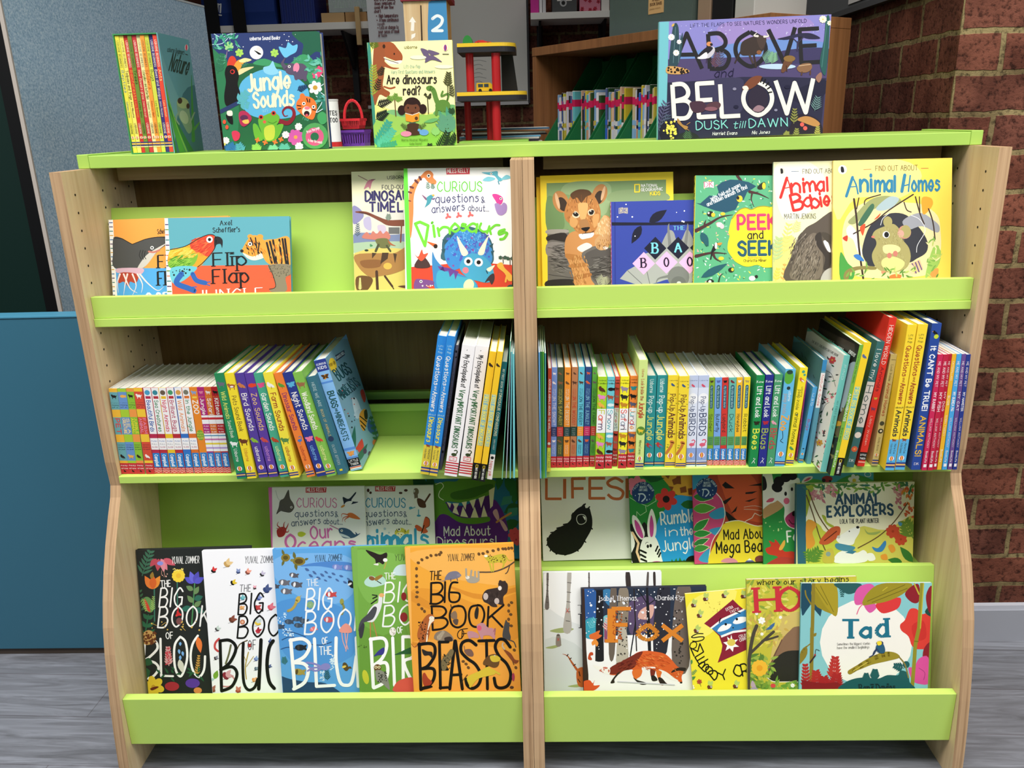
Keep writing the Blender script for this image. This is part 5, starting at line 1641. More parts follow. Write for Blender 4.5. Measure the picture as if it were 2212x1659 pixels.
front_book('picture_book', 'pale grey picture book with a fluffy black chick and tall orange capitals', (1167.5, 1018), (1436, 1010), .106, Z3, 11.8, .008, 'e6e4e2', 'd8d6d4', '''z 1140 1010 5.267
t c4683a 232 212,356 385,356 b13|L
t c4683a 225 420,354 455,354 b16|I
t c4683a 225 510,352 662,350 b14|F
t c4683a 228 705,350 882,350 b14|E
t c4683a 230 910,350 1085,350 b14|S
t c4683a 225 1130,348 1200,348 b16|I
t c4683a 225 1240,348 1440,346 b14|ZE
s 0c0c0c 500,540 560,470 640,430 660,460 700,460 720,520 735,600 725,700 660,820 600,920 500,980 400,995 300,970 240,910 218,860 240,780 280,740 360,680 440,640 490,590
k 0c0c0c 16 640,430 655,414
k 0c0c0c 14 620,440 640,418
k 0c0c0c 14 690,460 704,446
k 0c0c0c 14 500,545 515,518
k 0c0c0c 14 445,640 405,648
k 0c0c0c 14 370,680 330,690
k 0c0c0c 14 290,735 262,740
k 0c0c0c 14 225,800 220,830
k 0c0c0c 14 232,870 215,885
k 0c0c0c 14 260,930 255,950
k 0c0c0c 14 330,985 320,980
k 0c0c0c 14 420,995 440,990
k 0c0c0c 14 720,680 735,700
k 0c0c0c 14 650,840 660,850
k 0c0c0c 14 560,940 575,950
l d8d8d8 7 612,532 570,545 556,590 575,635 612,646 655,625 668,585 650,545 612,532
s e8e8e8 625,552 655,565 655,600 640,580''', zmax=ZM)
BADGE = lambda x, y, r: f'''e 1f3f74 {x},{y} {r}
t c8d8ea {r*.2} {x-r*.82},{y-r*.2} {x-r*.35},{y-r*.68} m12|FROM
t c8d8ea {r*.2} {x-r*.28},{y-r*.74} {x+r*.28},{y-r*.74} m12|THE
t c8d8ea {r*.2} {x+r*.35},{y-r*.68} {x+r*.84},{y-r*.1} m12|AUTHOR OF
t c8d8ea {r*.2} {x-r*.3},{y-r*.42} {x+r*.32},{y-r*.42} m12|GIRAFFES
t c8d8ea {r*.2} {x-r*.36},{y-r*.16} {x+r*.4},{y-r*.16} m12|CAN'T DANCE
d c8d8ea 7 {x-r*.7},{y+r*.1} {x+r*.7},{y+r*.7} {r*.05}
l c8d8ea {r*.12} {x-r*.4},{y+r*.1} {x},{y+r*.1} {x+r*.2},{y+r*.4} {x-r*.1},{y+r*.75}
l c8d8ea {r*.07} {x-r*.3},{y+r*.15} {x-r*.38},{y+r*.7}'''
front_book('paperback_book', 'colourful paperback with a zebra in white rabbit ears on blue', (1357.4, 1018), (1588, 1008), .093, Z3, 11.8, .006, '2f8f3c', '2a6a3a', '''z 1140 1010 5.267
p 2a8a3a 1145,0 2400,0 2400,1200 1145,1200
s e8a83a 1530,60 1900,40 2300,60 2300,340 1870,330 1700,310 1600,200
p 8a4a20 1640,140 1700,110 1720,180 1660,200
p 8a4a20 1730,230 1800,210 1810,280 1740,290
p 8a4a20 1690,100 1740,95 1745,190 1690,185
p 8a4a20 1820,240 1870,230 1870,310 1830,310
p 8a4a20 1560,90 1620,80 1600,130
p 8a4a20 1600,210 1660,220 1640,270
s 2a9ade 1500,560 1600,440 1680,320 1870,330 2300,380 2300,1200 1460,1200 1440,800
v 1f6a2c 1740,420 220 100 0
p 1f7a34 1620,1100 1640,1040 1660,1080 1690,1030 1710,1080 1730,1020 1760,1080 1780,1040 1800,1100
k c8e8b8 5 1160,340 1240,390 1360,440 1460,380 1450,320 1480,310
k c8e8b8 5 1240,560 1240,500 1280,545 1350,500 1340,440
p 1c5f2c 1270,80 1560,120 1470,160 1400,170
f e87a9a 7 110 1240,210 d86a8a 30
f d83a34 6 120 1575,360 1a1414 40
'''+BADGE(1312, 288, 128)+'''
s 161616 1150,700 1200,640 1260,700 1330,620 1380,780 1300,1100 1160,1100
s f4f2ee 1150,700 1220,860 1170,1000 1200,1100 1170,1100 1150,1000
k f0c8a0 26 1190,740 1260,860 1240,960 1290,1090
s f4f2ee 1280,900 1320,800 1390,790 1450,790 1500,900 1520,1010 1520,1100 1300,1100 1280,1000
s f4f2ee 1195,540 1260,590 1330,740 1300,820 1240,760 1190,640
s c84a9a 1215,595 1270,650 1315,780 1290,800 1235,720
s f4f2ee 1405,470 1450,560 1465,700 1440,800 1375,800 1360,640
s c84a9a 1405,540 1432,640 1425,770 1395,780 1385,650
e 111 1366,896 14 20
e 111 1398,888 14 20
l 111 5 1340,870 1350,850 1370,850
k 111 22 1280,940 1345,970
k 111 22 1285,990 1340,1020
k 111 22 1290,1040 1350,1065
k 111 18 1480,895 1455,950
k 111 18 1500,930 1475,985
k 111 18 1510,970 1490,1015
e c84a9a 1470,1100 80 36
e 111 1880,1090 90 90
t f4f6f8 140 1520,650 1910,610 m11|Rumble
t f4f6f8 90 1570,780 1700,770 m12|in
t f4f6f8 96 1740,775 1880,760 m12|the
t f4f6f8 120 1540,955 1930,910 m11|Jungle''', hard=False, zmax=ZM)
LEAFP = '\n'.join(f'v e8f0c0 {x},{y} {L+10} {w+10} {a}\nv {c} {x},{y} {L} {w} {a}' for x, y, L, w, a, c in ((1885, 330, 220, 90, 5, '2f7a34'), (1880, 470, 250, 110, -3, '5aa03a'), (1885, 720, 220, 90, -38, '2f8a3a'), (1885, 760, 200, 80, -5, '2f8a3a'), (1885, 880, 190, 70, -22, '2f7a3a'), (1885, 930, 180, 80, -8, '3f8a3a')))
front_book('paperback_book', 'colourful paperback with a tiger, a pink serpent and a yellow panel', (1495, 1018), (1724, 1008), .083, Z3, 11.8, .006, 'b8432c', 'c8406a', '''z 1480 1000 3.456
p b5432a 50,0 900,0 900,900 50,900
s d85a34 250,70 450,60 560,200 600,430 470,430 400,450 330,330 280,200
p 1a1614 275,165 300,140 370,190 300,190
p 1a1614 275,290 350,250 340,270 300,310
p 1a1614 340,380 390,320 380,360
p 1a1614 450,220 540,210 500,230 450,232
p 1a1614 445,285 540,260 480,290
p 1a1614 470,170 570,150 570,170
l e8d0c0 3 440,330 520,320 600,340
l e8d0c0 3 440,345 520,350 600,365
s 1a1614 300,360 380,420 430,450 400,520 330,440
k f0e0d0 5 430,450 460,430 500,410 520,375 560,395 600,370
s 3a96c8 55,90 180,90 60,200
s d04a7e 55,250 200,200 270,270 295,380 270,480 220,560 190,640 180,740 55,760
s 3a9ac8 180,380 280,330 300,400 220,420
s 3a9ac8 180,500 270,480 230,540
s 3a9ac8 100,720 180,640 180,740
l f4e8d8 6 200,200 270,270 297,380 270,480 210,570 185,660 175,750
z 1140 1010 5.267
'''+LEAFP+'''
z 1480 1000 3.456
'''+BADGE(161, 190, 79)+'''
s f0d438 290,455 400,430 520,470 600,460 900,470 900,800 230,770 175,740 185,680 240,560 270,500
l f8f0d0 6 300,445 400,430 520,468 600,470
s d88aa0 270,740 300,712 360,712 390,745
p 5a5a8a 440,745 480,712 530,745
p f0f0f4 462,728 480,712 500,726
e 7a3a3a 560,720 40 30
t 1a1612 72 290,572 620,560 m12|Mad About
t 1a1612 84 235,675 690,655 m12|Mega Beasts''', hard=False, zmax=ZM)
front_book('paperback_book', 'green and teal paperback with a smiling cow and a rooster', (1647, 1018), (1887, 1009), .073, Z3, 11.8, .006, '2f8f4a', '3a8a5a', '''z 1480 1000 3.456
p 2f9046 575,0 1500,0 1500,900 575,900
p 4aa8b8 840,0 1500,0 1500,150 840,150
s 5aa84a 840,150 940,120 1040,140 1040,200 840,200
s 4a9a44 1130,140 1230,90 1300,90 1420,140 1420,200 1130,200
f f4f2ee 6 44 1262,130 e8c83a 14
l f0f4f0 5 1360,66 1340,80 1350,100 1380,100 1385,78 1360,66
e a83a3a 1060,120 40 24
e 2a2a2a 1035,130 14
e 2a2a2a 1082,135 9
s f2ece4 580,80 640,70 660,150 680,270 640,360 580,400
s 1a1616 545,120 590,100 610,160 600,200 560,200
s c89a6a 580,350 660,290 720,280 730,330 640,390 580,412
s f4efe8 660,180 740,120 830,110 860,160 860,470 780,480 740,420 740,330 690,280 660,270
s f4efe8 595,300 600,270 650,255 690,275 650,300
s d85a78 605,292 630,265 665,265 650,290
s f4efe8 870,140 900,105 950,100 940,125 880,150
s d85a78 885,138 915,112 940,110 920,130
e 141010 700,140 40 40
e 141010 750,110 40 34
e 141010 800,100 36 28
e 141010 690,190 36 30
e 141010 670,180 24 30
s b83a70 745,420 790,370 860,350 870,470 790,480
e 2a1414 812,378 14 20
l 2a1414 6 775,425 800,455 840,450
e 141010 750,230 10 16
e 141010 797,196 9 14
e e86a8a 757,284 22 24
t f2f2ee 80 765,590 950,575 m14|Farm
s c83a2a 600,640 640,620 625,580 665,595 670,570 700,600 740,660 800,660 830,690 830,800 700,760 690,700 620,680
s e8b04a 700,640 740,575 745,610 720,650
s b03a34 600,760 720,700 860,740 860,800 590,800
d b8d890 8 600,430 730,510 6''', hard=False, zmax=ZM)
front_book('picture_book', 'green picture book of a white bear explorer in a jungle', (1721, 1046), (1975.6, 1040.5), .057, Z3, 11.8, .012, 'd8d49a', '2f6478', '''z 1480 1000 3.456
p f2ecd0 900,150 1720,140 1710,760 900,760
s c8cc4a 900,440 1000,460 1060,520 1300,560 1400,640 1720,600 1720,760 900,760
s d8d060 1300,480 1500,500 1720,400 1720,760 1300,700
s a8b43a 900,160 960,160 930,300 900,400
p 2f6478 825,160 902,156 902,760 840,760
g 6a9a3a/8ab04a/4a8048/3a7a6a 80 905,150 1710,215 60 18
g d89a9a/c87a8a 16 960,200 1020,300 44 20
g d89a9a/c87a8a 14 1080,170 1110,240 44 20
g d89a9a/c87a8a 16 1570,170 1610,330 44 20
g d8603a/e88a3a 24 1625,180 1705,420 36 18
t 2f5068 76 1125,312 1462,302 b22|ANIMAL
t 2f5068 76 1063,402 1550,384 b22|EXPLORERS
t 2a2e32 32 1157,452 1445,446 m13|LOLA THE PLANT HUNTER
l 6a5030 8 905,240 960,400 1000,540 1050,660
l 6a5030 8 920,200 1000,400 1120,560 1260,670
l 6a5030 8 1290,635 1440,550 1560,440 1660,300
s e09a3a 905,440 960,435 980,470 950,520 970,600 930,640 905,620
s c85a34 1000,590 1060,510 1110,475 1155,480 1150,540 1080,600 1030,610
k 6a2a1a 8 1040,580 1130,510
s f4f2ee 1130,560 1190,520 1250,485 1300,480 1300,520 1270,570 1250,610 1180,610 1140,590
s f4f2ee 1130,680 1200,650 1280,670 1330,650 1360,680 1340,740 1120,745
s f4f2ee 1355,680 1400,675 1420,720 1370,730
e 1a1a1a 1288,480 12 10
e 1a1a1a 1225,510 5
e c8c4bc 1145,552 12
s 4a8aa8 1130,600 1200,610 1270,630 1230,660 1150,650 1120,625
p 3a7a9a 1195,670 1240,650 1280,660 1250,680
s c8b84a 1040,660 1100,640 1110,740 1030,740
e 8aa098 1068,680 18 18
s a8b43a 1020,390 1050,400 1060,440 1110,470 1090,480 1050,450
s a0b060 1340,490 1370,520 1460,510 1420,535 1360,530
s 3a82c0 1395,625 1440,635 1490,580 1500,610 1470,660 1420,660
f c84a30 8 50 1550,510 a83a20 10
f c84a30 8 44 1610,570 a83a20 8
s e89a3a 1515,620 1550,610 1570,650 1540,670
s e89a3a 1460,690 1500,680 1510,720 1470,720
v 3a7a34 1700,740 150 60 -130
v 3a7a34 1620,740 110 50 -170
r 5a8a34 920,740 1000,650 5 90 20
r 5a8a34 960,740 905,660 4 70 16
r 6a8a34 1700,560 1640,440 5 110 26
s 4a90b8 1590,440 1620,450 1610,470 1595,465''', zmax=ZM)
# ------------------------------------------------------------------ face-out books on the bottom tier
Z4 = .1183
BUGSET = lambda L: '\n'.join(f'e {c1} {x},{y} {r} {r*.7:.0f} {a}\nv {c2} {x},{y} {r*2:.0f} {r} {a-60}\nv {c2} {x},{y} {r*2:.0f} {r} {a-110}\nk 222 3 {x-r},{y+r} {x+r},{y+r*.4:.0f}' for x, y, r, a, c1, c2 in L)
front_book('picture_book', 'black picture book of painted flowers with thin white lettering', (293.7, 1188.4), (540, 1181), -.071, Z4, 12, .0125, '242827', '1b1f1e', '''z 200 1150 4.484
r 3f6f58 480,420 560,180 6 110 26
r 3f6a4a 470,780 450,560 5 80 22
r 2f6a4a 500,1040 540,800 3 130 40
l 3f7a68 12 600,860 598,540
l 4a8a58 12 960,900 990,480
l 3f7a68 10 822,720 820,480
v d87a8a 660,255 130 60 60
v b84a5a 640,255 120 60 95
v c85a6a 690,255 130 60 30
v b84a5a 620,255 100 56 130
v d88a98 670,260 130 50 80
e 8a90d8 655,300 30 20
k d89a8a 4 670,370 668,410
k d89a8a 4 690,370 700,420
d e8b0a0 5 660,400 730,430 6
v e8803a 580,550 150 70 -120
v e8903a 580,550 150 70 -60
v d8662e 585,550 140 70 -90
v 9a7a34 570,450 70 40 -80
f f0d040 12 60 832,420 e8b838 24
d f0e080 20 780,350 880,380 5
v 5a58c8 985,490 110 60 -150
v 6a68d8 985,490 120 60 -110
v 5450b8 985,490 120 60 -70
v 5a58c8 985,490 110 60 -30
v 6a8a5a 975,560 80 50 -150
v 6a8a5a 975,680 90 50 -130
v 6a8a5a 985,600 90 50 -60
v 6a8a5a 985,720 90 50 -40
v 2f6a5a 960,730 110 60 170
v 2f6a5a 990,740 100 60 20
v 2f6a5a 985,650 90 60 -20
e 6a9a5a 540,700 50 80 -20
s d8483a 500,640 540,700 560,770 520,740
r a8c868 580,760 590,620 7 40 8
r a8c868 480,640 520,760 6 40 8
t f2f2f0 66 768,302 1032,296 m7i|YUVAL ZOMMER
t f4f4f2 62 662,530 755,524 m13|THE
t f4f4f2 180 645,722 860,716 m8i|BIG
t f4f4f2 195 632,920 1130,905 m8i|BOOK
t f4f4f2 62 714,1032 780,1026 m13|OF
k f8f8f6 22 505,1080 500,1190
l f8f8f6 24 500,1080 600,1050 630,1120 560,1200 500,1240
l f8f8f6 24 500,1240 600,1260 640,1320 580,1400 500,1415
k f8f8f6 22 658,1030 665,1390
k f8f8f6 20 665,1388 780,1392
l f8f8f6 22 850,1010 800,1080 790,1200 805,1330 850,1395 890,1330 918,1200 900,1060 850,1010
l f8f8f6 22 1020,1000 970,1080 950,1200 970,1330 1030,1400 1080,1330 1090,1200
f d83a3a 3 30 830,790 c83030 18
k c83030 10 828,730 830,780
e 7a4a4a 840,860 30 34
s c8a060 470,1000 540,945 610,990 600,1060 530,1090 480,1060
d 6a3a20 40 480,960 610,1080 12
d d8b45a 16 560,860 1050,1000 8
k d8b45a 4 570,880 620,900
k d8b45a 4 670,900 710,870
k d8b45a 4 860,910 900,950
v 2a5a3a 560,1340 150 120 160
v 2a5a3a 500,1240 90 80 20
v 7ab0e8 850,1060 40 26 90
v 7ab0e8 835,1130 50 26 80
v 7ab0e8 870,1150 50 26 80
v 7ab0e8 850,1190 50 26 90
v d8d8c8 840,1230 140 60 75
v e87a3a 1020,1010 160 60 80
r c89a4a 1010,1380 1030,1190 8 40 14
r d8a0a0 740,1290 730,1110 7 60 22
d c83a4a 26 700,1120 760,1280 8
f e8c838 6 100 590,1495 c89a2a 20
s 6a2a1a 560,1510 620,1490 640,1500 580,1530
e a8303a 770,1490 70 44
e 5a3a9a 970,1460 70 46
e d88a4a 1020,1530 40 30
g 5a7a3a/7a9a5a 14 415,1390 460,1540 50 30
g 2a5a3a 14 660,1300 1050,1440 60 20''')
front_book('picture_book', 'white picture book scattered with painted insects and black lettering', (436.4, 1190.6), (684, 1184), -.086, Z4, 12, .0125, 'f5f5fa', 'eeeef4', '''z 200 1150 4.484
t 3a3a3e 66 1475,300 1780,292 m7i|YUVAL ZOMMER
'''+BUGSET([(1170, 375, 24, 20, '1a1a1a', 'd83a3a'), (1300, 310, 34, 40, 'c8a060', 'e8c890'), (1410, 385, 20, 0, '3a4a7a', '8a9ac8'), (1500, 390, 24, 30, '8a4a3a', 'f0a08a'), (1640, 410, 22, 30, '2a2a2a', 'c8c0d8'), (1355, 490, 24, 60, '1a1a1a', 'e8c838'), (1570, 540, 16, 0, '3a2a2a', 'f0a8b8'), (1680, 560, 34, 40, '3a4a7a', '4a5a8a'), (1450, 640, 22, 30, '5aa8b8', '7ac0c8'), (1605, 640, 24, 40, '4a5aa0', '8a9ad0'), (1440, 730, 20, 90, 'e8a05a', 'e8b070'), (1590, 730, 26, 80, 'b83a3a', 'c84a4a'), (1720, 730, 30, 50, 'd85a6a', 'e87a8a'), (1345, 850, 30, 50, '6a3a2a', '8a4a3a'), (1600, 880, 30, 10, 'e8c848', 'c8d8d8'), (1600, 960, 24, 30, 'c83a4a', 'a82a34'), (1205, 940, 22, 40, '4a4a4a', 'c8d8d0'), (1190, 1220, 18, 60, '3a2a2a', '8a8a9a'), (1120, 1440, 34, 40, '7ab8d0', 'a8c8c8'), (1090, 1330, 16, 0, '8a3a3a', 'b85a5a'), (1290, 1390, 40, 60, '8a2a3a', 'd8a0a8'), (1160, 1530, 30, 0, '8a4a3a', 'a86a5a'), (1410, 1535, 26, 0, 'a84a3a', 'c87a6a'), (1580, 1230, 20, 40, '6a7ab8', '8aa8d8'), (1580, 1320, 18, 80, '5a6a7a', '8a9aa8'), (1560, 1430, 22, 70, 'e8a05a', 'f0b888'), (1720, 1060, 20, 30, '3a4a7a', '6a7ab0'), (1710, 1300, 16, 60, '3a4a6a', '5a6a9a'), (1520, 1100, 16, 0, 'c83a3a', 'a83030')])+'''
e c87a58 1452,868 24
e e8b898 1452,868 12
l c84a4a 20 1225,1030 1190,1070 1185,1120 1215,1150
l c88a8a 14 1260,1490 1330,1490 1380,1440 1350,1390
v 7aa83a 1180,1420 90 50 -70
l 6a6a4a 18 1290,1270 1320,1180 1340,1090
l b8a048 10 1490,1420 1480,1300 1510,1160
k b8a048 6 1490,1300 1560,1200
k b8a048 6 1490,1250 1450,1160
l 5a4a2a 10 1400,1130 1430,1080 1500,1045
t 3a3a3e 66 1425,576 1530,570 m7i|THE
t 111111 196 1410,795 1645,780 m8i|BIG
t 111111 205 1402,1022 1950,990 m8i|BOOK
t 2a2a2a 90 1505,1138 1580,1130 m6i|OF
k 111 30 1235,1050 1250,1535
l 111 30 1235,1050 1330,1045 1390,1120 1330,1260 1240,1330
l 111 30 1240,1330 1350,1300 1400,1370 1350,1490 1250,1535
l 111 28 1460,1070 1455,1250 1465,1450 1510,1525 1570,1500 1600,1420
k 111 34 1632,1040 1610,1515
l 111 34 1750,1050 1710,1120 1690,1280 1710,1440 1760,1510''')
FISH = lambda L: '\n'.join(f'e {c} {x},{y} {r} {r*.6:.0f} {a}\ne {c2} {x-r*.3:.0f},{y} {r*.25:.0f} {r*.5:.0f} {a}\nv {c} {x+r*.7:.0f},{y} {r*.8:.0f} {r*.5:.0f} {a+40}\nv {c} {x+r*.7:.0f},{y} {r*.8:.0f} {r*.5:.0f} {a-40}' for x, y, r, a, c, c2 in L)
front_book('picture_book', 'sky blue picture book of painted sea life with white lettering', (589, 1186.8), (834, 1179), -.101, Z4, 12, .0125, '5ea4e0', '6aa8e4', '''z 560 1150 4.482
s 7ab4ea 150,260 500,200 900,260 900,600 600,700 200,500
s 5296d8 150,700 500,640 900,800 900,1200 400,1300 150,1000
s 4f86cc 400,330 600,330 900,380 900,300 700,280 500,300
s 2a4a6e 130,1385 300,1420 480,1450 640,1460 800,1560 800,1620 130,1620
d d8ecf8 40 140,780 260,900 6
d d8ecf8 30 230,930 330,1010 7
d d8ecf8 40 680,1190 730,1330 7
d d8ecf8 30 590,1340 640,1440 6
t 2a3a4a 62 536,282 800,274 m7i|YUVAL ZOMMER
e 8a7a34 255,245 44 38 -10
e 5a5020 255,245 24 20
v 6a6a34 240,220 60 26 -110
v 6a6a34 240,270 60 26 110
e 8a7a34 385,280 62 42 0
e 5a4a20 385,280 40 26
v 6a6a34 345,255 70 32 -100
v 6a6a34 350,300 70 32 80
e 8a8a4a 318,270 18 14
v 6a6a34 440,265 40 24 -20
'''+FISH([(330, 415, 40, 15, '5a5a64', 'e8e8ec'), (235, 485, 48, 10, '6a6a74', 'e8e8ec'), (355, 505, 48, 10, '5a5a64', 'e8e8ec'), (255, 570, 48, 8, '6a6a74', 'e8e8ec'), (150, 520, 36, 20, '4a4a54', 'c8c8cc'), (285, 865, 40, 5, '3f4f64', '5a6a7a'), (365, 838, 40, 0, '3f4f64', '5a6a7a'), (430, 858, 40, 5, '3f4f64', '5a6a7a'), (375, 900, 38, 5, '3f4f64', '5a6a7a'), (195, 912, 40, 5, '3f4f64', '5a6a7a'), (690, 600, 46, 0, 'c84a4a', 'f0e8e8'), (670, 845, 46, 5, 'c85a64', 'f0d8d8'), (520, 935, 34, -30, 'e87a7a', 'f0a8a8'), (395, 1115, 50, 0, '22262c', '3a3a3a'), (380, 1350, 52, 10, 'a8984a', '5a4a2a'), (750, 335, 44, 10, '7a88c8', 'b8c0e8'), (860, 340, 44, 10, '7a88c8', 'b8c0e8'), (890, 500, 44, 60, '22262c', 'e8e8e8'), (835, 1300, 44, 70, '5a4a2a', 'e8c85a')])+'''
'''+'\n'.join(f'v 4a6aa0 {440+ (k*37)%440},{350+((k*53)%90)+(k*37%440)*.12:.0f} 40 16 {10+k%3*8}' for k in range(30))+'''
l b8a050 26 370,640 350,700 320,740 280,760
e c8b058 375,650 24 34 20
j c8b058 12 380,630 410,610
l 8a8a4a 22 800,680 820,730 800,790
e 9a9a4a 800,670 20 30
f 8ab080 8 34 495,700 a8c088 8
t f6f8fa 66 464,522 574,514 m9|THE
t f6f8fa 205 450,754 695,742 m8i|BIG
t f6f8fa 212 440,985 1030,940 m8i|BOOK
t f6f8fa 66 612,1085 665,1080 m12|OF
t f6f8fa 78 585,1185 700,1180 m11|THE
s e8988a 790,920 840,880 890,920 890,970 780,965
l e8a8a0 8 800,970 810,1050 840,1130
l e8a8a0 8 830,970 840,1060 860,1130
l e8a8a0 8 860,970 850,1040 840,1150
l 2a4a7a 6 220,1040 300,1010 400,1040 480,1070
l 2a4a7a 6 210,1130 280,1110 360,1130
l 2a4a7a 6 250,960 340,970 450,1010
l 2a4a7a 6 480,1080 600,1090 700,1060
k fbfbfa 34 305,1040 345,1510
l fbfbfa 34 300,1045 420,1030 490,1090 440,1200 330,1260
l fbfbfa 34 330,1260 430,1270 475,1330 440,1450 335,1515
k fbfbfa 32 535,1030 555,1490
k fbfbfa 30 555,1490 730,1480
l fbfbfa 32 745,1020 745,1250 780,1440 840,1480 900,1440 940,1200
k fbfbfa 32 940,1020 960,1490
e 8a88c8 640,1300 50 34 -10
l 8a88c8 20 600,1300 530,1270 460,1260
l 8a88c8 18 600,1310 530,1310 470,1340
l 8a88c8 18 600,1320 540,1340 480,1300
r 3a7a7a 250,1280 240,1210 5 50 10
r 2a5a5a 660,1430 655,1340 5 50 10''')
front_book('picture_book', 'green picture book of painted birds with white lettering', (758.6, 1183.5), (1004, 1176), -.116, Z4, 12, .0125, '74a846', '6a9c40', '''z 560 1150 4.482
s 80b452 920,200 1100,180 1420,260 1420,600 1100,700 950,500
s 6a9a3c 920,900 1200,1000 1420,900 1420,1500 920,1500
p 7cae50 890,150 950,150 975,1620 905,1620
s 2a2220 1030,170 1100,190 1170,215 1230,195 1240,230 1220,270 1200,310 1160,290 1130,300 1120,260 1070,220
e f2f0ea 1220,268 22 18
k c89a4a 8 1230,290 1210,350
s f0ece4 1105,310 1150,300 1150,320
t 3a4a2a 62 1310,276 1480,270 m7i|YUVAL
s c8e0e0 1295,380 1340,320 1420,310 1480,330 1480,410 1320,415
s b8dcd0 1020,470 1080,420 1140,440 1200,430 1230,490 1160,520 1090,530 1030,510
e 8a5a34 1090,445 30 20 20
s 9a7a34 1120,440 1180,410 1190,430 1130,470
k 3a2a1a 8 1140,470 1180,495
t f4f6f2 62 1216,456 1318,450 m11|THE
t f4f6f2 190 1205,680 1480,664 m8i|BIG
t f4f6f2 196 1196,910 1800,870 m8i|BOOK
t f4f6f2 62 1340,978 1392,972 m12|OF
s e6e6e8 1160,600 1190,620 1190,680 1170,760 1120,850 1080,870 1030,850 1060,760 1110,700 1150,680
s 4a4a50 1050,790 1110,720 1140,740 1100,840 1000,880 960,960 980,860
s 3a3a40 965,950 1000,880 1020,900 1000,1010 975,1020
k 222 12 1140,620 1100,640
k 222 12 1140,650 1085,690
k 222 10 1140,610 1095,605
e e8b070 1185,608 26 20
k c87a4a 8 1075,870 1078,1020
k c87a4a 8 1105,870 1140,1010
e f0ece4 1292,960 32 42
d 8a7a6a 14 1270,930 1315,990 4
k fbfbfa 32 1080,1030 1105,1500
l fbfbfa 32 1075,1035 1200,1025 1235,1100 1190,1220 1105,1290
l fbfbfa 32 1105,1290 1220,1260 1245,1340 1210,1450 1110,1505
k fbfbfa 30 1292,1020 1310,1480
k fbfbfa 30 1390,1010 1395,1480
l fbfbfa 30 1390,1010 1500,1030 1490,1200 1400,1260 1500,1480
s 3a3a8a 1110,1200 1150,1150 1200,1115 1215,1130 1200,1180 1150,1190
e 6a4a2a 1145,1310 36 34
e e8d8a8 1130,1305 14
e e8d8a8 1160,1305 14
e 111 1130,1305 6
e 111 1160,1305 6
s 8a8a80 1125,1340 1190,1340 1240,1400 1265,1520 1230,1500 1190,1460 1140,1440
d 3a3a34 30 1150,1350 1230,1450 7
e c8c83a 1030,1400 30 70 -12
s d85a4a 1300,1500 1360,1430 1500,1410 1500,1560 1310,1540
s 2a5a34 1310,1185 1380,1150 1480,1110 1480,1170 1380,1180
e 8a2a2a 1400,820 36 46
e 8a2a2a 1400,620 26 40
d 4a6a2a 10 960,1090 1040,1120 6''')
PRINTS = '\n'.join(f'e 6a4a28 {x},{y} 17 14 {x%90}' for x, y in ((285, 295), (268, 352), (268, 422), (270, 480), (270, 530), (275, 580), (270, 625), (288, 700), (320, 740), (345, 765), (320, 265), (370, 245), (408, 225), (458, 220), (490, 215), (505, 195), (872, 210), (912, 205), (955, 188), (1010, 178), (1060, 165), (1105, 160), (1130, 160), (1160, 155), (1190, 152), (1220, 185), (1188, 680), (1162, 705), (1160, 762), (1180, 795), (1160, 842), (1185, 905), (1215, 1140), (1230, 1310), (720, 1250), (748, 1275), (770, 1310)))
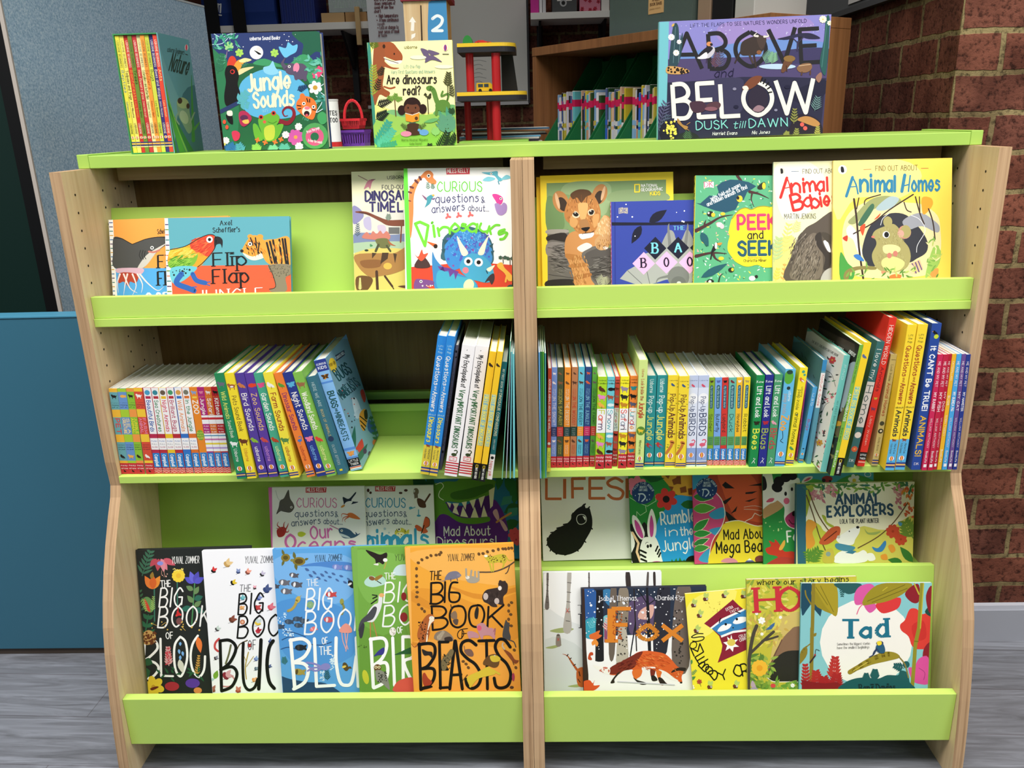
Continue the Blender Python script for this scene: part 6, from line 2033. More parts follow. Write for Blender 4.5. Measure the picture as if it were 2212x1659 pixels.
front_book('picture_book', 'orange picture book of painted animals with bold black lettering', (874.6, 1183.5), (1109, 1174), -.131, Z4, 12, .0125, 'f0a83c', 'eca63e', '''z 840 1150 4.483
s f4b458 200,200 700,150 1260,200 1260,500 800,480 400,380
s e69a34 180,600 500,560 900,700 1280,600 1280,1000 700,1200 180,1100
s f0a444 180,1100 600,1050 1290,1200 1290,1500 180,1500
s dc9030 180,560 400,680 520,760 380,740 180,640
s dc9030 600,520 900,600 1280,520 1280,560 900,650 640,560
s d88a2c 200,1060 320,1080 300,1110 200,1080
p f6b660 160,150 205,148 235,1600 185,1600
'''+PRINTS+'''
t 3a3028 66 568,278 828,270 m7i|YUVAL ZOMMER
l 5a4a3a 14 880,385 1020,380 1150,330 1260,250
l 5a4a3a 10 1170,320 1150,380 1130,400
s c8b83a 920,230 960,215 980,235 1080,210 1130,220 1140,270 1120,300 1060,290 1000,300 960,280
k c8b83a 16 970,280 995,375
k c8b83a 14 1010,290 1012,375
k c8b83a 16 1120,280 1105,340
l c8b83a 10 1130,225 1160,270 1195,270
d 4a3a1a 40 960,220 1130,290 5
e f0ecd8 940,228 18 12
s a8a090 745,440 790,420 860,440 880,460 840,490 770,485
k a8a090 18 750,430 748,355
k a8a090 18 790,440 800,370
k a8a090 18 835,440 835,380
k a8a090 18 870,440 868,380
e e8e0d0 762,436 20 16
e 222 755,430 4
s 7a7888 540,450 580,390 650,375 690,400 690,430 640,450 580,460
j 7a7888 12 560,450 530,470 490,468
e 8a8490 680,415 22 14
k 5a5060 8 600,450 600,475
k 5a5060 8 660,445 665,465
s 3c302c 905,620 940,560 1020,540 1060,530 1060,490 1100,470 1150,500 1145,580 1110,620 1110,680 1120,700 1080,700 1040,690 1050,720 1000,720 960,690 920,670
h 2a201c/4c3e38 60 1000,620 80 70 30 5 70
e c8b8b0 938,620 24 34
e c8b8b0 1045,665 24 30
e f0e4d8 1075,540 18 22
e 3c302c 1080,478 16
e 3c302c 1120,482 14
t 161310 84 395,462 505,456 m10i|THE
k 161310 20 410,490 408,690
l 161310 19 410,490 500,490 520,540 480,590 412,600
l 161310 19 412,600 500,605 525,650 470,690 400,690
k 161310 19 545,480 540,675
l 161310 19 665,485 610,490 585,570 590,660 640,675 680,650 680,590 600,580
k 161310 20 415,720 425,945
l 161310 20 410,715 520,720 555,770 510,820 440,830
l 161310 20 440,830 540,830 570,880 520,930 425,945
l 161310 20 690,712 620,725 590,800 610,890 670,920 730,880 745,790 720,725 670,710
l 161310 20 880,705 800,720 775,800 795,890 850,915 905,870 925,790 900,720 860,703
k 161310 20 965,720 955,915
k 161310 20 1110,705 965,830
k 161310 20 1000,810 1100,915
t 161310 90 660,1032 720,1028 m9i|O
t 161310 90 705,1028 755,1022 m9i|F
s b0602e 300,900 370,800 430,800 440,860 400,900 400,960 370,1050 310,1060 275,1000
s f2e4cc 395,840 440,850 410,880 380,950 375,1040 360,1050
d 3a2014 30 290,860 380,1040 7
j b0602e 16 300,1060 250,1110 205,1060
e f2e4cc 415,830 26 20
y 412,820 6
s 8a7a68 440,1030 460,970 540,950 610,1000 620,1050 520,1055
r b8a890 470,1040 530,960 8 40 8
s 3a2e2a 540,1020 600,1010 615,1050 550,1055
s c08a90 850,910 880,880 920,880 960,920 1010,930 1030,1000 1020,1030 980,1000 920,1000 900,1030 880,1000
k c08a90 16 910,990 900,1040
k c08a90 16 1010,990 1020,1040
l a86a70 10 1015,960 1030,930 1025,990
e d85a74 876,926 22 26
s c08a90 760,970 800,955 860,980 870,1020 800,1020 780,1035
s 4a4a4a 1100,990 1130,850 1150,870 1170,880 1165,950 1180,1010 1170,1040 1120,1030
l 4a4a4a 10 1160,1040 1210,1060 1230,1110
s 8a7058 600,790 640,760 660,790 655,840 610,830
s 5a4a44 620,850 670,840 665,890 640,890
k 3a2a20 8 600,700 610,750
s 2a2824 830,780 850,720 870,740 860,830 835,830
k 121110 30 295,1080 310,1520
l 121110 30 290,1085 400,1075 445,1110 440,1200 380,1290 320,1320
l 121110 30 320,1320 430,1320 440,1400 400,1470 310,1520
k 121110 28 490,1060 500,1510
k 121110 26 485,1062 575,1060
k 121110 24 495,1325 570,1325
k 121110 26 495,1505 570,1500
k 121110 30 640,1050 590,1515
k 121110 30 645,1050 712,1515
k 121110 26 615,1380 700,1375
l 121110 30 845,1090 780,1045 710,1070 700,1150 760,1220 840,1280 890,1380 870,1470 810,1510 760,1480 745,1420
k 121110 28 870,1050 1020,1045
k 121110 28 945,1045 955,1515
l 121110 30 1175,1110 1120,1040 1060,1040 1030,1110 1070,1200 1140,1270 1180,1370 1160,1470 1100,1505 1040,1490 1020,1410
s 2a2626 320,1130 370,1150 420,1160 420,1220 390,1190 340,1190
s 7a6a48 510,1240 560,1180 600,1130 630,1150 600,1230 570,1270 550,1330 515,1330
d 2a2a20 30 520,1180 600,1320 6
s 7a5a50 730,1140 790,1130 820,1170 810,1200 760,1190
k 7a5a50 6 735,1140 730,1100
s 6a4a28 920,1240 970,1190 1040,1180 1070,1230 1060,1290 1020,1310 960,1290 915,1280
s d8bc3c 980,1200 1040,1190 1080,1220 1060,1250 1000,1250
s d8bc3c 880,1340 960,1300 1000,1330 1030,1370 960,1390 880,1410 840,1440 800,1490 780,1480 760,1400
k d8bc3c 24 790,1400 790,1490
k d8bc3c 20 1000,1330 1070,1370
j 5a4020 10 760,1380 720,1430 700,1470
y 1025,1192 6
s 8a4a2a 1110,1130 1180,1170 1220,1230 1260,1240 1220,1270 1150,1190
l c8b8a0 14 1120,1130 1100,1100 1105,1070
k 5a3a2a 8 1200,1250 1210,1280
s a8402a 330,1370 350,1360 380,1410 420,1450 380,1490 340,1480 325,1420
s 121110 310,1500 400,1480 420,1500 320,1525
e a83a5a 1205,1400 14 40
e 5a4030 1190,1500 20 14''')
# right half of the bottom tier
def birch(x, y0, y1, w, tilt=0, c='8a8680'):
    s = f's {c} {x-w*.5},{y0} {x+w*.5},{y0} {x+w*.6+tilt},{(y0+y1)/2} {x+w+tilt},{y1} {x-w+tilt},{y1} {x-w*.4+tilt*.5},{(y0+y1)/2}\n'
    return s+'\n'.join(f'k 4a4440 6 {x-w*.4+tilt*k/6},{y0+(y1-y0)*k/6} {x+w*.5+tilt*k/6},{y0+(y1-y0)*k/6+6}' for k in range(1, 6))
front_book('picture_book', 'pale grey picture book with bare birch trunks and a tiger tail', (1173, 1237.3), (1428.9, 1235), -.091, Z4, 12, .0125, 'dfe3e4', 'e8ecec', '''z 1140 1200 4.424
s eef0f0 170,170 1280,160 1280,500 700,700 200,500
s d2d8d8 170,800 520,900 520,1300 170,1300
k c8cccc 5 150,170 170,1300
s a8b078 140,520 215,495 170,515
s a0ac70 210,720 330,690 440,700 380,730 300,740
s a0ac70 170,880 300,850 320,860 240,890
s a0ac70 380,1250 480,1230 520,1240 470,1260
'''+birch(190, 168, 500, 20, -6, '6a6460')+'\n'+birch(398, 165, 715, 40, -20, 'b0aca4')+'\n'+birch(585, 165, 420, 14, 0, '6a6460')+'''
s 3a3230 935,165 975,165 985,320 945,320
s 5a524e 1140,165 1158,165 1150,320 1132,320
s 3a3230 1198,165 1220,165 1222,320 1204,320
s 8a8078 275,760 308,760 318,860 270,860
e 5a524c 292,762 17 7
k c83a2a 4 365,505 395,550
k c83a2a 4 395,505 365,550
k c83a2a 4 283,790 300,815
k c83a2a 4 300,790 283,815
j b05a2c 24 470,1090 420,1020 380,960 330,940
k 3a2218 10 400,990 415,980
k 3a2218 10 375,960 385,945
k 3a2218 10 440,1050 455,1040
s c0622e 470,1090 560,1080 560,1240 480,1240
k 3a2218 10 490,1110 500,1150
k 3a2218 8 480,1180 500,1210
t 3a3a3e 70 478,545 700,540 s13|THE
t 3a3a3e 130 480,690 760,690 s13|TIGER''')
front_book('picture_book', 'dark forest picture book with a red fox walking through snow', (1255.7, 1272), (1526, 1266), -.1035, Z4, 12, .0105, '2a2c3a', '1e2026', '''z 1140 1200 4.424
p 2a3446 512,310 1760,290 1760,830 520,830
s 2f5a9a 530,330 650,340 660,560 600,640 540,620
s 3a7aa8 720,330 820,340 800,480 740,440
s 5a4a6a 960,460 1150,380 1240,500 1180,700 1000,760 960,640
s d8a89a 1080,520 1200,470 1180,600 1060,600
s 3a9ab0 540,640 640,600 660,760 560,860
s 7ac0c8 700,620 780,580 780,820 700,830
s f2f0f2 520,820 600,800 800,770 1000,760 1400,760 1760,800 1760,1320 520,1320
s f2f0f2 560,830 620,900 560,1000
p 8a4a6a 730,640 760,650 760,830 730,830
p 1c1c22 655,330 720,330 728,1000 645,1010
e 1c1c22 686,1000 42 16
s 6a5e54 790,330 850,330 830,940 775,940
s 8a7e6e 870,330 960,330 960,600 940,760 960,980 850,1040 860,760
s b8b0a0 870,700 940,700 955,1000 850,1040
s 1c1c22 1130,320 1150,320 1180,920 1150,920
k 2a2424 12 1015,320 1040,910
k 1c1c22 12 980,960 1030,640
l 1c1c22 9 1140,460 1090,380 1040,320
l 1c1c22 9 1150,470 1240,400 1300,310
s 2c2c36 1240,330 1360,310 1330,920 1200,910
s 6a5e58 1420,330 1560,320 1540,1060 1380,1050
d 3a3430 40 860,440 950,980 8
d 2a2624 30 1390,500 1480,1040 9
d f4f4f8 110 530,320 1500,900 6
d e8ecf4 16 560,420 1500,700 12
r 6ac0c8 590,700 640,600 5 60 10
r e8b0a8 750,720 760,600 5 60 12
s 3a2a24 520,310 540,310 560,900 580,1190 530,1280
s d86a30 590,760 630,740 690,715 680,750 710,765 660,800 600,795
s e8903a 610,830 640,800 660,810 675,840 660,870 640,850 620,860
s d8562a 528,1210 590,1190 620,1220 640,1190 630,1240 690,1240 630,1290 528,1300
s c04a26 590,930 620,925 625,950 600,960 615,990 600,1000 575,985
s d8602c 820,1080 900,1020 980,970 1050,925 1130,910 1230,920 1310,940 1370,990 1430,1060 1490,1090 1470,1160 1475,1215 1420,1190 1370,1160 1300,1120 1240,1110 1100,1060 1090,1130 1040,1160 1010,1130 1000,1090 920,1100 860,1140 780,1135
s 7a2c22 790,1070 900,1010 980,965 1060,925 1100,920 1060,990 1000,1080 920,1100 860,1130 780,1130
s f2eeea 620,1048 700,1060 780,1072 782,1130 740,1130 680,1100
d c86a5a 14 690,1070 780,1120 8
s f2efec 1110,1065 1215,1065 1205,1090 1120,1090
s f2efec 1250,1090 1320,1110 1400,1170 1440,1195 1380,1190 1300,1140
s e07030 1000,1100 1090,1090 1080,1150 1040,1180 1060,1200 1120,1215 1130,1230 1080,1228 1020,1180
s 2a2220 1010,1165 1050,1190 1130,1215 1130,1232 1080,1232 1030,1195
s 2a2220 850,1130 890,1110 830,1180 830,1215 790,1215
s 7a2c22 1170,1090 1220,1090 1210,1160 1240,1190 1190,1195
s 2a2220 1180,1150 1215,1150 1240,1192 1190,1198
s e07030 1225,1100 1280,1110 1270,1160 1300,1210 1330,1220 1270,1235
s 2a2220 1245,1170 1280,1170 1320,1215 1330,1228 1275,1236
s 2a2220 1370,1120 1400,1085 1450,1070 1510,1075 1500,1105 1440,1100
e f4f0e8 1428,1155 8 6
e 2a2220 1466,1214 12 9
t eceaee 44 686,432 1050,428 s13|Isabel Thomas,
t eceaee 44 1245,426 1600,422 s13|Daniel Egneus
t d8822c 308 800,815 985,815 s25|F
t c87a28 210 1050,806 1240,806 s24|o
t d8822c 215 1285,815 1480,815 s24|x
d b0521c 60 810,530 900,810 7
d e8a84a 40 1060,640 1230,800 6
h c04a20/f09048/d86028 90 1180,1010 160 80 44 6 20
h 5a1a16/8a3a2a 50 930,1050 100 50 44 6 -20
h f0a060/c85a28 30 1400,1110 60 40 26 5 50
k c8c8d0 12 860,1205 1400,1235''')
front_book('paperback_book', 'yellow paperback with a worried red and blue crisp packet', (1479.7, 1283), (1702, 1263), -.1145, Z4, 12, .005, 'f0e03a', 'e8dc50', '''z 1140 1200 4.424
s f6ea6a 1700,360 2000,340 1800,700 1560,800 1520,500
'''+'\n'.join(f'e 6a3a2a {x},{y} 26 20 {a}\nv b8cc6a {x},{y-10} 56 34 {a-100}\nv b8cc6a {x},{y-10} 56 34 {a-60}\ny {x+14},{y} 9\nk 3a2a20 6 {x-18},{y+18} {x+18},{y+16}' for x, y, a in ((1585, 475, 10), (1640, 575, 20), (1610, 720, 30), (1700, 415, 0), (1875, 385, 40), (2060, 390, 0), (1740, 1255, 0), (1985, 1250, 20)))+'''
p 8a2034 1685,650 1960,420 2010,470 2070,520 2200,500 2200,860 2080,905 1960,960 1815,1025 1850,920 1860,860 1830,770 1760,700
p 3a84bc 1750,690 1860,610 2070,520 2200,480 2200,700 2080,690 1850,770
p f6f4f0 1742,692 1860,600 2070,505 2070,525 1865,620 1755,702
p f6f4f0 1845,765 1960,720 2200,690 2200,710 1965,740 1850,785
s f8f8f6 1812,720 1860,665 1945,655 1920,700 1850,725
s f8f8f6 1960,640 2010,590 2090,590 2080,630 2000,655
e 111 1892,657 12
e 111 1998,608 12
e 111 1962,690 7
k 1a1414 10 1830,640 1842,600
k 1a1414 10 1985,535 2030,550
t f4e8e4 26 1900,530 1965,500 m13|EXTRA
t f4e8e4 26 1935,555 2020,520 m13|TASTY!
p f8f8f4 1945,755 1958,810 2010,800 1975,840 2020,870 1968,875 1960,920 1930,885 1890,910 1905,860 1868,830 1915,820 1905,775 1935,800
e e0c85a 1945,830 40 34
t f4e8e4 28 2022,790 2130,760 m12|CRUNCH
t f4e8e4 28 2028,825 2120,790 m12|CRINKLE
t 14120f 70 1580,830 1690,800 m13|S
t 14120f 62 1580,905 1630,850 m14|O
t 14120f 86 1590,960 1680,920 m13|M
t 14120f 80 1640,1040 1720,990 m14|E
t 14120f 84 1690,1110 1740,1060 m14|B
t 14120f 84 1735,1150 1785,1110 m14|O
t 14120f 90 1780,1190 1830,1150 m14|D
t 14120f 90 1840,1200 1920,1170 m13|Y
t 14120f 110 1985,1165 2060,1140 m12|C
t 14120f 110 2055,1150 2230,1110 m12|RU
v 4a8a4a 1560,1040 50 24 -80
v 4a8a4a 1545,1190 70 34 -30
r 6a9a5a 1560,1140 1610,1095 4 30 10
f b04a3a 6 24 1640,1205 8a3a2a 5
k 6a5a3a 4 1645,1210 1655,1250
f f4f2e8 5 24 1570,1260 e8d060 6
d c8a83a 16 1700,430 1850,540 4''', hard=False)
front_book('paperback_book', 'leafy yellow green paperback with tall red serif letters and a burrow', (1612.4, 1252), (1850.4, 1245), -.123, Z4, 12, .0075, 'c4bc3e', 'b8b458', '''z 1580 1200 3.95
g d8cc4a/a8b43a/e0d870/88a03a/c8c048 260 130,200 1080,760 70 24
s d8cc5a 360,560 520,420 620,520 460,660 380,700
s d0b868 400,560 560,480 700,520 900,760 900,1100 300,1040 330,900
g e0d060/b0a848/c8a850 80 150,500 480,760 60 22
s 8a6a50 430,720 500,640 560,605 760,620 900,800 900,1000 330,1040 340,900
s 2c2a24 345,920 420,840 520,810 760,820 900,860 900,1080 400,1075 305,1035
l f0ecd8 7 305,1040 360,1075 500,1078 800,1082
l 6a4a38 9 430,720 360,870 305,1030
g 7a9a3a/5a8034/98b048 80 140,850 340,1140 70 26
g 6a9a3a/8ab04a 60 300,1090 620,1160 60 20
l 4a4438 30 145,1140 150,900 180,700 215,600
l 4a4438 24 155,840 280,720 360,650
l 4a4438 18 260,730 330,710 395,690
p 3f6a9a 290,635 345,585 372,570 365,600 340,630
f f6f6f0 6 30 258,555 f0e8c0 6
f f6f6f0 6 14 215,495 f0e8c0 4
f f6f6f0 6 14 418,527 f0e8c0 4
f f6f6f0 6 14 260,670 f0e8c0 4
f f6f6f0 6 18 522,1108 f0e8c0 4
f f0b838 12 66 240,960 e8a028 26
s b8a0b8 165,1110 180,1065 210,1120 200,1140
s a89ab0 160,1140 200,1120 230,1150
e d84a4a 355,1110 22 18
t 1a1812 44 218,250 548,244 s14|where our
t 1a1812 44 585,240 1000,220 s14|story begins
t c8323c 200 215,480 400,470 s20|H
t c8323c 200 405,472 590,468 s20|O
t c8323c 200 640,468 880,462 s15|M
t c8323c 200 900,462 1030,458 s15|E''', hard=False)
front_book('paperback_book', 'turquoise paperback with a frog on a leaf before a white moon', (1731.4, 1260), (2013, 1259), -.1315, Z4, 12, .0065, '86c4c8', '6ab0b8', '''z 1580 1200 3.95
e f2efe6 1150,740 395 370
s 20485c 600,240 680,240 690,380 640,470 600,500
v 20485c 690,260 270 110 75
v 20485c 620,290 230 90 110
v 9a8a24 700,240 330 190 55
s a89628 690,240 880,240 910,400 890,520 800,430 740,330
k 7a6e1c 6 760,260 870,480
k 7a6e1c 6 720,270 820,420
s 2a5a5a 880,240 1100,240 1080,300 1000,330 930,290
r 2a5a5a 945,260 945,350 5 40 12
s d85aa0 1050,330 1100,260 1200,245 1240,330 1150,400 1060,420
s d85aa0 1130,420 1200,400 1240,440 1180,490
s d83a3a 1230,420 1320,380 1440,360 1430,440 1360,480 1280,490
s 9a8c26 1115,420 1160,320 1280,240 1540,240 1460,330 1330,390 1200,415
k 6f641a 6 1160,390 1480,250
k 6f641a 6 1200,400 1500,280
k c8b83a 6 1290,300 1330,270
l e06a90 9 1120,415 1090,450 1070,500
s 8a1f2a 1480,330 1540,260 1600,250 1600,390 1540,400
s d83e34 1440,590 1480,550 1520,460 1580,455 1620,500 1700,510 1720,760 1600,800 1540,770 1510,690 1450,640
s c8322c 1540,600 1640,560 1660,700 1570,720
s 8a1f2a 1640,800 1700,740 1720,880 1640,900
s 1f4a40 1650,480 1710,420 1710,520
s 8a1f2a 1660,340 1710,260 1720,480 1680,470
s d8509a 1510,960 1560,950 1600,880 1680,870 1690,1080 1600,1095 1540,1060
l a83a7a 6 1600,960 1650,1000 1640,1060
k 8f8a2a 32 1625,240 1600,620
l 8f8a2a 32 1600,620 1570,760 1560,900 1540,1150
l b8b03a 10 1640,240 1612,620
k b8b03a 12 1560,240 1600,330
k 6f6a1a 8 1560,730 1595,735
k 8a7a2a 30 700,240 690,640
k 8a7a2a 32 688,620 680,1150
l 8a7a2a 12 690,430 640,350 630,300
l 8a7a2a 10 690,740 640,780 600,830
v 8a7a2a 640,770 170 60 110
v 8a7a2a 700,690 40 26 -50
r b02a2a 640,1140 630,930 7 70 24
r b02a2a 740,1140 720,990 6 90 28
r b8322e 870,1060 885,870 6 90 30
r a82428 880,1150 900,1020 6 100 26
r a82428 800,1150 790,1040 5 90 26
p 8a1f24 600,1150 600,1060 700,1080 800,1090 900,1080 950,1110 950,1150
s 1f5a5c 950,1150 960,1090 1050,1050 1150,1040 1250,1050 1330,1020 1420,1020 1440,980 1500,1000 1520,1080 1530,1150
r 1f5a5c 1220,1060 1225,980 5 60 26
r 1f5a5c 1150,1070 1150,1010 4 50 20
r 1f5a5c 1470,960 1390,940 4 60 20
e 1f5a5c 1490,930 30 30
l 9a8428 40 1010,995 1120,930 1250,860 1350,840
s 9a8a2a 1015,998 1080,930 1200,860 1310,820 1400,830 1435,870 1330,900 1200,930 1100,970
k c8b44a 8 1040,985 1160,910
l 8a7a3a 12 1430,865 1480,930 1510,1040
t 1f7088 150 945,700 1090,700 s27|T
t 1f7088 112 1100,696 1185,696 m26|a
t 1f7088 150 1240,694 1330,690 s24|d
t 4a4844 20 902,766 1182,758 s10|Sometimes the biggest stories
t 4a4844 20 902,796 1175,788 s10|have the smallest beginnings
s 2a5a78 1240,760 1290,750 1310,800 1300,830 1260,830 1230,800
e 26385c 1265,745 30 18
s f0d838 1240,735 1275,730 1280,756 1250,765
l 26385c 8 1240,790 1215,820 1205,850
l 26385c 8 1260,825 1240,800 1210,845 1175,865
k 3a2a2a 12 670,910 715,850
e b83a3a 712,845 8
l 2a2a2a 4 715,840 720,800 750,810
t 1c2c30 62 1090,1160 1395,1152 s12|Benji Davies''', hard=False)
# ------------------------------------------------------------------ spine-out books on the middle shelf
ZS = .6854
def tx(c, W, H, v0, v1, s, size=.5, st='m13', off=0):
    h = W*size; x = W*.5-h/2+off*W
    return f't {c} {h:.2f} {x:.2f},{v0*H:.1f} {x:.2f},{v1*H:.1f} {st}|{s}\n'
def hz(c, W, H, v, s, h=2.2, x0=.1, x1=.9, st='m14'): return f't {c} {h} {x0*W:.2f},{v*H:.1f} {x1*W:.2f},{v*H:.1f} {st}|{s}\n'
def band(c, W, H, v0, v1, x0=0, x1=1): return f'p {c} {x0*W:.2f},{v0*H:.2f} {x1*W:.2f},{v0*H:.2f} {x1*W:.2f},{v1*H:.2f} {x0*W:.2f},{v1*H:.2f}\n'
def beast(c, W, H, v, k=0, r=.34, c2=None):
    """small painted animal: k picks the build (0 four-legged, 1 bird, 2 insect, 3 fish, 4 long-necked)"""
    x, y, R = W/2, v*H, W*r; c2 = c2 or c
    if k == 0: return f'e {c} {x},{y} {R} {R*.55}\ne {c} {x-R*.8},{y-R*.5} {R*.4} {R*.36}\nk {c} {R*.25} {x-R*.6},{y} {x-R*.6},{y+R}\nk {c} {R*.25} {x+R*.6},{y} {x+R*.6},{y+R}\nl {c} {R*.16} {x+R*.9},{y-R*.1} {x+R*1.2},{y-R*.5}\ne {c2} {x},{y+R*.15} {R*.5} {R*.25}\n'
    if k == 1: return f'v {c} {x-R},{y-R*.2} {R*2} {R*1.1} 20\ne {c} {x-R*.6},{y-R*.5} {R*.4} {R*.4}\nv {c2} {x-R*.3},{y} {R*1.5} {R*.6} 35\nk 6a4a2a {R*.12} {x},{y+R*.4} {x},{y+R*1.1}\nv e8a030 {x-R*.9},{y-R*.5} {R*.5} {R*.25} 170\n'
    if k == 2: return f'e {c} {x},{y} {R*.35} {R*.8} 20\nv {c2} {x},{y} {R*1.3} {R*.8} -30\nv {c2} {x},{y} {R*1.3} {R*.8} -150\nv {c2} {x},{y} {R} {R*.6} 30\nv {c2} {x},{y} {R} {R*.6} 150\n'
    if k == 3: return f'e {c} {x},{y} {R} {R*.6}\nv {c2} {x+R*.7},{y} {R*.8} {R*.6} 30\nv {c2} {x+R*.7},{y} {R*.8} {R*.6} -30\n'
    return f'e {c} {x+R*.1},{y+R*.3} {R*.7} {R*.45}\nl {c} {R*.25} {x+R*.5},{y+R*.2} {x+R*.9},{y-R*.6} {x+R*.5},{y-R} {x+R*.1},{y-R*.8}\nk {c} {R*.16} {x},{y+R*.5} {x-R*.1},{y+R*1.6}\n'
def blln(W, H, v): return balloon(W/2, v*H, W*.28)+'\n'
STR = lambda W, H, c='2f3f86', c2='f0b868': band(c, W, H, .945, .956)+band(c2, W, H, .957, .968)+band(c, W, H, .969, .98)
def t_think(c1, c2, c3, word, wc, k, ac):
    def f(W, H):
        s = band(c2, W, H, 0, .04)+band(c1, W, H, .04, .24)+band(c2, W, H, .24, .33)+band(c1, W, H, .33, .53)+band(c2, W, H, .53, .62)+band(c1, W, H, .62, .84)+band(c2, W, H, .84, .87)+band('c8303a', W, H, .87, 1)
        s += beast(ac, W, H, .09, k, .3)+''.join(hz('26303a', W, H, .17+i*.025, q, 2.4) for i, q in enumerate(("I'm", 'thinking', 'of a..')))
        ws = word.split()
        for i, q in enumerate(ws): s += tx(wc, W, H, .345, .52, q, .5 if len(ws) == 1 else .32, 'm22', 0 if len(ws) == 1 else .22-.44*i)
        s += ''.join(hz('26303a', W, H, .66+i*.025, q, 2.4) for i, q in enumerate(('With', 'sliders', 'to pull!')))+beast(ac, W, H, .79, (k+1) % 4, .3)
        return s+hz('f4e8e4', W, H, .905, 'nosy', 3.4, st='m18')+hz('f4e8e4', W, H, .94, 'crow', 3.4, st='m18')+beast('1a1a1a', W, H, .965, 1, .16)
    return f
def camp(W, H): return band('2a80cc', W, H, .755, .925, .06, .96)+tx('f2f4f8', W, H, .775, .91, 'Campbell', .42, 'm16')+band('c8303a', W, H, .93, 1)+''.join(f'l f4e8e4 .9 0,{H*(.945+i*.02):.1f} {W*.25:.2f},{H*(.938+i*.02):.1f} {W*.5:.2f},{H*(.948+i*.02):.1f} {W*.75:.2f},{H*(.938+i*.02):.1f} {W:.2f},{H*(.945+i*.02):.1f}\n' for i in range(3))
def t_first(c, title, tc, ic):
    def f(W, H):
        s = band('f4f2f2', W, H, 0, .53)+band(c, W, H, 0, .53, 0, .08)+f'e {ic} {W/2:.2f},{H*.055:.2f} {W*.34:.2f}\n'+band(c, W, H, .095, .125, .2, .85)
        cs = tc.split('/'); s += tx(cs[0], W, H, .145, .50, title, .5, 'm15')
        s += band('f6f4f4', W, H, .58, .715)+''.join(hz(q2, W, H, .622+i*.035, q, 3, .15, .85, 'm16') for i, (q, q2) in enumerate((('PUSH', '3a6fb8'), ('PULL', '8a8a9a'), ('SLIDE', 'b84a6a'))))
        return s+camp(W, H)
    return f
def t_busy(c, title, ic, k):
    def f(W, H):
        s = band(c, W, H, 0, .32)+beast(ic, W, H, .06, k, .3)+hz('f0a040', W, H, .115, 'BUSY', 2.4)+tx('f6f2ee', W, H, .13, .31, title, .5, 'm18')+band('f4f2f4', W, H, .32, .74)
        for i, q in enumerate(('c8303a', c, '3a8ab0', 'c87ab0', 'e8d040', 'b8a0d8')):
            v = (.345, .42, .55, .59, .64, .69)[i]; s += band(q, W, H, v, v+((.025, .11, .012, .02, .02, .02)[i]))
        s += ''.join(hz('f6e8ea', W, H, .452+i*.033, q, 2.8, .15, .85, 'm18') for i, q in enumerate(('PUSH', 'PULL', 'SLIDE')))
        return s+camp(W, H)
    return f
def t_zoo(W, H): return beast('8aa0c8', W, H, .06, 0, .32)+band('f0d050', W, H, .105, .125, .2, .8)+tx('f6f2ee', W, H, .15, .3, 'ZOO', .62, 'm20')+f'e 7aa83a {W/2:.2f},{H*.55:.2f} {W*.5:.2f} {H*.06:.2f}\n'+''.join(hz('f0e060', W, H, .53+i*.03, q, 2.8, .1, .9, 'm18') for i, q in enumerate(('PUSH', 'PULL', 'SLIDE')))+camp(W, H)
def t_sound(title, tc, c2, a1, k1, a2, k2, uc):
    return lambda W, H: beast(a1, W, H, .115, k1, .4)+tx(tc, W, H, .19, .54, title, .55, 'm14')+beast(a2, W, H, .635, k2, .4)+tx(uc, W, H, .70, .84, 'usborne', .4, 'm13')+blln(W, H, .9)+STR(W, H)+band(c2, W, H, .981, 1)
def t_hiding(c, where, tc, k, ac, bc):
    return lambda W, H: beast(ac, W, H, .06, 1 if k != 1 else 0, .26)+beast(ac, W, H, .15, k, .34)+tx(tc, W, H, .21, .29, "Who's", .22, 'm14', .17)+tx(tc, W, H, .21, .29, 'hiding', .22, 'm14', -.15)+tx(tc, W, H, .295, .565, where, .52, 'm12')+band(bc, W, H, .585, .68)+''.join(hz('e8e0d8', W, H, .61+i*.02, q, 1.5, .25, .75) for i, q in enumerate(('With', 'lots of', 'flaps', 'to lift')))+beast(ac, W, H, .73, (k+1) % 3, .32)+tx(tc, W, H, .77, .86, 'Katherine', .2, 'm12', .15)+tx(tc, W, H, .77, .86, 'McEwen', .2, 'm12', -.15)+band('c0303a', W, H, .885, 1)+hz('f4e4e4', W, H, .915, 'nosy', 3.2, .1, .9, 'm18')+hz('f4e4e4', W, H, .94, 'crow', 3.2, .1, .9, 'm18')+beast('1a1a1a', W, H, .965, 1, .16)
def t_family(c, word, cols, ks, a):
    def f(W, H):
        s = hz('2a2a1a', W, H, .045, 'Animal', 2.8, .12, .88, 's16')+hz('2a2a1a', W, H, .075, 'Families', 2.8, .05, .95, 's16')
        for i, k in enumerate(ks): s += beast(a[i], W, H, .13+i*.085, k, .4)+beast(a[2-i], W, H, .64+i*.085, ks[2-i], .4)
        s += band('f4f4f6', W, H, .34, .60)
        n = len(word); h = W*.62; x = W/2-h/2
        tot = [GL[q][0]+.3 for q in word]; T = sum(tot); p = .355
        for q, t in zip(word, tot):
            d = (.58-.355)*t/T; s += f't {cols[word.index(q) % len(cols)]} {h:.2f} {x:.2f},{p*H:.2f} {x:.2f},{(p+d*.8)*H:.2f} m15|{q}\n'; p += d
        return s+band('c0303a', W, H, .84, 1)+hz('f4e4e4', W, H, .88, 'nosy', 4.4, .08, .92, 'm18')+hz('f4e4e4', W, H, .92, 'crow', 4.4, .08, .92, 'm18')+beast('1a1a1a', W, H, .955, 1, .2)
    return f
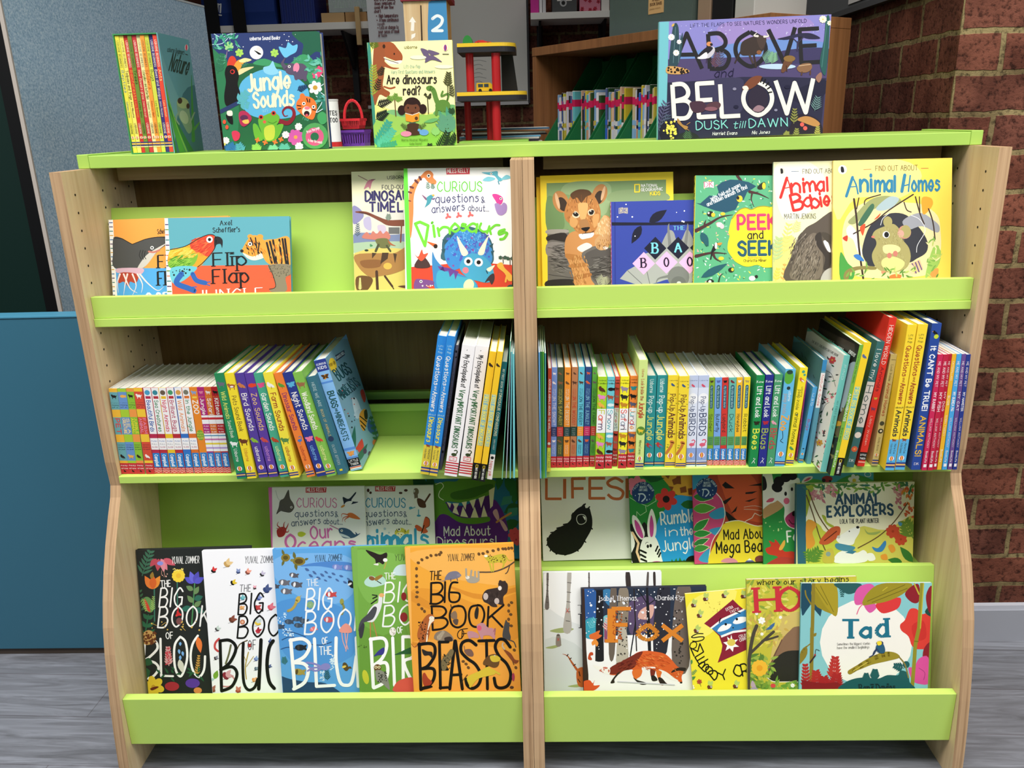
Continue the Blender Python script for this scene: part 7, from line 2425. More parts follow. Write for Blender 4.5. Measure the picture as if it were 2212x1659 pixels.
def t_popj(W, H): return tx('d8ece8', W, H, .04, .18, 'Usborne', .4, 's12')+tx('e8f2ee', W, H, .22, .40, 'Pop-up', .5, 's13')+tx('e8e070', W, H, .43, .70, 'Jungle', .66, 's14')+beast('b83a3a', W, H, .76, 1, .36, '3a8ab8')+blln(W, H, .87)+STR(W, H)
def t_popa(W, H): return hz('4a3a1a', W, H, .06, 'Usborne', 2.6, .1, .9)+'g 6a8a2a 26 0,5 %.1f,%.1f 4 1.6\n' % (W, H*.8)+beast('3a5a8a', W, H, .10, 1, .2)+tx('5a2a2a', W, H, .2, .38, 'Pop-Up', .5, 's12')+tx('5a2030', W, H, .40, .67, 'Animals', .6, 's14')+f'l c87a3a {W*.28:.2f} {W*.1:.2f},{H*.84:.2f} {W*.5:.2f},{H*.77:.2f} {W*.65:.2f},{H*.72:.2f}\ne c87a3a {W*.62:.2f},{H*.72:.2f} {W*.26:.2f} {W*.18:.2f} 30\n'+blln(W, H, .87)+STR(W, H)
def t_popb(W, H): return band('c0cce8', W, H, 0, .13)+hz('5a6a9a', W, H, .06, 'Usborne', 2.6, .1, .9)+beast('d8506a', W, H, .11, 1, .2)+f'e f4f6fa {W*.5:.2f},{H*.25:.2f} {W*.5:.2f} {H*.06:.2f}\n'+tx('2a3a6a', W, H, .23, .39, 'Pop-Up', .45, 's11')+tx('1f2f5a', W, H, .41, .65, 'BIRDS', .62, 's12')+beast('e0607a', W, H, .74, 4, .42)+band('90a8dc', W, H, .79, .93)+blln(W, H, .87)+STR(W, H)
def t_green(c, word, ac, k): return lambda W, H: beast(ac, W, H, .045, k, .3)+f'e 2a5a70 {W*.5:.2f},{H*.1:.2f} {W*.26:.2f}\ne 2a5a70 {W*.5:.2f},{H*.33:.2f} {W*.26:.2f}\n'+band('2a5a70', W, H, .1, .33, .24, .76)+tx('a8d0d0', W, H, .1, .33, 'My Little Green World', .3, 'm13')+tx('26302a', W, H, .41, .61, word, .52, 'm11')+band('5a9a5a', W, H, .665, .765, .06, .94)+''.join(hz('24402a', W, H, .69+i*.022, q, 1.6, .2, .8) for i, q in enumerate(('LEARN', 'TO LOVE', 'YOUR', 'WORLD')))+band('2a80cc', W, H, .805, .935, .05, .95)+tx('f2f4f8', W, H, .815, .925, 'Campbell', .4, 'm16')+band('c8303a', W, H, .94, 1)+''.join(f'l f4e8e4 .9 0,{H*(.955+i*.018):.1f} {W*.25:.2f},{H*(.948+i*.018):.1f} {W*.5:.2f},{H*(.958+i*.018):.1f} {W*.75:.2f},{H*(.948+i*.018):.1f} {W:.2f},{H*(.955+i*.018):.1f}\n' for i in range(3))
def t_kew(word, wc, ac, k): return lambda W, H: hz('eef2ee', W, H, .08, 'Kew', 5, .1, .9, 's15')+tx('f0f4f0', W, H, .12, .45, 'Lift and Look', .55, 's15')+beast(ac, W, H, .515, k, .36)+tx(wc, W, H, .58, .80, word, .72, 's16')+f'k f0f4f0 1 {W*.3:.2f},{H*.96:.2f} {W*.5:.2f},{H*.93:.2f} {W*.7:.2f},{H*.91:.2f}\nk f0f4f0 1 {W*.5:.2f},{H*.93:.2f} {W*.66:.2f},{H*.96:.2f}\ne f0f4f0 {W*.5:.2f},{H*.905:.2f} 1.1\n'
def t_qa(tc, c2, word, wc, c3): return lambda W, H: hz(c2, W, H, .075, 'Lift', 3.6, .25, .75)+hz(c2, W, H, .095, 'the', 3.6, .3, .7)+hz(c2, W, H, .118, 'flap', 3.6, .25, .75)+tx(tc, W, H, .14, .34, 'Questions', .5, 'm16')+tx(tc, W, H, .35, .38, 'and', .25, 'm14')+tx(tc, W, H, .39, .53, 'Answers', .5, 'm16')+hz(c2, W, H, .56, 'about', 3.6, .08, .92)+tx(wc, W, H, .575, .755, word, .52, 'm18')+band(c3, W, H, .78, 1)+beast('8a4a3a', W, H, .785, 0, .22)+tx('4a5a4a', W, H, .81, .88, 'Katie Daynes', .22, 'm10', -.2)+tx('4a5a4a', W, H, .81, .88, 'Marie-Eve', .22, 'm10', .2)+blln(W, H, .915)+STR(W, H)
def t_dk(W, H): return f'v 2a2a2a {W*.4:.2f},{H*.04:.1f} 3 1.4 -60\nv 2a2a2a {W*.6:.2f},{H*.08:.1f} 3 1.4 -60\nv 2a2a2a {W*.5:.2f},{H*.12:.1f} 3 1.4 -60\n'+tx('2a2a2a', W, H, .07, .31, 'My Encyclopedia of', .36, 'm13')+tx('2a6a3a', W, H, .33, .41, 'Very', .42, 's13')+tx('2a6a3a', W, H, .42, .775, 'IMPORTANT DINOSAURS', .42, 'm12')+beast('3a4a2a', W, H, .82, 4, .3)+band('d03a4a', W, H, .845, .88, .2, .8)+band('f6f2f2', W, H, .85, .876, .24, .76)+hz('c8303a', W, H, .872, 'DK', 5, .3, .7, 's14')+''.join(band('c8303a', W, H, .89+i*.02, .899+i*.02) for i in range(5))
def t_ng(words, c2, bird=False): return lambda W, H: beast('3a2a20' if not bird else '5a6a9a', W, H, .10, 1, .36)+band('7ac0c0' if bird else '8ab8c0', W, H, .32, .72, .14, .86)+tx('f4e860', W, H, .325, .715, words, .5, 'm18')+band('151515', W, H, .86, 1)+f'k f0d030 .9 {W*.35:.2f},{H*.875:.2f} {W*.65:.2f},{H*.875:.2f} {W*.65:.2f},{H*.895:.2f} {W*.35:.2f},{H*.895:.2f} {W*.35:.2f},{H*.875:.2f}\n'+tx('e8e8e0', W, H, .9, .985, 'NAT GEO KIDS', .3, 'm15')
def t_pet(word): return lambda W, H: tx('f4e8ea', W, H, .06, .27, 'ME AND MY PET', .45, 'm13')+tx('f8f4f4', W, H, .32, .48, word, .5, 'm17')+tx('f0e0e4', W, H, .54, .80, 'WILLIAM ANTHONY', .42, 'm11')+tx('f4f0f0', W, H, .83, .93, 'BookLife', .4, 'm15')+band('f0eaea', W, H, .945, .972, .2, .8)
def t_plain(*runs):
    return lambda W, H: ''.join(tx(c, W, H, a, b, s, z, st) for c, a, b, s, z, st in runs)
SPINES = [  # label, colour, bottom-left px, top-left px, width px, template, page colour, hard, extra
 ('teal and yellow banded board book lettered PET, next to the left side panel', 'e8b03a', 262, 1024, 234, 840, 18, t_think('6aa8b0', 'f0b83c', 0, 'PET', 'd84a4a', 0, '222222')),
 ('blue and lime banded board book lettered SEA CREATURE', '6a90c8', 280, 1024, 253, 839.5, 18, t_think('6a94cc', 'a8cc3a', 0, 'SEA CREATURE', 'f0d8a0', 3, 'f0b050')),
 ('lime and orange banded board book lettered JUNGLE ANIMAL', '8abc3a', 298, 1024, 272, 839, 18, t_think('8cc03c', 'f09a4a', 0, 'JUNGLE ANIMAL', 'f0e040', 0, '2a2420')),
 ('red and yellow banded board book lettered FARM ANIMAL', 'd84a3a', 316, 1024, 288, 838.5, 18, t_think('d8503c', 'f4c83c', 0, 'FARM ANIMAL', 'e88aa8', 0, 'f4f0ea')),
 ('white board book with crimson edge lettered Beautiful Birds', 'b83050', 335, 1023, 308, 838, 17, t_first('b83050', 'Beautiful Birds', '2f5fae', '4aa0c8')),
 ('white board book with red edge lettered Sea Creatures', 'b8323e', 352.5, 1023, 325, 838, 16.5, t_first('b8323e', 'Sea Creatures', '3a8a5a', '3a8a9a')),
 ('white board book with yellow edge lettered Night Animals', 'ecc02c', 369.5, 1023, 341.5, 838, 16.3, t_first('ecc02c', 'Night Animals', 'd83a5a', '6a5a4a')),
 ('white board book with red edge lettered Brilliant Bugs', 'b8303a', 386, 1023, 358, 837.5, 16.5, t_first('b8303a', 'Brilliant Bugs', 'b8305a', '4a9a6a')),
 ('white board book with blue edge lettered Wild Animals', '3a74c4', 403, 1022.5, 375, 837.5, 17, t_first('3a74c4', 'Wild Animals', 'e8904a', 'd8a050')),
 ('white board book with orange edge lettered In the Jungle', 'dd7430', 420.5, 1022.5, 391.5, 837, 17, t_first('dd7430', 'In the Jungle', '3a8a5a', '7a7a6a')),
 ('plain orange board book lettered ZOO', 'ea8a2c', 438, 1022, 408.5, 836.5, 16, t_zoo),
 ('striped board book with plum top lettered Jungle', 'b02a78', 454, 1022, 425, 836.5, 15, t_busy('b02a78', 'Jungle', 'd87a9a', 2)),
 ('striped board book with orange top lettered Safari', 'd8722e', 469, 1022, 440, 836.3, 15, t_busy('d8722e', 'Safari', 'e8e0d8', 0)),
 ('striped board book with red top lettered Kittens', 'b8222c', 484.2, 1022, 455.3, 836, 15.3, t_busy('b8222c', 'Kittens', '1a1616', 0)),
 ('dark green leaning board book lettered Wild Animals', '2a8a58', 512.7, 1035, 462.3, 807, 21, lambda W, H: beast('6a6a7a', W, H, .1, 0, .36)+tx('e8ec70', W, H, .17, .42, 'Wild Animals', .46, 'm11')+tx('e8f0d8', W, H, .44, .6, 'Sound Book', .36, 'm10')+beast('e8ece8', W, H, .66, 0, .36)+tx('f0f4f0', W, H, .71, .83, 'Usborne', .36, 'm10')+blln(W, H, .9)+STR(W, H)+band('2a8a58', W, H, .981, 1)),
 ('yellow board book lettered Pets', 'f4dc34', 534.5, 1034, 484, 807, 21, lambda W, H: beast('a8623a', W, H, .12, 0, .38, 'f4f0ea')+tx('5a3a2a', W, H, .21, .54, 'Pets Sound Book', .46, 'm10')+beast('6a3a24', W, H, .64, 0, .42)+tx('d88a3a', W, H, .71, .83, 'Usborne', .36, 'm10')+blln(W, H, .9)+STR(W, H)+band('f4dc34', W, H, .981, 1)),
 ('dark purple leaning board book lettered Bird', '55409a', 560, 1032, 506.7, 807, 19.5, t_sound('Bird Sounds', 'f6f2ec', '55409a', 'c87a4a', 1, '8ab83a', 1, 'f6f2f0')),
 ('violet leaning board book lettered Zoo in gold', '5c3f9c', 582, 1031, 527.6, 807, 20, t_sound('Zoo Sounds', 'e8c07a', '5c3f9c', 'e0452e', 3, 'c84a4a', 1, 'c88ad0')),
 ('sea green board book lettered Garden', '4aa888', 606, 1031, 547.5, 807, 19, t_sound('Garden Sounds', 'f4f4ec', '4aa888', 'e0508a', 2, 'b8482a', 1, 'd8e8a0')),
 ('yellow leaning board book lettered Farm in dark red', 'f4e244', 627.6, 1033, 567.8, 806, 20, t_sound('Farm Sounds', '9a3028', 'f4e244', 'f4f0e8', 1, '5a8a4a', 0, 'b85a30')),
 ('orange board book lettered Dinosaur', 'ee8238', 664, 1031, 590.8, 807, 17.5, t_sound('Dinosaur Sounds', '8a2f6a', 'ee8238', '5a9a3a', 1, '4a7ac0', 4, 'b84a30')),
 ('navy board book lettered Night', '2c3a8a', 685.7, 1030, 610, 806.5, 20, t_sound('Night Sounds', 'f6f2ec', '2c3a8a', '5ab0d8', 2, 'e87aa0', 2, '7ab0e0')),
 ('light green board book lettered Woodland', '82bc50', 706.6, 1030, 632, 806, 19.5, t_sound('Woodland Sounds', 'f4f4e0', '82bc50', '9a6a48', 0, 'd8483a', 1, 'e8ec9a')),
 ('plain deep teal hardback with spaced silver capitals', '3a6f80', 730, 1026, 660.8, 815.5, 25, lambda W, H: tx('c8d8d8', W, H, .06, .30, 'HERE WE ARE', .3, 'm10')+tx('d8c07a', W, H, .33, .60, 'BOOK OF ANIMALS', .26, 'm10')+f'e 2a3a5a {W*.5:.2f},{H*.63:.2f} {W*.3:.2f}\n'+tx('b8c8c8', W, H, .69, .9, 'OLIVER JEFFERS', .26, 'm10')+band('e8d030', W, H, .945, .965, .35, .65)),
 ('sky blue hardback about bugs with its bee cover turned to view', '88bcec', 758.3, 1018, 677.7, 779.7, 25, lambda W, H: band('2f3f90', W, H, 0, .1)+hz('f0f4fa', W, H, .045, 'CURIOUS', 4, .1, .9, 'm16')+hz('f0f4fa', W, H, .08, 'KIDS', 6, .15, .85, 'm18')+beast('e8a030', W, H, .15, 2, .3, '5a3a1a')+band('5a90d8', W, H, .19, .205)+tx('2a5a5a', W, H, .28, .42, 'BUGS', .5, 'm20')+tx('2a5a5a', W, H, .43, .46, 'AND', .2, 'm14')+tx('2a5a5a', W, H, .47, .72, 'MINIBEASTS', .46, 'm14')+band('5a90d8', W, H, .79, .81)+beast('e88a2a', W, H, .845, 2, .3, 'e8a050')+band('5a90d8', W, H, .875, .885)+band('151515', W, H, .89, .96)+hz('f4f4f0', W, H, .92, 'LITTLE', 5, .1, .9, 'm16')+hz('f4f4f0', W, H, .95, 'TIGER', 5, .15, .85, 'm16')+band('e8703a', W, H, .965, .975)+band('f4ece4', W, H, .976, .986)),
 ('bright blue hardback on dinosaur questions, left one of the matching pair', '2f8ad8', 908, 1026, 946, 727.7, 18.5, t_qa('f4f4f0', 'b8e0e8', 'Dinosaurs', 'f0e460', 'e0c840')),
 ('bright blue hardback on dinosaur questions, right one of the matching pair', '2f8ad8', 927.8, 1029, 966, 727.7, 20.5, t_qa('f4f4f0', 'b8e0e8', 'Dinosaurs', 'f0e460', 'e0c840')),
 ('grey paperback about prehistoric life pushed back behind its neighbours', '77727c', 951, 1015, 987.5, 746, 8.5, lambda W, H: f'e 1a1a1a {W*.5:.2f},{H*.05:.1f} {W*.4:.2f} {W*.5:.2f}\nv 1a1a1a {W*.5:.2f},{H*.1:.1f} {W} {W*.6:.2f} -60\n'+tx('2a2630', W, H, .18, .32, 'My Book of', .45, 'm12')+tx('1a1620', W, H, .33, .80, 'Dinosaurs and Prehistoric Life', .6, 'm14')+f'e 1a1a1a {W*.5:.2f},{H*.85:.1f} {W*.4:.2f} {W*.6:.2f}\n'),
 ('thick white dinosaur encyclopedia with red stripes, left one of the pair', 'f4f2f4', 959.9, 1030.5, 998.7, 748.7, 28, t_dk),
 ('thick white dinosaur encyclopedia with red stripes, right one of the pair', 'f4f2f4', 990.6, 1031, 1028, 750, 27, t_dk),
 ('yellow dinosaur hardback with black foot, left one of the pair', 'f4c62c', 1018.8, 1038.5, 1057.5, 761, 14.5, t_ng('FIRST BIG BOOK OF DINOSAURS', 0)),
 ('yellow dinosaur hardback with black foot, right one of the pair', 'f4c62c', 1035, 1041, 1074, 761, 15, t_ng('FIRST BIG BOOK OF DINOSAURS', 0)),
 ('slim dark teal hardback with white foot beside the yellow dinosaur pair', '1f6a70', 1052, 1036, 1087, 783, 11, lambda W, H: tx('d8e8d8', W, H, .06, .25, 'MY FIRST BOOK OF', .4, 'm14')+tx('e8ecc8', W, H, .26, .62, 'DINOSAUR COMPARISONS', .5, 'm15')+tx('c8d8d0', W, H, .65, .74, 'SARA HURST', .3, 'm12')+band('f0eeec', W, H, .78, 1)+f'e 1a1a1a {W*.5:.2f},{H*.81:.1f} {W*.32:.2f}\n'+tx('c8303a', W, H, .84, .97, 'happy yak', .5, 'm15')),
]
DIRECT = [  # thin paperbacks by the middle posts: label, colour, x, y, lean, height, width
 ('thin pale green paperback leaning left of the middle posts', '7ac8a8', -.0585, -.044, 4.9, .309, .0026),
 ('thin grey paperback between pale green and dotted ones', 'b8c0d0', -.0500, -.04, 3.6, .285, .0022),
 ('thin turquoise dotted paperback, second from the left middle post', '6cc0c8', -.0412, -.042, 2.2, .285, .003),
 ('thin turquoise dotted paperback touching the left middle post', '74c8cc', -.0337, -.04, 1.2, .28, .0035),
 ('thin blue paperback touching the right middle post', '6aa8dc', .0245, -.043, .3, .283, .0028),
 ('thin dark green paperback, second from the right middle post', '2a7a3a', .0281, -.045, .36, .285, .0028),
 ('thin leaf green paperback, third from the right middle post', '58a83c', .0317, -.043, .45, .284, .0028),
 ('thin sea green paperback beside the slim red hardback', '4a9a98', .0353, -.04, .6, .28, .003),
]
SP2 = [
 ('slim brick red hardback with yellow foot about animals around the world', 'c2442a', 1181.5, 1019, 1184, 796, 7.5, lambda W, H: tx('f4ece4', W, H, .1, .60, 'ADORABLE ANIMALS AROUND THE WORLD', .5, 'm16')+f'e e8d8c8 {W*.5:.2f},{H*.72:.1f} {W*.42:.2f}\n'+band('e0d84a', W, H, .76, 1)+tx('3a3a1a', W, H, .8, .96, 'OWLET PRESS', .45, 'm14')),
 ('pale blue hiding book lettered IN THE SNOW', '7a9ad8', 1190, 1010, 1192, 794, 11.5, t_hiding(0, 'IN THE SNOW?', 'f0f4fa', 1, 'f4f4f4', '2f3f70')),
 ('olive hiding book lettered ON SAFARI', '4c5538', 1202.5, 1010, 1204.5, 794, 13, t_hiding(0, 'ON SAFARI?', 'd8c850', 0, '8a5a3a', 'c8403a')),
 ('orange hiding book lettered IN THE DESERT', 'ee9434', 1216.8, 1010, 1220, 794, 13, t_hiding(0, 'IN THE DESERT?', 'f4e8c8', 1, '6a4a2a', '2a4a4a')),
 ('brown hiding book lettered IN THE WOODS', 'b87a50', 1231, 1009.5, 1235.5, 793.5, 13, t_hiding(0, 'IN THE WOODS?', 'c8402a', 0, '5a3a2a', '24443a')),
 ('aqua hiding book lettered ON THE RIVER', '62bcd0', 1245.2, 1009, 1250, 793, 12.8, t_hiding(0, 'ON THE RIVER?', '1f3a4a', 0, '5a4034', 'ee9434')),
 ('navy hiding book lettered IN THE JUNGLE', '2f4a80', 1259.2, 1008.5, 1265, 793, 13, t_hiding(0, 'IN THE JUNGLE?', '8ac0d8', 1, 'd8603a', 'c83060')),
 ('grass green hiding book lettered ON THE FARM, half covered', '5aa040', 1273.7, 1008, 1280, 793, 10.6, t_hiding(0, 'ON THE FARM?', '1f3a1a', 0, '6a5a5a', 'd0403a')),
 ('lime animal family book lettered Farm', 'a8d42c', 1285.4, 1013, 1292.2, 814.5, 19, t_family(0, 'Farm', ['c8d03a', 'e85a4a', 'd8604a', '6a4a6a'], (1, 0, 1), ('5a3020', 'e88ac0', 'f0b050'))),
 ('aqua animal family book lettered Snow', '6cc4d0', 1306.2, 1012, 1312.5, 814.5, 15.5, t_family(0, 'Snow', ['5ac0c8', '6a4a7a', '2a8a9a', '4ab0b8'], (3, 0, 3), ('1a1a1e', 'a8543a', 'e0f0f0'))),
 ('red animal family book lettered Forest, set slightly back', 'e8574a', 1322.8, 1007, 1329.5, 814, 10.8, t_family(0, 'Forest', ['e8574a', '2a4a6a', 'c8506a', 'd83a4a', '8a8a9a', '5a8aa8'], (0, 0, 0), ('8a3a2a', 'a88a7a', '1a1616'))),
 ('yellow animal family book lettered Safari', 'f6ec30', 1334.6, 1011.6, 1341.2, 814, 18, t_family(0, 'Safari', ['e85a4a', '8a9aa8', 'c83a3a', 'e8b030', '8a6a7a', '2a2a2a'], (0, 0, 0), ('9a8aa0', '2a2a2a', 'c8882a'))),
 ('orange animal family book lettered Jungle', 'ee8838', 1354.5, 1010, 1361.8, 812.5, 16, t_family(0, 'Jungle', ['e88a3a', '5ab8c0', '9a8aa0', 'd84a5a', '3a4aa0', 'e8903a'], (2, 0, 0), ('2a8a90', '1a1a1a', '5a5a70'))),
 ('tall pale green hardback with red lettering standing above its row', 'd2e68c', 1371.7, 1013, 1381, 778, 18, lambda W, H: tx('b84a3a', W, H, .08, .15, 'Usborne', .26, 's10')+tx('b8302a', W, H, .17, .36, 'Look inside the', .36, 's11')+tx('c83a2a', W, H, .38, .52, 'Jungle', .6, 's14')+f'e 5a8a34 {W*.5:.2f},{H*.64:.1f} {W*.5:.2f} {H*.04:.1f}\n'+beast('e8c83a', W, H, .64, 0, .3)+tx('4a6a2a', W, H, .73, .86, 'Minna Lacey', .26, 's11')+blln(W, H, .9)+STR(W, H)),
 ('teal pop-up hardback lettered Jungle in yellow, left one of the pair', '2f8f92', 1391.9, 1008, 1398.7, 812, 19.5, t_popj),
 ('teal pop-up hardback lettered Jungle in yellow, right one of the pair', '2f8f92', 1413, 1007.6, 1420.3, 811, 22, t_popj),
 ('yellow pop-up hardback lettered Animals, left one of the pair', 'f4d83a', 1436, 1009.4, 1444, 811, 22, t_popa),
 ('yellow pop-up hardback lettered Animals, right one of the pair', 'f4d83a', 1459, 1011, 1467.6, 813, 22, t_popa),
 ('pale blue pop-up hardback lettered BIRDS, left one of the pair', 'dfe6f6', 1482, 1008, 1488.8, 811, 21, t_popb),
 ('pale blue pop-up hardback lettered BIRDS, right one of the pair', 'dfe6f6', 1504, 1008, 1509.6, 811, 22, t_popb),
 ('olive nature board book lettered Spider', '8ab032', 1527, 1005, 1532, 816, 12, t_green(0, 'Spider', '4a3a2a', 2)),
 ('blue nature board book lettered Butterfly', '7aa8e4', 1540, 1005, 1545.3, 816, 14.3, t_green(0, 'Butterfly', '5a6ab0', 2)),
 ('red nature board book lettered Ladybird', 'd03a34', 1555, 1005, 1560.4, 816, 13, t_green(0, 'Ladybird', '1a1616', 2)),
 ('sea green nature board book lettered Duck', '6ab8a8', 1568.8, 1005, 1575.6, 816, 15.5, t_green(0, 'Duck', '7a2a34', 1)),
 ('amber nature board book lettered Honeybee', 'f4bc30', 1584.8, 1005, 1591.7, 815.5, 12.5, t_green(0, 'Honeybee', 'f4ecd8', 2)),
 ('yellow nature board book lettered Rabbit', 'f8dc30', 1598, 1005, 1608.2, 815, 13, t_green(0, 'Rabbit', 'b8a060', 0)),
 ('green lift-the-flap book lettered Bees', '1f8a4a', 1618, 1008.5, 1634.5, 811, 17.5, t_kew('Bees', 'e8ec50', '2a2a1a', 2)),
 ('navy lift-the-flap book lettered Bugs', '2a3088', 1637, 1008, 1654.3, 810, 17, t_kew('Bugs', 'a8b850', 'b02a3a', 2)),
 ('mid green lift-the-flap book lettered Birds in red', '4a9a6a', 1655.3, 1008, 1674.3, 809, 16.5, t_kew('Birds', 'c8404a', 'e0a0b0', 1)),
 ('sky blue peep-inside book lettered Zoo in orange', '66b8e0', 1672.8, 1007.6, 1697.2, 798, 21.5, lambda W, H: f'e 5aa83c {W*.4:.2f},{H*.08:.1f} {W*.46:.2f} {H*.07:.1f}\n'+f'e 2a4a3a {W*.45:.2f},{H*.03:.1f} {W*.3:.2f} {H*.022:.1f}\ne 2a3a3a {W*.5:.2f},{H*.19:.1f} {W*.18:.2f}\n'+tx('d8ecf4', W, H, .22, .32, 'usborne', .28, 'm12', .2)+tx('b8a8a0', W, H, .25, .45, 'peep inside', .36, 'm11', -.15)+tx('f0a840', W, H, .47, .62, 'Zoo', .7, 'm18')+f'l 2a2420 1.2 {W*.4:.2f},{H*.63:.1f} {W*.5:.2f},{H*.7:.1f} {W*.3:.2f},{H*.73:.1f} {W*.6:.2f},{H*.75:.1f}\n'+blln(W, H, .87)+STR(W, H)),
 ('bright yellow peep-inside book lettered animal homes', 'f4de30', 1696.6, 1005.6, 1728.5, 795, 16.5, lambda W, H: f'e 4aa08a {W*.5:.2f},{H*.04:.1f} {W*.2:.2f}\ne 4aa08a {W*.7:.2f},{H*.07:.1f} {W*.16:.2f}\n'+beast('d8703a', W, H, .12, 1, .36, 'f0e0d0')+tx('5a4a1a', W, H, .19, .29, 'usborne', .26, 'm11', .2)+tx('4a5a2a', W, H, .22, .42, 'peep inside', .38, 'm11', -.1)+tx('4a5a1a', W, H, .45, .78, 'animal homes', .5, 'm11')+f'e 2a4a6a {W*.5:.2f},{H*.47:.1f} 1.5\n'+beast('4a9a5a', W, H, .82, 1, .3)+blln(W, H, .89)+STR(W, H)),
]
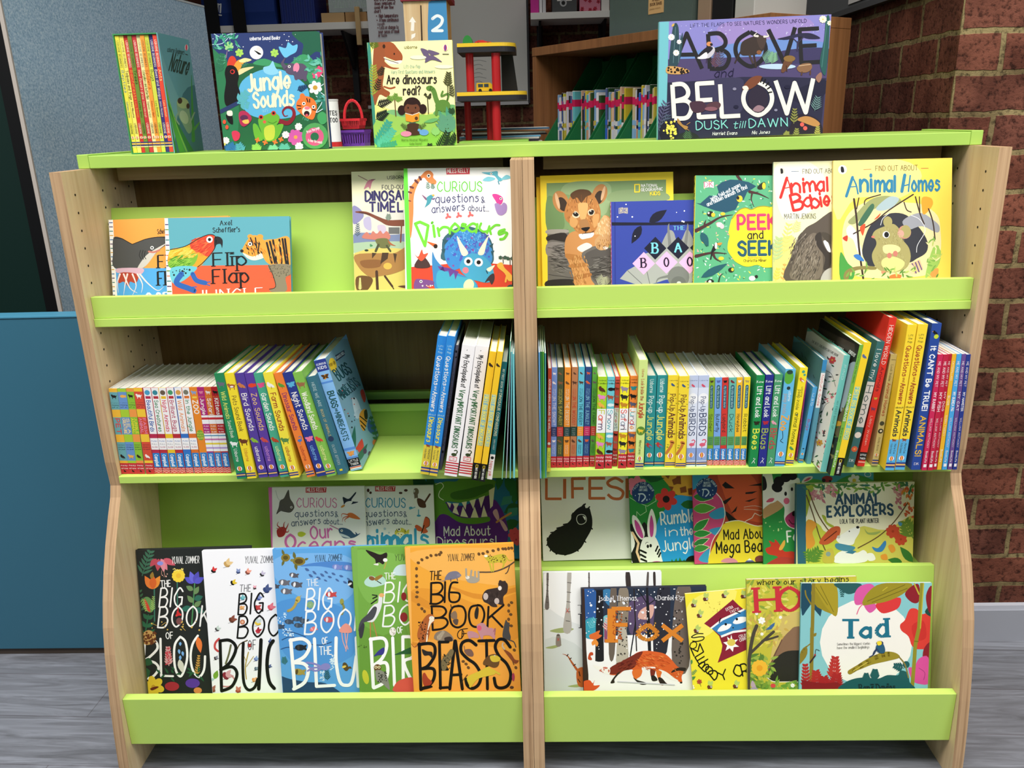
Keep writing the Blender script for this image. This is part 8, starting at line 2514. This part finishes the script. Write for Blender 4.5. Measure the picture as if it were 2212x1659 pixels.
SP3 = [
 ('magenta board book set back beside the yellow animal homes one', 'b8428c', 1719, 996, 1741, 823, 7, lambda W, H: tx('7a1f5a', W, H, .1, .3, 'peep inside', .4, 'm13')+tx('e8a0c8', W, H, .35, .75, 'Buzzy Bee', .5, 'm14')+blln(W, H, .86)+STR(W, H)),
 ('small blue board book lettered Bugs in magenta', '58aee6', 1724.8, 1000, 1756.3, 837, 14, lambda W, H: tx('e8f4fa', W, H, .08, .24, 'usb', .5, 'm12')+tx('b83a6a', W, H, .42, .56, 'Bugs', .55, 'm15')+'d 3a90d0 14 0,10 %.1f,%.1f .8\n' % (W, H*.7)+beast('1a1a1a', W, H, .81, 2, .2)+blln(W, H, .88)+STR(W, H)),
 ('dark teal nature guide with white label showing its plain cover', '5c9ab0', 1742.5, 1002, 1778, 778, 9, lambda W, H: band('3a8ac0', W, H, 0, .1)+band('f2f0ee', W, H, .12, .45)+tx('d8483a', W, H, .14, .43, 'Nature Guide', .5, 'm15'), 'L', '''z 1640 670 4.366
p 4f7f86 300,300 700,300 700,900 300,900
k 2f4a54 6 400,400 410,440
k 2f4a54 6 430,440 450,470
k 2f4a54 6 470,500 480,530
k 2f4a54 6 510,610 520,640'''),
 ('white hardback patterned with leaves and a turquoise spine', '78ccc0', 1771.4, 1020, 1823.4, 768.5, 13, lambda W, H: tx('e8f4f0', W, H, .08, .2, 'FIND', .3, 'm11')+tx('3a7a74', W, H, .38, .62, 'MY FIRST BOOK OF', .3, 'm11'), 'L', '''z 1640 670 4.366
p f2efe9 300,200 900,200 900,1700 300,1700
g 3a3a34/2a5a3a/5a8a4a/c85a6a/3a3a34/7aa88a 90 480,440 720,1500 44 14
d d86a7a 12 500,500 700,1500 10
l 3a3a34 4 600,560 680,600 720,720
l 3a3a34 4 580,1000 620,900 660,870
t 6a6a64 22 490,300 740,440 m10|THE BEST CHILDREN'S NATURE BOOK
f d84a4a 6 34 690,470 e8c03a 8
f d8a03a 6 30 570,1250 c84a6a 8'''),
 ('slim green paperback lettered AMPHIBIANS with a dark frog cover', '76b044', 1792.6, 1028, 1857, 745.6, 8, lambda W, H: tx('24401a', W, H, .06, .28, 'Living Things and Their Habitats', .3, 'm12')+tx('f4f6f0', W, H, .36, .57, 'AMPHIBIANS', .6, 'm18')+tx('3a5a2a', W, H, .62, .73, 'Grace Jones', .36, 'm12')+tx('f4f6f0', W, H, .80, .93, 'BookLife', .5, 'm17'), 'L', '''z 1640 670 4.366
p 26221e 450,80 1100,80 1100,1700 450,1700
p 4a4038 530,140 900,320 900,420 520,230
p e8e8e4 532,235 600,262 600,290 532,262
t f0eeea 30 540,262 600,285 m18|REPTILES
t f0eeea 30 620,290 695,325 m18|MAMMALS
t f0eeea 30 735,365 780,390 m18|FISH
t f0eeea 30 840,400 895,440 m18|BIRDS
s a8b4bc 750,650 860,500 920,520 860,760 770,960
s 6a5a3a 700,1100 760,980 860,900 800,1150 740,1200
e d8a030 740,1070 40 26
g 4a6a3a/8a7a4a/3a342c 30 640,900 820,1400 50 18'''),
 ('yellow bird hardback with black foot and jay on its spine', 'f6d22e', 1801, 1028, 1867, 741, 15, t_ng('FIRST BIG BOOK OF BIRDS', 0, True)),
 ('thick dark teal hardback lettered Home on a pale band', '3a6a6a', 1828, 1010, 1895, 739, 21, lambda W, H: tx('f2f0ea', W, H, .06, .29, 'I love my', .5, 's13')+band('d8d0c8', W, H, .31, .67)+tx('2a4a4a', W, H, .34, .64, 'Home', .72, 's13')+f'e e8dcd0 {W*.5:.2f},{H*.735:.1f} {W*.44:.2f}\n'+f'f d8603a 9 {W*.4:.2f} {W*.5:.2f},{H*.85:.1f} e8a050 {W*.14:.2f}\n'+hz('d8e0dc', W, H, .955, 'DK', 6, .2, .8, 's14')),
 ('tall scarlet hardback lettered HIDDEN, tallest of its shelf', 'd83428', 1851.5, 1008, 1921.7, 687, 15.5, lambda W, H: tx('f4e4dc', W, H, .05, .3, 'HIDDEN WORLD', .5, 's12')+tx('5a1a2a', W, H, .32, .48, 'Animals', .42, 'm13')+beast('c8a83a', W, H, .53, 2, .24)+beast('7a3a5a', W, H, .6, 0, .28)+tx('f0d0c0', W, H, .65, .85, 'Libby Walden', .3, 'm11')+band('151515', W, H, .9, .955)+hz('f0f0ec', W, H, .925, 'LITTLE', 4, .1, .9, 'm15')+hz('f0f0ec', W, H, .95, 'TIGER', 4, .1, .9, 'm15')+band('e8a08a', W, H, .965, .975)),
 ('tan hardback lettered Animal Homes in red script', 'cdbd7c', 1882.5, 1006, 1924.5, 766, 16.5, lambda W, H: hz('6a5a2a', W, H, .05, 'usborne', 2.4, .2, .9)+tx('5a4a2a', W, H, .09, .23, 'Look inside', .36, 's10')+tx('b8402a', W, H, .25, .54, 'Animal Homes', .5, 'm13')+f'e 4a4a3a {W*.5:.2f},{H*.61:.1f} {W*.38:.2f}\ne 2a2a24 {W*.5:.2f},{H*.68:.1f} {W*.42:.2f}\ne e8e0c8 {W*.55:.2f},{H*.68:.1f} {W*.2:.2f}\n'+tx('6a5a3a', W, H, .74, .86, 'Emily Bone', .26, 's10')+blln(W, H, .9)+STR(W, H)),
 ('yellow and blue hardback on animal questions, left one of the pair', 'f8d838', 1911.7, 1016, 1961, 702, 19.5, t_qa('a8482a', '3a3a2a', 'Animals', '26303a', '5ab0e0')),
 ('yellow and blue hardback on animal questions, right one of the pair', 'f8d838', 1933, 1015, 1983.4, 701, 21, t_qa('a8482a', '3a3a2a', 'Animals', '26303a', '5ab0e0')),
 ('slim grey animal encyclopedia sunk between yellow and blue hardbacks', 'c8d4e0', 1957.5, 1006, 2001, 745, 7.5, lambda W, H: tx('3a4a5a', W, H, .3, .85, 'FIRST ANIMAL ENCYCLOPEDIA', .5, 'm12')),
 ('tall dark blue hardback lettered ANIMALS in coloured capitals', '2a4a9a', 1968, 1015, 2014, 699, 22.5, lambda W, H: beast('1a1a1a', W, H, .06, 1, .28)+f'e c8d83a {W*.62:.2f},{H*.085:.1f} {W*.24:.2f}\n'+tx('f4f6f8', W, H, .15, .58, "It CAN'T Be TRUE!", .52, 'm22')+tx('e8b83a', W, H, .62, .9, 'ANIMALS!', .58, 'm20')+hz('f0e8ec', W, H, .965, 'DK', 5.4, .25, .75, 's14')),
 ('crimson pet paperback lettered MY RABBIT', 'cc2a58', 1992.8, 1016, 2028.6, 766, 11, t_pet('MY RABBIT')),
 ('crimson pet paperback lettered MY FISH', 'c02444', 2006.5, 1016, 2041, 766, 11, t_pet('MY FISH')),
 ('dark red pet paperback lettered MY DOG', 'b81f34', 2018.6, 1014.5, 2052, 765, 9, t_pet('MY DOG')),
 ('golden yellow slim paperback among the pet books', 'ecb42c', 2028.6, 1014.5, 2061.5, 765, 10, t_plain(('f8ecd0', .06, .22, 'CATERPILLARS', .4, 'm13'), ('f8f0d8', .35, .43, 'BUGS', .45, 'm15'), ('f8ecd0', .52, .7, 'ROBIN TWIDDY', .4, 'm12'), ('f8f4e8', .82, .93, 'BookLife', .42, 'm15'))),
 ('light blue pet paperback lettered MY GUINEA PIG', '4aa4e0', 2040, 1014.5, 2072, 765, 11, t_pet('MY GUINEA PIG')),
 ('purple pet paperback lettered MY CAT', '6a4c90', 2053, 1014.5, 2084, 765, 9.5, t_pet('MY CAT')),
 ('navy pet paperback lettered MY HAMSTER at the right end', '283a8a', 2064.6, 1014.5, 2094.5, 766, 9, t_pet('MY HAMSTER')),
]
GRP = 'spine-out books on the middle shelf'
def spine_book(name, label, B, lean, h, w, col, tpl, hard=True, side=None, side_art=None, ymax=.217):
    a = math.radians(lean); ez = Vector((math.sin(a), 0, math.cos(a))); ex = Vector((math.cos(a), 0, -math.sin(a))); ey = Vector((0, 1, 0))
    O = Vector((B.x, B.y, ZS+max(0, w*math.sin(a))))
    M4 = Matrix((ex, ey, ez)).transposed().to_4x4(); M4.translation = O
    root = empty(name); root.matrix_world = M4; tag(root, label, 'book', GRP)
    d = min(ymax-B.y, .19 if h < .22 else .235); bt = min(.002, w*.2); ins = .0025 if hard else .0003
    sp = MB().box(.0, w, 0, bt, 0, h, mat(col))
    A = Art(lambda x, y: (x/1000, h-y/1000), w, h, sp, put_front)
    if tpl: A.run(tpl(w*1000, h*1000))
    sp.build('spine', root, recalc=False)
    cc = mat('dfdcd4', .6) if name == 'board_book' and not (h > .236 or any(q in label for q in ('peep', 'set back', 'small blue'))) else mat(col)
    cv = MB().box(0, bt*.6, bt+.0001, d, 0, h, cc).box(w-bt*.6, w, bt+.0001, d, 0, h, cc)
    if side:
        xs = 0 if side == 'L' else w; inv = M4.inverted(); n = ex; p0 = M4 @ Vector((xs, 0, 0))
        def mp(u, v):
            r = ray(u, v); q = inv @ (CAM+r*((p0-CAM).dot(n)/r.dot(n))); return (q.y, q.z)
        A = Art(mp, d, h, cv, lambda y, z, o: (xs+(-o if side == 'L' else o), y, z)); A.run(side_art)
    cv.build('cover', root, recalc=False)
    pages(root, bt*.6, w-bt*.6, bt+.0001, d-ins, ins, h-ins, axis='x')
    return root
BUGART = '''z 450 720 5.0275
p 7fa8b8 1100,60 2000,60 2000,1600 1100,1600
p 2a3a5a 1378,240 1475,180 1485,235 1390,305
t e8f0f4 30 1395,285 1480,222 m15|CURIOUS KIDS
e f0cc3a 1352,345 40 80 -12
t 6a4a1a 34 1325,365 1385,330 m14|POP-UP
t 24545a 130 1420,515 1560,420 m20|BUGS
t 24545a 30 1510,525 1545,500 m12|AND
t 24545a 110 1460,720 1650,560 m14|MINIBEASTS
s c8d8e0 1560,720 1600,700 1640,780 1660,880 1600,900
s b8ccd8 1580,880 1640,820 1680,860 1620,930
s e09a34 1640,880 1700,820 1725,930 1690,1060 1650,1000
s 2a221c 1690,850 1720,830 1730,920 1700,930
k 2a221c 12 1645,900 1720,960
k 2a221c 12 1650,950 1710,1010
k 2a221c 12 1660,1000 1700,1050
s d8403a 1650,640 1680,610 1710,700 1690,750
v d8403a 1640,1300 160 70 -80
v d8403a 1600,1260 90 50 -30
v 2a6a5a 1560,1340 340 60 -85
v 2a6a5a 1600,1420 260 60 -60
v 2a5a9a 1800,1100 180 90 -110
v d8703a 1800,1220 90 50 -80
e 4a2a5a 1700,1280 20 30
e 4a2a5a 1750,1310 16 30
d 2a2a34 14 1440,560 1600,1060 8
d d8503a 6 1420,560 1620,1000 8
r 2a6a4a 1840,1180 1760,900 5 60 30'''
def resolve(rows):
    out = []
    for r in rows:
        B = atz(r[2], r[3], ZS); T = aty(r[4], r[5], B.y)
        sx = lambda x: x if x < .823 else .823+(x-.823)*.93
        bx, txx = sx(B.x), sx(T.x)
        W = (atz(r[2]+r[6], r[3], ZS)-B).x
        out.append([r, bx, B.y, math.degrees(math.atan2(txx-bx, T.z-ZS)), math.hypot(txx-bx, T.z-ZS), W])
    return out
ROWS = resolve(SPINES)
for r, x, y, a, h, w in [((d[0], d[1], 0, 0, 0, 0, 0, None),)+tuple(d[2:]) for d in DIRECT]: ROWS.append([r, x, y, a, h, w])
ROWS += resolve(SP2)+resolve(SP3)
XL = {('PET'): -.9228}
for i, row in enumerate(ROWS):
    r, x, y, a, h, w = row
    if i == 0: row[1] = x = -.9232; row[3] = a = max(a, 0)
for row in ROWS:
    if 'slim grey animal' in row[0][0]: row[1], row[3] = .8113, 1.4
    if 'prehistoric' in row[0][0]: row[1], row[3], row[5] = -.2005, 10.1, .0055
    if 'slim dark teal hardback' in row[0][0]: row[3] = 8.8
for i, row in enumerate(ROWS):
    r, x, y, a, h, w = row
    if i+1 < len(ROWS):
        r2, x2, y2, a2, h2, w2 = ROWS[i+1]
        c = math.cos(math.radians(a)); t1, t2 = math.tan(math.radians(a)), math.tan(math.radians(a2)); hh = min(h, h2)
        w2a = max(0, w2*math.sin(math.radians(a2)))
        gap = min((x2-x)*c, ((x2+t2*hh)-(x+t1*hh))*c)-.0004
        if gap < .05: w = max(.0016, min(w, gap))
    elif True:
        w = min(w, (.9225-x)*.98)
    row[5] = w
    hard = 'paperback' not in r[0]
    name = 'board_book' if 'board book' in r[0] else ('paperback_book' if not hard else 'hardback_book')
    side, sa = (r[8], r[9]) if len(r) > 8 else (None, None)
    if 'bee cover' in r[0]: side, sa = 'R', BUGART
    spine_book(name, r[0], Vector((x, y, 0)), a, h, w, r[1], r[7], hard, side, sa)
